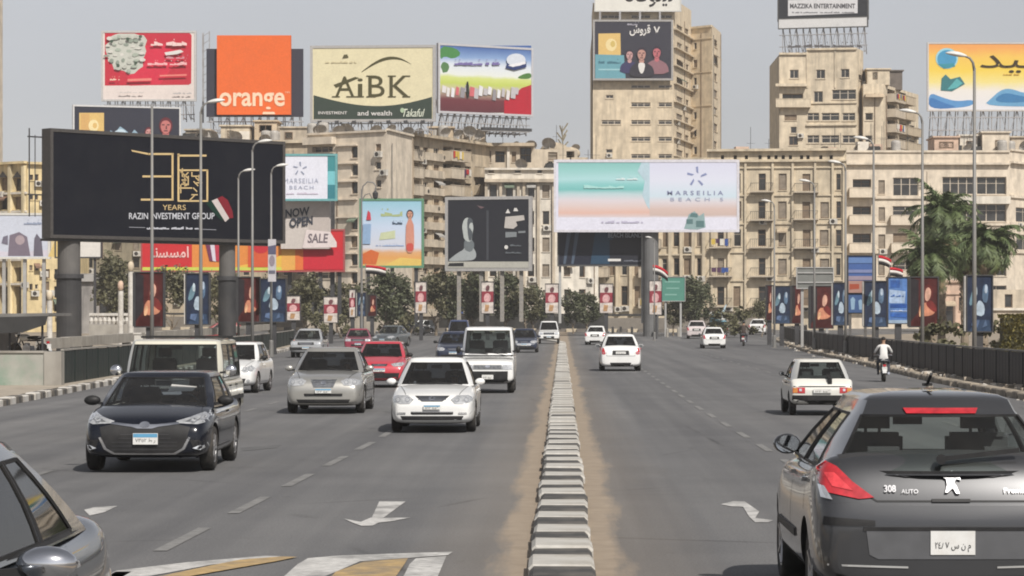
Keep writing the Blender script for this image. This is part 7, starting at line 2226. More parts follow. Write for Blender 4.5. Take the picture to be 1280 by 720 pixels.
c.mirrors(.62, 1.0, M_TRIM, (.24, .12, .15), .14); c.wipers(); c.doors((1.05, -.55), .34, .90); c.handles((-.42,), .82, c.m)
c.line([(-.78, 1.08), (-.70, .90)], .01, M_TRIM, 'front', .004)
mb = MB(); mb.quad((-.10, .42, 1.13), (-.45, .42, 1.13), (-.52, .44, 1.20), (-.16, .44, 1.235)); mb.quad((-.05, .52, 1.08), (-.32, .52, 1.08), (-.30, .50, 1.13), (-.02, .50, 1.12)); mb.build('sun_visor_paper', M_PAPER, c.root)
c.place(178, 36.8, 'to', .985).yaw(.7); c.root.scale.z = .945; BHAT = c

# ---- cream off-roader
sp = hatch(L=4.7, W=1.83, H=1.93, belt=1.14, hood=1.12, hf=1.05, tail=1.14, yb=(-2.2, .78), yr=(-2.05, .42), wr=.37, ww=.24, box=.8, apil=.93, cpil=.92, glass=M_GLASS, side=[.02, .05, .33, .37, .62, .66] )
sp['st'] = stations(4.7, 1.83, .42, 1.12, 1.14, 1.14, (-2.2, .78), nose=.60, tailz=.6, hoodfront=1.05, boxy=1); sp['hwb'] = .86; sp['hwr'] = .78; sp['side'] = [.02, .05, .33, .37, .60, .64, .95, .98]; sp['wy'] = (-1.45, 1.45)
c = Car('off_roader', 'boxy cream off-roader close behind the black hatchback', 'off-roader', CREAMP, sp)
sedan_front(c, [(.44, .80), (.74, .80), (.74, 1.0), (.44, 1.0)], [(-.42, .80), (.42, .80), (.42, 1.0), (-.42, 1.0)], plate=(.56, .68), bumper_line=[(-.88, .56), (.88, .56), (.88, .72), (-.88, .72)])
c.mirrors(.72, 1.32, M_CHROME, (.22, .12, .22), .16); c.wipers(); c.doors((.75, -.25, -1.15), .55, 1.10); c.handles((-.12, -1.0), 1.0, M_TRIM)
c.box('roof_rack_bar', -.78, -.62, 1.945, .78, -.56, 1.985, M_TRIM); c.box('roof_rack_bar', -.78, -1.62, 1.945, .78, -1.56, 1.985, M_TRIM)
c.deco('side_moulding', rect(-2.1, .70, 2.1, .78), M_TRIM, 'right', .012, 2, mirror=True)
c.place(200, 46.5, 'to', .99); c.root.scale.z = .895

# ---- white hatchback at the far left behind them
c = Car('white_hatchback', 'small white car partly hidden at the left, right behind the cream off-roader', 'car', WHITE, hatch(glass=M_GLASSD))
sedan_front(c, [(.40, .66), (.50, .60), (.72, .62), (.78, .72), (.66, .80)], [(-.30, .70), (.30, .70), (.24, .62), (-.24, .62)], low=[(-.55, .42), (.55, .42), (.5, .28), (-.5, .28)], fog=oval(.62, .36, .05, .04, 10))
common(c, .60, 1.0, (.92, -.1, -1.0), handles=(.0,), mm=M_TRIM); c.place(286, 76, 'to', .98)
c.root.rotation_euler.z += math.radians(-2)

# ---- white box van
sp = hatch(L=3.6, W=1.50, H=1.86, belt=1.10, hood=1.02, hf=.86, tail=1.12, yb=(-1.75, 1.42), yr=(-1.66, .95), wr=.27, box=.7, apil=.91, cpil=.9, glass=M_GLASS)
sp['st'] = stations(3.6, 1.50, .26, 1.0, 1.10, 1.10, (-1.75, 1.36), nose=.55, tailz=.6, hoodfront=.92, boxy=1); sp['hwb'] = .715; sp['hwr'] = .65; sp['wy'] = (-1.15, 1.15); sp['seat_y'] = .55; sp['side'] = [.02, .05, .30, .34, .62, .66, .95, .98]
c = Car('white_van', 'boxy white minivan with black bumper driving towards the camera behind the white sedan', 'van', WHITE, sp)
c.deco('lamp_panel', rect(-.70, .66, .70, .80), mat('grey_plastic', (.22, .225, .23), .5, var=.15, scale=6), 'front', .006, 2)
for o in c.deco('headlight', rect(.42, .665, .68, .80), M_LENS, 'front', .014, 1, mirror=True): pass
c.deco('grille', rect(-.38, .68, .38, .78), M_LENSD, 'front', .012, 1); c.deco('emblem', oval(0, .76, .07, .04), M_CHROME, 'front', .022, 0)
c.deco('bumper', [(-.74, .30), (.74, .30), (.75, .62), (-.75, .62)], M_TRIM, 'front', .014, 3, depth=.03); c.plate('front', .0, .40, .52, .32, band=False)
c.deco('bumper_lower', rect(-.70, .26, .70, .31), mat('grey_plastic', (.22, .225, .23), .5), 'front', .018, 2)
c.mirrors(1.25, 1.22, M_TRIM, (.14, .10, .2), .12); c.wipers(); c.doors((1.3, .3, -.6), .40, 1.05); c.place(609.5, 76, 'to', 1.0)

# ---- red hatchback and the others further back
c = Car('red_hatchback', 'bright red hatchback behind the silver sedan', 'car', REDP, hatch(L=3.7, W=1.64, H=1.42, glass=M_GLASSD))
sedan_front(c, [(.34, .74), (.44, .66), (.68, .66), (.76, .74), (.70, .80)], [(-.26, .74), (.26, .74), (.22, .67), (-.22, .67)], low=[(-.62, .46), (.62, .46), (.58, .30), (-.58, .30)], emblem=(.71, .05), plate=(.50, .60))
common(c, .60, 1.0, (.92, -.1, -.95), mm=M_TRIM); c.place(474, 82, 'to', .98)
BOXY = dict(box=.7)
sp = sedan(L=4.1, W=1.62, H=1.40, **BOXY); sp['st'] = stations(4.1, 1.62, .22, .90, .92, .95, (-1.55, .95), nose=.6, tailz=.65, hoodfront=.84, boxy=.9)
c = Car('old_red_sedan', 'old dark red boxy sedan further back, beyond the bright red hatchback', 'car', DRED, sp)
sedan_front(c, rect(.42, .66, .72, .80), rect(-.40, .66, .40, .80), plate=(.45, .55), bumper_line=rect(-.80, .38, .80, .48)); common(c, .62, .98, mm=M_TRIM)
c.place(445, 166, 'to', 1.05).yaw(3)
c = Car('grey_car', 'dark grey car behind the old dark red sedan', 'car', paint('blue_grey', (.12, .135, .14), .4, .35), sedan())
sedan_front(c, HEAD, [(-.30, .70), (.30, .70), (.22, .62), (-.22, .62)], low=rect(-.55, .28, .55, .38)); common(c, .62, .98); c.place(487, 196, 'to', 1.05).yaw(-14)
sp = sedan(L=4.3, W=1.68, H=1.50, belt=.95, **BOXY); sp['st'] = stations(4.3, 1.68, .24, .93, .95, .98, (-1.55, .95), nose=.62, tailz=.65, hoodfront=.88, boxy=.9)
c = Car('old_grey_sedan', 'pale grey old sedan with black bumper by the left fence, far back', 'car', paint('pale_grey', (.40, .41, .42), .2, .35), sp)
sedan_front(c, rect(.44, .66, .76, .80), rect(-.42, .66, .42, .80), plate=(.45, .55), bumper_line=rect(-.84, .38, .84, .54)); common(c, .62, 1.0, mm=M_TRIM); c.place(382, 145, 'to', 1.03)
c = Car('navy_car', 'dark navy car half hidden by the white minivan', 'car', NAVY, sedan(glass=M_GLASSD)); sedan_front(c, HEAD, [(-.30, .70), (.30, .70), (.22, .62), (-.22, .62)], low=rect(-.55, .28, .55, .38)); common(c, .62, .98, mm=M_TRIM); c.place(566, 128, 'to', 1.0)
sp = hatch(L=3.6, W=1.62, H=1.85, belt=1.08, hood=1.02, hf=.9, yb=(-1.75, 1.30), yr=(-1.66, .8), box=.7, glass=M_GLASSD); sp['st'] = stations(3.6, 1.62, .28, 1.0, 1.08, 1.08, (-1.75, 1.25), nose=.55, tailz=.6, hoodfront=.92, boxy=1); sp['wy'] = (-1.15, 1.15)
c = Car('blue_minibus', 'dark blue minibus with pale lamps beyond the navy car', 'van', paint('mid_blue', (.03, .05, .13), .1, .35), sp)
sedan_front(c, rect(.40, .62, .74, .80), rect(-.36, .64, .36, .78), plate=(.42, .52), bumper_line=rect(-.78, .34, .78, .50)); c.mirrors(1.1, 1.2, M_TRIM, (.14, .1, .2)); c.place(573, 190, 'to', 1.05)
c = Car('navy_sedan', 'dark navy sedan with a pale bumper between the white minivan and the median', 'car', NAVY, sedan(W=1.74, glass=M_GLASSD)); sedan_front(c, HEAD, [(-.30, .70), (.30, .70), (.22, .62), (-.22, .62)], low=rect(-.6, .26, .6, .38))
c.deco('pale_bumper', [(-.84, .42), (.84, .42), (.86, .56), (.6, .50), (-.6, .50), (-.86, .56)], M_BULB, 'front', .014, 2); common(c, .62, .98); c.place(655, 166, 'to', 1.0)
sp = hatch(L=4.1, W=1.7, H=1.78, belt=1.06, hood=1.02, hf=.94, yb=(-1.95, .92), yr=(-1.85, .45), box=.6, wr=.33, glass=M_GLASSD); sp['st'] = stations(4.1, 1.7, .34, 1.02, 1.06, 1.06, (-1.95, .92), nose=.6, tailz=.6, hoodfront=.96, boxy=.9)
c = Car('white_jeep', 'small white off-roader with a black bumper near the head of the median', 'off-roader', WHITE, sp); sedan_front(c, rect(.46, .72, .72, .90), rect(-.42, .72, .42, .90), plate=(.48, .58), bumper_line=rect(-.82, .38, .82, .60)); c.mirrors(.8, 1.2, M_TRIM, (.14, .1, .18)); c.place(686, 212, 'to', 1.0)
c = Car('dark_car', 'dark car crossing at the far left end of the junction', 'car', paint('near_black', (.02, .022, .025), .1, .3), sedan(glass=M_GLASSD)); common(c, .62, .98, (1.0, 0, -.9))
c.root.location = ((509 - CX) * 272 / F, 272, gz(272)); c.root.rotation_euler = (0, 0, math.radians(70))
c = Car('red_parked_car', 'red car parked beyond the slip road parapet on the left', 'car', paint('brick_red', (.30, .05, .05)), hatch(glass=M_GLASSD)); c.root.location = ((272 - CX) * 190 / F, 190, .35); c.root.rotation_euler = (0, 0, math.radians(100))
sedan_front(c, HEAD, None, plate=None)
c = Car('silver_parked_car', 'pale car crossing in front of the left bushes at the far end', 'car', paint('silver', (.45, .46, .46), .4, .35), hatch(glass=M_GLASSD)); c.root.location = ((522 - CX) * 286 / F, 286, gz(286)); c.root.rotation_euler = (0, 0, math.radians(110))

# ---- cars driving away on the right ------------------------------------------------------------
def sedan_rear(c, tail, plate=(.62, .74), pw=.40, boot=None, strip=None, lens=M_RED, low=None, pband=False):
    for o in c.deco('taillight', tail, lens, 'rear', .010, 2, mirror=True):
        if o is None: continue
        xs = [v.co.x for v in o.data.vertices]; zs = [v.co.z for v in o.data.vertices]
        x0, x1, z0, z1 = min(xs), max(xs), min(zs), max(zs)
        c.deco('reversing_lamp', rect(x0 + (x1 - x0) * .3, z0 + (z1 - z0) * .12, x0 + (x1 - x0) * .7, z0 + (z1 - z0) * .36), M_BULB, 'rear', .016, 0, parent=o, depth=.01)
    if boot: c.deco('plate_recess', boot, M_TRIM, 'rear', .006, 2)
    c.plate('rear', 0, plate[0], plate[1], pw, band=pband)
    if strip: c.deco('bumper_strip', strip, M_TRIM, 'rear', .010, 2)
    if low: c.deco('lower_valance', low, M_TRIM, 'rear', .010, 2)
    mb = MB(); mb.tube([(.45, c.p['st'][0][0] - .02, .24), (.45, c.p['st'][0][0] + .3, .24)], .03, 8); mb.build('exhaust', M_DARKSTEEL, c.root)
TAIL = [(.60, .70), (.64, .66), (.80, .68), (.82, .92), (.74, .95), (.66, .90)]
def white_saloon(label, px, d, sc=1.0, m=WHITE, yaw=0, name='white_saloon'):
    c = Car(name, label, 'car', m, sedan(L=4.3, W=1.66, H=1.47, tail=1.02, glass=M_GLASSD))
    sedan_rear(c, TAIL, plate=(.68, .78), pw=.40, boot=[(-.34, .64), (.34, .64), (.32, .82), (-.32, .82)], low=[(-.74, .20), (.74, .20), (.76, .34), (-.76, .34)])
    common(c, .62, .98, (1.0, 0, -.9)); c.line([(-.60, .98), (-.56, .60), (.56, .60), (.60, .98)], .012, M_TRIM, 'rear')
    c.place(px, d, 'away', sc).yaw(yaw); return c
white_saloon('white saloon driving away right beside the median, nearest white car of that lane', 776, 108, 1.0)
white_saloon('white saloon driving away just ahead of the nearer one beside the median', 747, 206, .98, yaw=-6)
white_saloon('white saloon driving away in the right lanes, nearest of the far pair', 893, 186, .99)
white_saloon('pinkish white saloon left of and beyond the far white saloon in the right lanes', 873, 246, 1.12, paint('pinkish_white', (.56, .50, .49)), yaw=-4)
white_saloon('white saloon far right, waiting near the end of the right fence', 951, 275, 1.1, yaw=-10)

# ---- old white hatchback
sp = hatch(L=3.65, W=1.53, H=1.37, belt=.90, hood=.88, hf=.82, tail=.92, yb=(-1.60, .80), yr=(-1.00, .22), wr=.28, ww=.155, box=.75, glass=M_GLASS, apil=.92, cpil=.84, spokes=8, rim=M_DARKSTEEL)
sp['st'] = stations(3.65, 1.53, .26, .86, .90, .90, (-1.60, .80), nose=.6, tailz=.60, hoodfront=.80, boxy=.9); sp['hwb'] = .70; sp['hwr'] = .54; sp['side'] = [.03, .07, .44, .48, .72, .92]
c = Car('old_white_hatchback', 'old white three door hatchback with red lamps, ahead of the dark grey hatchback', 'car', CREAMP.copy() if False else paint('old_white', (.64, .63, .58)), sp)
for o in c.deco('taillight', rect(.42, .55, .72, .69), M_RED, 'rear', .012, 1, mirror=True):
    xs = [v.co.x for v in o.data.vertices]; sg = 1 if sum(xs) > 0 else -1
    x0, x1 = sorted((sg * .60, sg * .71)); c.deco('indicator', rect(x0, .56, x1, .68), M_AMBER, 'rear', .018, 0, parent=o)
    x0, x1 = sorted((sg * .50, sg * .56)); c.deco('reversing_lamp', rect(x0, .60, x1, .66), M_BULB, 'rear', .018, 0, parent=o)
c.deco('chrome_strip', rect(-.70, .70, .70, .725), M_TRIM, 'rear', .010, 2); c.plate('rear', 0, .56, .66, .44, band=False)
c.deco('bumper', rect(-.73, .38, .73, .50), M_TRIM, 'rear', .05, 2, depth=.06); c.deco('lower_valance', rect(-.62, .26, .62, .375), M_TRIM, 'rear', .006, 2)
c.mirrors(.55, .98, M_TRIM, (.14, .09, .11), .10); c.doors((.70, -.45), .34, .86); c.handles((-.35,), .78, M_TRIM)
mb = MB(); mb.box(.14, -1.78, .78, .24, -1.70, .93); mb.box(.12, -1.70, .93, .22, -1.60, 1.00); mb.build('boot_handle', M_TRIM, c.root)
mb = MB(); mb.tube([(.30, -1.82, .22), (.30, -1.6, .25)], .028, 8); mb.build('exhaust', M_DARKSTEEL, c.root)
c.place(1028, 58.5, 'away', .885)
# rolled mat leaning out of its hatch at the right
# ---- dark grey hatchback in front
L_ = 4.3
sp = hatch(L=L_, W=1.80, H=1.565, belt=1.06, hood=1.0, hf=.84, tail=1.12, yb=(-1.96, 1.10), yr=(-1.52, .16), wr=.325, ww=.21, vglass=[0, .05, .26, .5, .74, .93, 1.0], glass=glass_mat('clear_car_glass', (.86, .92, .90), .95), apil=.90, cpil=.96, rbulge=(.16, .12))
sp['st'] = [(-L_ / 2, .34, .70, .78), (-L_ / 2 + .05, .30, .86, .845), (-L_ / 2 + .11, .27, 1.00, .885), (-L_ / 2 + .19, .25, 1.13, .905), (-1.86, .24, 1.19, .915), (-1.65, .24, 1.17, .92), (-1.2, .23, 1.09, .92), (-.3, .23, 1.07, .92), (.9, .23, 1.05, .92), (1.25, .24, 1.0, .915), (1.75, .25, .90, .88), (2.02, .28, .80, .80), (2.15, .34, .60, .68)]
sp['hwb'] = .81; sp['hwr'] = .545; sp['side'] = [.03, .08, .42, .455, .76, .93]; sp['wy'] = (-1.28, 1.33); sp['crown'] = .135; sp['roof'] = 1.45
c = Car('grey_hatchback', 'dark graphite hatchback seen from behind at the right edge, largest car in view', 'car', SLATE, sp)
for o in c.deco('taillight', [(.52, .885), (.62, .875), (.84, .92), (.885, .99), (.885, 1.08), (.83, 1.125), (.76, 1.09), (.66, .99)], M_RED, 'rear', .012, 3, mirror=True, depth=.03):
    sg = 1 if sum(v.co.x for v in o.data.vertices) > 0 else -1
    c.deco('inner_lens', [(sg * a, b_) for a, b_ in ((.66, .93), (.80, .96), (.85, 1.05), (.78, 1.05))][::sg], mat('bright_red_lens', (.62, .05, .06), .12, var=.2, scale=20, coat=1), 'rear', .018, 1, parent=o, depth=.008)
    c.deco('reversing_lamp', [(sg * a, b_) for a, b_ in ((.80, .87), (.875, .885), (.888, .97), (.85, .96))][::sg], M_BULB, 'rear', .018, 1, parent=o, depth=.008)
c.line([(-.74, 1.115), (-.66, .95), (-.50, .86), (.50, .86), (.66, .95), (.74, 1.115)], .012, M_TRIM, 'rear', .004, 'tailgate_seam')
c.deco('boot_crease', [(-.38, 1.035), (.38, 1.035), (.30, 1.022), (-.30, 1.022)], SLATE, 'rear', .016, 1)
c.deco('bumper_strip', [(.52, .735), (.86, .76), (.87, .70), (.52, .695)], M_TRIM, 'rear', .044, 3, mirror=True)
c.deco('boot_button', rect(-.13, .855, .13, .875), M_TRIM, 'rear', .014, 1)
c.deco('bumper', [(-.86, .40), (-.70, .36), (.70, .36), (.86, .40), (.89, .60), (.885, .84), (.62, .855), (.50, .835), (-.50, .835), (-.62, .855), (-.885, .84), (-.89, .60)], SLATE, 'rear', .035, 4, depth=.05)
c.deco('plate_recess', [(-.58, .665), (.58, .665), (.56, .505), (.50, .475), (-.50, .475), (-.56, .505)], mat('recess_grey', (.11, .112, .118), .45, metal=.3, var=.1), 'rear', .042, 3)
c.deco('recess_shadow_strip', rect(-.60, .665, .60, .69), M_TRIM, 'rear', .045, 3)  # black strip paints in the shade along the top of the recess
pl = c.plate('rear', 0.0, .505, .665, .30, '٢٤٨٧ س ن م', band=False)
c.deco('lower_valance', [(-.74, .25), (.74, .25), (.78, .36), (-.78, .36)], M_TRIM, 'rear', .012, 2)
c.deco('bumper_crease_glint', [(.30, .425), (.84, .44), (.84, .428), (.30, .413)], M_GALV, 'rear', .044, 2, mirror=True)  # pale strip paints in the glint along the lower bumper crease
M_BADGE = mat('bright_badge', (.30, .30, .31), .25, metal=.9, var=.15)
# standing lion-like badge, model letters, trim letters
li = [(-.05, -.09), (-.025, -.09), (-.01, -.03), (.02, -.05), (.045, -.10), (.075, -.10), (.05, -.03), (.03, .0), (.055, .03), (.09, .02), (.085, .045), (.05, .06), (.03, .05), (.03, .075), (.055, .09), (.02, .105), (-.015, .095), (-.03, .06), (-.075, .075), (-.09, .055), (-.06, .045), (-.035, .03), (-.03, -.02)]
c.deco('badge', [(x * .80, .985 + z * .74) for x, z in li], M_BADGE, 'rear', .024, 0, depth=.012)
c.letters('308', -.45, -.37, .92, .968, M_BADGE, 'rear', .018, .03); c.letters('AUTO', -.335, -.22, .912, .94, M_BADGE, 'rear', .018, .01); c.letters('Premium', .36, .56, .915, .948, M_BADGE, 'rear', .018, .01)
c.deco('high_stop_lamp', [(-.26, 1.475), (.26, 1.475), (.24, 1.438), (-.24, 1.438)], M_RED, 'rear', .02, 1, on='all', depth=.02)
mb = MB(); mb.bar((-.06, -2.02, 1.14), (.48, -1.98, 1.20), .022, .03); mb.lathe([(.035, -.02), (.03, .03)], 10, 'y', (-.06, -2.05, 1.14)); mb.build('rear_wiper', M_TRIM, c.root)
mb = MB(); mb.box(-.03, -.95, 1.61, .03, -.85, 1.63); mb.tube([(0, -.9, 1.62), (0, -1.12, 1.70)], .012, 6); mb.build('aerial', M_TRIM, c.root)
c.mirrors(.72, 1.12, SLATE, (.22, .14, .16), .065); c.doors((1.02, -.10, -1.15), .34, 1.02); c.handles((.02, -1.0), .95, c.m)
c.deco('side_moulding', rect(-1.0, .50, .9, .56), M_TRIM, 'right', .012, 2, mirror=True)
c.place(1190, 18.35, 'away', 1.0)

# ---- dark grey car at the lower left corner, cut by the frame
sp = sedan(L=4.5, W=1.76, H=1.45, belt=.98, hood=.95, hf=.8, tail=1.02, yb=(-1.75, .95), yr=(-.80, .20), wr=.32, glass=glass_mat('reflecting_car_glass', (.35, .4, .4), .45), side=[.03, .07, .43, .47, .80, .97])
c = Car('dark_grey_saloon', 'dark grey car at the lower left corner with a chrome door mirror', 'car', paint('blue_graphite', (.055, .064, .078), .4, .25, .2), sp)
sedan_front(c, HEAD, [(-.3, .72), (.3, .72), (.22, .62), (-.22, .62)]); c.mirrors(.68, .975, M_CHROME, (.27, .16, .145), .22); c.doors((1.0, .02, -.9), .34, .92); c.handles((.14, -.8), .84, M_CHROME)
c.deco('window_trim', rect(-1.6, .965, .8, .985), M_TRIM, 'right', .012, 2, mirror=True, on='all')
c.root.location = (-3.30, 12.65, .004); c.root.rotation_euler = (0, 0, PI); c.root.scale = (1.02, 1.0, 1.045)

# ---- small loaded pickup far right
t = thing('loaded_pickup', 'small dark pickup with a pale blue load beyond the far white saloons', 'truck', ((899 - CX) * 262 / F, 262, gz(262)))
NV = paint('dark_green', (.02, .035, .035))
mb = MB(); mb.box(-.8, 0, .95, .8, 2.0, 1.0); mb.box(-.82, -.03, .7, .82, .03, 1.45); mb.box(-.85, 0, .95, -.80, 2.0, 1.45); mb.box(.80, 0, .95, .85, 2.0, 1.45); mb.build('load_bed', NV, t)
mb = MB(); mb.prism([(2.05, .6), (4.2, .6), (4.25, 1.05), (3.6, 1.15), (3.2, 1.85), (2.2, 1.9), (2.05, 1.8)], -.8, .8, 'x'); mb.build('cab', NV, t)
mb = MB(); mb.quad((-.6, 2.04, 1.3), (.6, 2.04, 1.3), (.55, 2.04, 1.75), (-.55, 2.04, 1.75)); mb.build('rear_window', M_GLASSD, t)
mb = MB(); mb.box(-.7, -.1, .5, .7, -.02, .66); mb.build('bumper', M_TRIM, t)
for x in (-.72, .72):
    mb = MB(); mb.box(x - .1, -.06, .72, x + .1, -.031, .9); mb.build('taillight', M_RED, t)
    for y in (.9, 3.4):
        mb = MB(); mb.lathe([(.18, -.1), (.32, -.1), (.34, -.05), (.34, .05), (.32, .1), (.18, .1)], 18, 'x', (x, y, .34)); o = mb.build('wheel', M_RUBBER, t)
ld = thing('load_of_sacks', 'pale blue and white bundles heaped on the small dark pickup', 'bundles', ((899 - CX) * 262 / F, 262, gz(262) + 1.0))
for i in range(9):
    mb = MB(); x, y, z = R.uniform(-.55, .55), R.uniform(.3, 1.7), .3 + (i // 3) * .42; mb.ball((x, y, z), (R.uniform(.3, .45), .4, .3), 9, 6); mb.build('sack', R.choice([ink(176, 206, 212), ink(120, 160, 176), ink(214, 214, 210)]), ld, smooth=True)
mb = MB(); mb.prism([(.2, 1.2), (.5, 1.3), (.75, 2.1), (.65, 2.1)], .5, .7, 'y'); mb.build('folded_sheet', ink(190, 210, 220), ld)
# ============================================================ MOTORBIKES, RIDERS, STREET CLUTTER
def skin_mesh(name, joints, bones, mats, lv=2):
    """one continuous figure grown round a skeleton: joints {name: (xyz, radius)}"""
    me = bpy.data.meshes.new(name); idx = {k: i for i, k in enumerate(joints)}
    me.from_pydata([j[0] for j in joints.values()], [(idx[a], idx[b]) for a, b in bones], [])
    o = bpy.data.objects.new('t', me); C.objects.link(o)
    o.modifiers.new('skin', 'SKIN'); sv = me.skin_vertices[0].data
    for k, (p, r) in joints.items():
        rr = r if isinstance(r, tuple) else (r, r); sv[idx[k]].radius = rr
    sv[0].use_root = True
    md = o.modifiers.new('s', 'SUBSURF'); md.levels = lv; md.render_levels = lv
    dg = bpy.context.evaluated_depsgraph_get(); dg.update()
    out = bpy.data.meshes.new_from_object(o.evaluated_get(dg)); out.name = name
    bpy.data.objects.remove(o)
    out.materials.clear()
    for m in (mats if isinstance(mats, list) else [mats]): out.materials.append(m)
    out.polygons.foreach_set('use_smooth', [True] * len(out.polygons))
    return out
SKIN = mat('skin', (.30, .175, .11), .6, var=.08, scale=8); HAIR = mat('black_hair', (.015, .012, .010), .7, var=.3, scale=20)
def rider(label, loc, rz, shirt, trousers, helmet=None, scale=1.0, car=False):
    """a person sitting astride a motorbike, hands on the bars; +y forward, origin on the ground under the seat"""
    root = thing('person', label, 'person', loc, rz); root.scale = (scale,) * 3
    J = {'pelvis': ((0, -.05, .86), (.17, .13)), 'waist': ((0, -.04, 1.00), (.155, .115)), 'chest': ((0, .06, 1.24), (.18, .125)), 'neckbase': ((0, .11, 1.41), (.10, .085)), 'neck': ((0, .14, 1.49), .055), 'head': ((0, .17, 1.62), (.075, .09)), 'crown': ((0, .165, 1.70), (.07, .085))}
    Bn = [('pelvis', 'waist'), ('waist', 'chest'), ('chest', 'neckbase'), ('neckbase', 'neck'), ('neck', 'head'), ('head', 'crown')]
    for s_, sg in (('l', -1), ('r', 1)):
        J.update({'sh' + s_: ((sg * .20, .10, 1.38), .065), 'el' + s_: ((sg * .33, .24, 1.16), .047), 'wr' + s_: ((sg * .33, .50, 1.08), .033), 'pa' + s_: ((sg * .33, .57, 1.07), (.030, .020)),
                  'hp' + s_: ((sg * .11, .02, .84), .10), 'kn' + s_: ((sg * .22, .42, .74), .068), 'an' + s_: ((sg * .20, .22, .36), .048), 'he' + s_: ((sg * .20, .20, .30), .045), 'to' + s_: ((sg * .21, .40, .28), .038)})
        if car:
            J.update({'el' + s_: ((sg * .30, .22, 1.14), .047), 'wr' + s_: ((sg * .20, .44, 1.18), .033), 'pa' + s_: ((sg * .17, .51, 1.20), (.030, .020)), 'kn' + s_: ((sg * .15, .45, .96), .068), 'an' + s_: ((sg * .13, .82, .70), .048), 'he' + s_: ((sg * .13, .84, .66), .045), 'to' + s_: ((sg * .13, .98, .72), .038)})
        Bn += [('neckbase', 'sh' + s_), ('sh' + s_, 'el' + s_), ('el' + s_, 'wr' + s_), ('wr' + s_, 'pa' + s_), ('pelvis', 'hp' + s_), ('hp' + s_, 'kn' + s_), ('kn' + s_, 'an' + s_), ('an' + s_, 'he' + s_), ('he' + s_, 'to' + s_)]
        for k, (dx, ln) in enumerate(((-.024, .045), (-.008, .052), (.008, .050), (.023, .040))):   # fingers curled over the grip
            a, b_, c_ = 'f%s%da' % (s_, k), 'f%s%db' % (s_, k), 'f%s%dc' % (s_, k)
            hx, hy, hzz = J['pa' + s_][0]; J[a] = ((hx + dx, hy + .03, hzz + .005), .0095); J[b_] = ((hx + dx, hy + .03 + ln * .5, hzz - .025), .009); J[c_] = ((hx + dx, hy + .03, hzz - .05), .008)
            Bn += [('pa' + s_, a), (a, b_), (b_, c_)]
        a, b_ = 'th%sa' % s_, 'th%sb' % s_
        J[a] = ((hx - sg * .035, hy - .02, hzz - .015), .011); J[b_] = ((hx - sg * .042, hy + .015, hzz - .04), .010); Bn += [('pa' + s_, a), (a, b_)]
    me = skin_mesh('body', J, Bn, [SKIN, shirt, trousers, M_TRIM])
    for f in me.polygons:
        c = f.center; k = 0
        if car and c.z > .50 and c.z < 1.06 and (c.y > .02 or c.z < .92) and abs(c.x) < .26: k = 2
        elif c.z < .335 and abs(c.x) > .1: k = 3
        elif c.z < .90 and (c.y < .50 or c.z < .86) and abs(c.x) < .36 and not (c.z > .98): k = 2
        elif c.z < 1.46 and not (abs(c.x) > .27 and c.y > .33): k = 1
        f.material_index = k
    link('body', me, root)
    mb = MB(); mb.ball((0, .165, 1.685), (.088, .105, .085), 14, 9)
    if helmet: mb.v = [(x * 1.3, (y - .165) * 1.3 + .165, (z - 1.685) * 1.25 + 1.675) for x, y, z in mb.v]
    else: mb.v = [(x, min(y, .235) if z < 1.69 else y, max(z, 1.63)) for x, y, z in mb.v]
    mb.build('helmet' if helmet else 'hair', helmet or HAIR, root, smooth=True)
    mb = MB()
    for sg in (-1, 1): mb.ball((sg * .083, .165, 1.625), (.014, .022, .034), 8, 5); mb.ball((sg * .032, .252, 1.64), (.013, .008, .009), 6, 4)
    mb.ball((0, .268, 1.61), (.016, .02, .026), 8, 5); mb.ball((0, .254, 1.568), (.028, .010, .009), 8, 4)
    mb.build('face', SKIN, root, smooth=True)
    return root
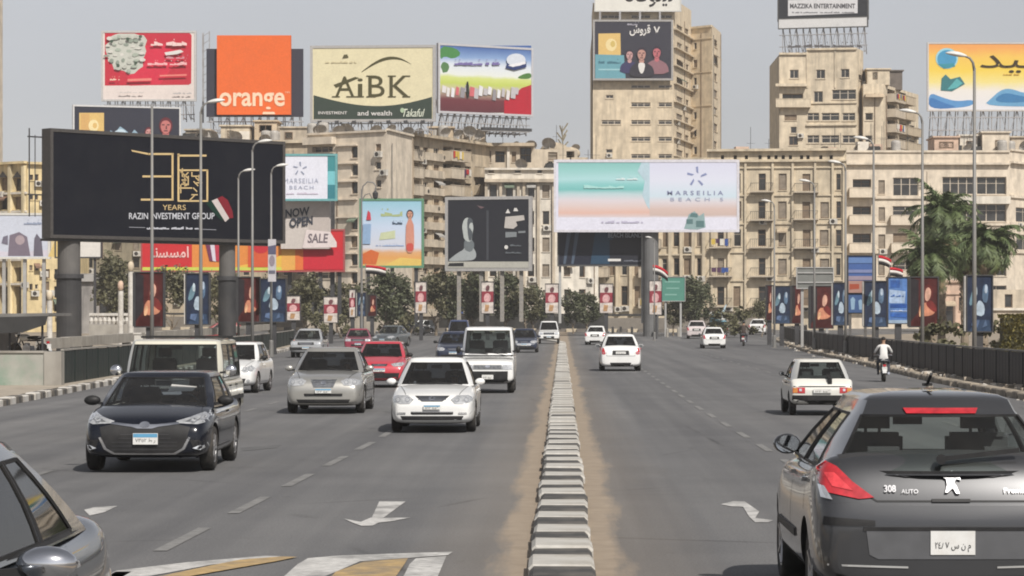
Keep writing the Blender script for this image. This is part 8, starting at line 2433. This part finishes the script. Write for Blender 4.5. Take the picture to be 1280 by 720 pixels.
def motorbike(label, loc, rz, col, scale=1.0):
    root = thing('motorbike', label, 'motorbike', loc, rz); root.scale = (scale,) * 3
    for y in (-.62, .66):
        mb = MB(); mb.lathe([(.20, -.045), (.285, -.05), (.30, -.02), (.30, .02), (.285, .05), (.20, .045)], 24, 'x', (0, y, .30)); o = mb.build('wheel', M_RUBBER, root)
        mb = MB(); mb.lathe([(.03, -.06), (.03, .06)], 10, 'x', (0, y, .30))
        for k in range(8): a = k * PI / 4; mb.bar((0, y, .30), (0, y + math.cos(a) * .2, .30 + math.sin(a) * .2), .014)
        mb.build('spokes', M_ALLOY, o)
    mb = MB()
    for x in (-.08, .08): mb.tube([(x, .66, .30), (x, .50, .68), (x, .42, .92)], .025, 8); mb.tube([(x, -.62, .30), (x, -.1, .34), (x, .1, .32)], .022, 6); mb.tube([(x * 1.3, -.60, .32), (x * 1.4, -.45, .70)], .022, 6)
    mb.tube([(0, .42, .88), (0, .1, .70), (0, -.5, .70)], .03, 8); mb.tube([(0, .40, .80), (0, .18, .35), (0, -.2, .33)], .028, 8); mb.build('frame', M_DARKSTEEL, root)
    mb = MB(); mb.tube([(-.36, .50, 1.03), (-.2, .46, 1.05), (-.1, .42, .98), (.1, .42, .98), (.2, .46, 1.05), (.36, .50, 1.03)], .014, 8); mb.build('handlebar', M_CHROME, root)
    for sg in (-1, 1):
        mb = MB(); mb.tube([(sg * .24, .50, 1.05), (sg * .30, .50, 1.2)], .008, 6); mb.ball((sg * .33, .50, 1.23), (.06, .015, .04), 10, 6); mb.build('mirror', M_TRIM, root)
    mb = MB(); mb.box(-.12, -.12, .28, .12, .22, .52); mb.lathe([(.10, 0), (.11, .18), (.06, .2)], 12, 'z', (0, .12, .42)); mb.build('engine', M_ALLOY, root)
    mb = MB(); mb.ball((0, .22, .80), (.14, .26, .13), 14, 8); mb.build('fuel_tank', col, root, smooth=True)
    mb = MB(); mb.ball((0, -.28, .80), (.15, .42, .07), 14, 8); mb.build('saddle', M_TRIM, root, smooth=True)
    n = 8; mb = MB()
    for yc, a0, a1 in ((.66, .5, 2.4), (-.62, .6, 3.0)):
        pts = [(yc + .335 * math.cos(a0 + (a1 - a0) * i / n), .30 + .335 * math.sin(a0 + (a1 - a0) * i / n)) for i in range(n + 1)]
        for (u0, w0), (u1, w1) in zip(pts, pts[1:]): mb.quad((-.075, u0, w0), (.075, u0, w0), (.075, u1, w1), (-.075, u1, w1))
    mb.build('mudguard', col, root)
    mb = MB(); mb.lathe([(.10, -.06), (.11, .02), (.03, .03)], 14, 'y', (0, .55, .90)); mb.build('headlamp', M_CHROME, root)
    mb = MB(); mb.box(-.06, -.86, .60, .06, -.82, .68); mb.build('taillight', M_RED, root)
    mb = MB(); mb.box(-.10, -.90, .42, .10, -.885, .58); mb.build('licence_plate', M_PLATE, root)
    mb = MB(); mb.tube([(.13, .1, .30), (.15, -.4, .28), (.16, -.85, .34)], [.03, .045, .05], 10); mb.build('exhaust', M_CHROME, root)
    mb = MB(); mb.bar((-.12, -.74, .84), (.12, -.74, .84), .02); mb.bar((-.12, -.74, .84), (-.12, -.5, .82), .02); mb.bar((.12, -.74, .84), (.12, -.5, .82), .02); mb.build('grab_rail', M_CHROME, root)
    return root
def driver(car, label, shirt, dz=-.46):
    p = car.p; k = car.root.scale.x
    yb0, yb1 = p['cab_b']; ys = p.get('seat_y', yb0 + (yb1 - yb0) * .42)
    v = Matrix.Rotation(car.root.rotation_euler.z, 4, 'Z') @ Vector((-p['hwb'] * .47 * k, (ys + .17) * k, 0))
    l = car.root.location
    o = rider(label, (l.x + v.x, l.y + v.y, l.z + dz * car.root.scale.z), car.root.rotation_euler.z, shirt, JEANS, None, .94 * k, True)
def loc_at(px, d): return ((px - CX) * d / F, d, gz(d) + .006)
W_SHIRT = mat('white_shirt', (.66, .65, .63), .85, var=.06, scale=8); D_SHIRT = mat('dark_brown_shirt', (.05, .035, .03), .85, var=.2, scale=8); JEANS = mat('dark_trousers', (.04, .042, .055), .85, var=.2, scale=8)
driver(WSED, 'driver in a pale shirt at the wheel of the white sedan', W_SHIRT)
driver(BHAT, 'driver in a grey shirt at the wheel of the black hatchback', mat('grey_shirt', (.22, .23, .25), .85, var=.1, scale=8), -.50)
driver(SSED, 'driver in a blue shirt at the wheel of the silver sedan', mat('blue_shirt', (.10, .16, .28), .85, var=.1, scale=8))
motorbike('motorbike with a white tail ridden by the man in the white shirt', loc_at(1104.5, 90.5), math.radians(-4), paint('pearl_white', (.62, .62, .61)), .84)
rider('rider in a loose white shirt on the motorbike beside the right fence', loc_at(1104.5, 90.6), math.radians(-4), W_SHIRT, JEANS, None, .84)
motorbike('dark motorbike near the far end of the right fence', loc_at(929.5, 200), math.radians(-6), paint('dark_maroon', (.06, .02, .025)), 1.05)
rider('rider in dark clothes on the far motorbike', loc_at(929.5, 200.1), math.radians(-6), D_SHIRT, JEANS, mat('dark_helmet', (.02, .02, .022), .3), 1.05)
motorbike('white motorbike parked behind the concrete wall under the canopy', ((37 - CX) * 96 / F, 96, .62), math.radians(60), paint('white2', (.6, .6, .58)))

# canopy at the left edge
t = thing('canopy', 'dark flat canopy on thin posts behind the concrete wall at the left edge', 'canopy', ((20 - CX) * 97 / F, 97, 0))
A_ = at(-40, 397, 97); B_ = at(74, 397, 97)
mb = MB(); mb.prism([(A_.x, A_.z - .02), (B_.x, A_.z + .06), (B_.x, A_.z + .16), (A_.x, A_.z + .12)], 95, 99.5, 'y'); mb.build('roof', mat('canopy_top', (.17, .165, .155), .8, var=.2, scale=1.5), t, world=True)
mb = MB(); mb.prism([(A_.x, A_.z - .62), (B_.x - .9, A_.z - .52), (B_.x - .1, A_.z - .25), (B_.x - .02, A_.z + .055), (A_.x, A_.z - .025)], 94.9, 94.97, 'y'); mb.build('valance', mat('canopy_dark', (.03, .03, .03), .8, var=.3, scale=2), t, world=True)
for px in (53, 12):
    for dd in (95.5, 99): 
        q = at(px, 400, dd); mb = MB(); mb.tube([(q.x, dd, 0), (q.x, dd, A_.z)], .045, 8); mb.build('post', M_DARKSTEEL, t, world=True)
q = at(-40, 410, 100); q2 = at(20, 410, 100)
mb = MB(); mb.box(q.x, 100, 0, q2.x, 100.2, A_.z - .1); mb.build('back_wall', P_GREY, t, world=True)
# cream balustrade with round openings behind the pillar
t = thing('balustrade', 'cream balustrade with round openings right of the thick pillar', 'balustrade', ((138 - CX) * 210 / F, 210, 0))
for i in range(9):
    q = at(114 + i * 5.6, 398, 210); mb = MB(); mb.lathe([(.10, q.z - .45), (.18, q.z - .2), (.10, q.z + .1), (.14, q.z + .28)], 10, 'z', (q.x, 210, 0)); mb.build('baluster', M_WHITE, t, world=True)
q = at(112, 393, 210); q2 = at(162, 393, 210)
mb = MB(); mb.box(q.x, 209.8, q.z - .1, q2.x, 210.2, q.z + .1); mb.build('handrail', M_WHITE, t, world=True)
mb = MB(); mb.box(q.x, 209.8, 0, q2.x, 210.2, q.z - .78); mb.build('plinth', M_CONC, t, world=True)
# white columns by the grey shop, and one at the yellow building
for i, (px, y0, y1, d, lab) in enumerate(((151, 357, 395, 205, 'white column left of the nearest red poster, first of two'), (163.5, 333, 394, 204, 'taller white column touching the nearest red poster on the left'), (62, 369, 394, 206, 'short white column below the pale billboard at the left'))):
    a = at(px, y0, d); mb = MB()
    t = thing('white_column', lab, 'column', (a.x, d, 0))
    mb.lathe([(.22, 0), (.20, a.z - .4), (.26, a.z - .35)], 14, 'z', (a.x, d, 0)); mb.build('shaft', M_WHITE, t, world=True)
    mb = MB(); mb.ball((a.x, d, a.z), (.25, .25, .38), 12, 8); mb.build('finial', P_CREAM if i else P_PINK, t, world=True, smooth=True)
# bollards in front of the far kerb and a litter of posts
BO = None
BL = ['leftmost stub post at the far kerb', 'stub post second from the left at the far kerb', 'stub post left of the beach billboard pillar foot', 'stub post right beside the beach billboard pillar foot', 'stub post between the legs of the teal road sign', 'stub post at the right leg of the teal road sign']
for i, (px, d) in enumerate(((766, 270), (776, 271), (790, 268), (819, 262), (834, 258), (848, 262))):
    if BO is None:
        BO = thing('bollard', 'grey stub posts at the far kerb in front of the junction wall', 'bollard', (0, 0, 0), 0, 'stub posts at the far kerb')
        mb = MB(); mb.lathe([(.14, 0), (.12, .8), (.05, .9)], 10); mb.build('shaft', M_CONC, BO); o = BO
    else: o = copy_tree(BO)
    o.location = loc_at(px, d); o['label'] = BL[i]

# ============================================================ AIR
mb = MB(); mb.box(-500, -60, -3.0, 500, 920, 62)
hz = mb.build('haze', [])
hm = bpy.data.materials.new('haze'); hm.use_nodes = True
t = hm.node_tree
for n_ in list(t.nodes):
    if n_.type != 'OUTPUT_MATERIAL': t.nodes.remove(n_)
pv = t.nodes.new('ShaderNodeVolumePrincipled'); pv.inputs['Density'].default_value = 0.00028; pv.inputs['Color'].default_value = (.90, .88, .86, 1)
t.links.new(pv.outputs[0], [n_ for n_ in t.nodes if n_.type == 'OUTPUT_MATERIAL'][0].inputs['Volume'])
hz.data.materials.append(hm); hz['kind'] = 'stuff'
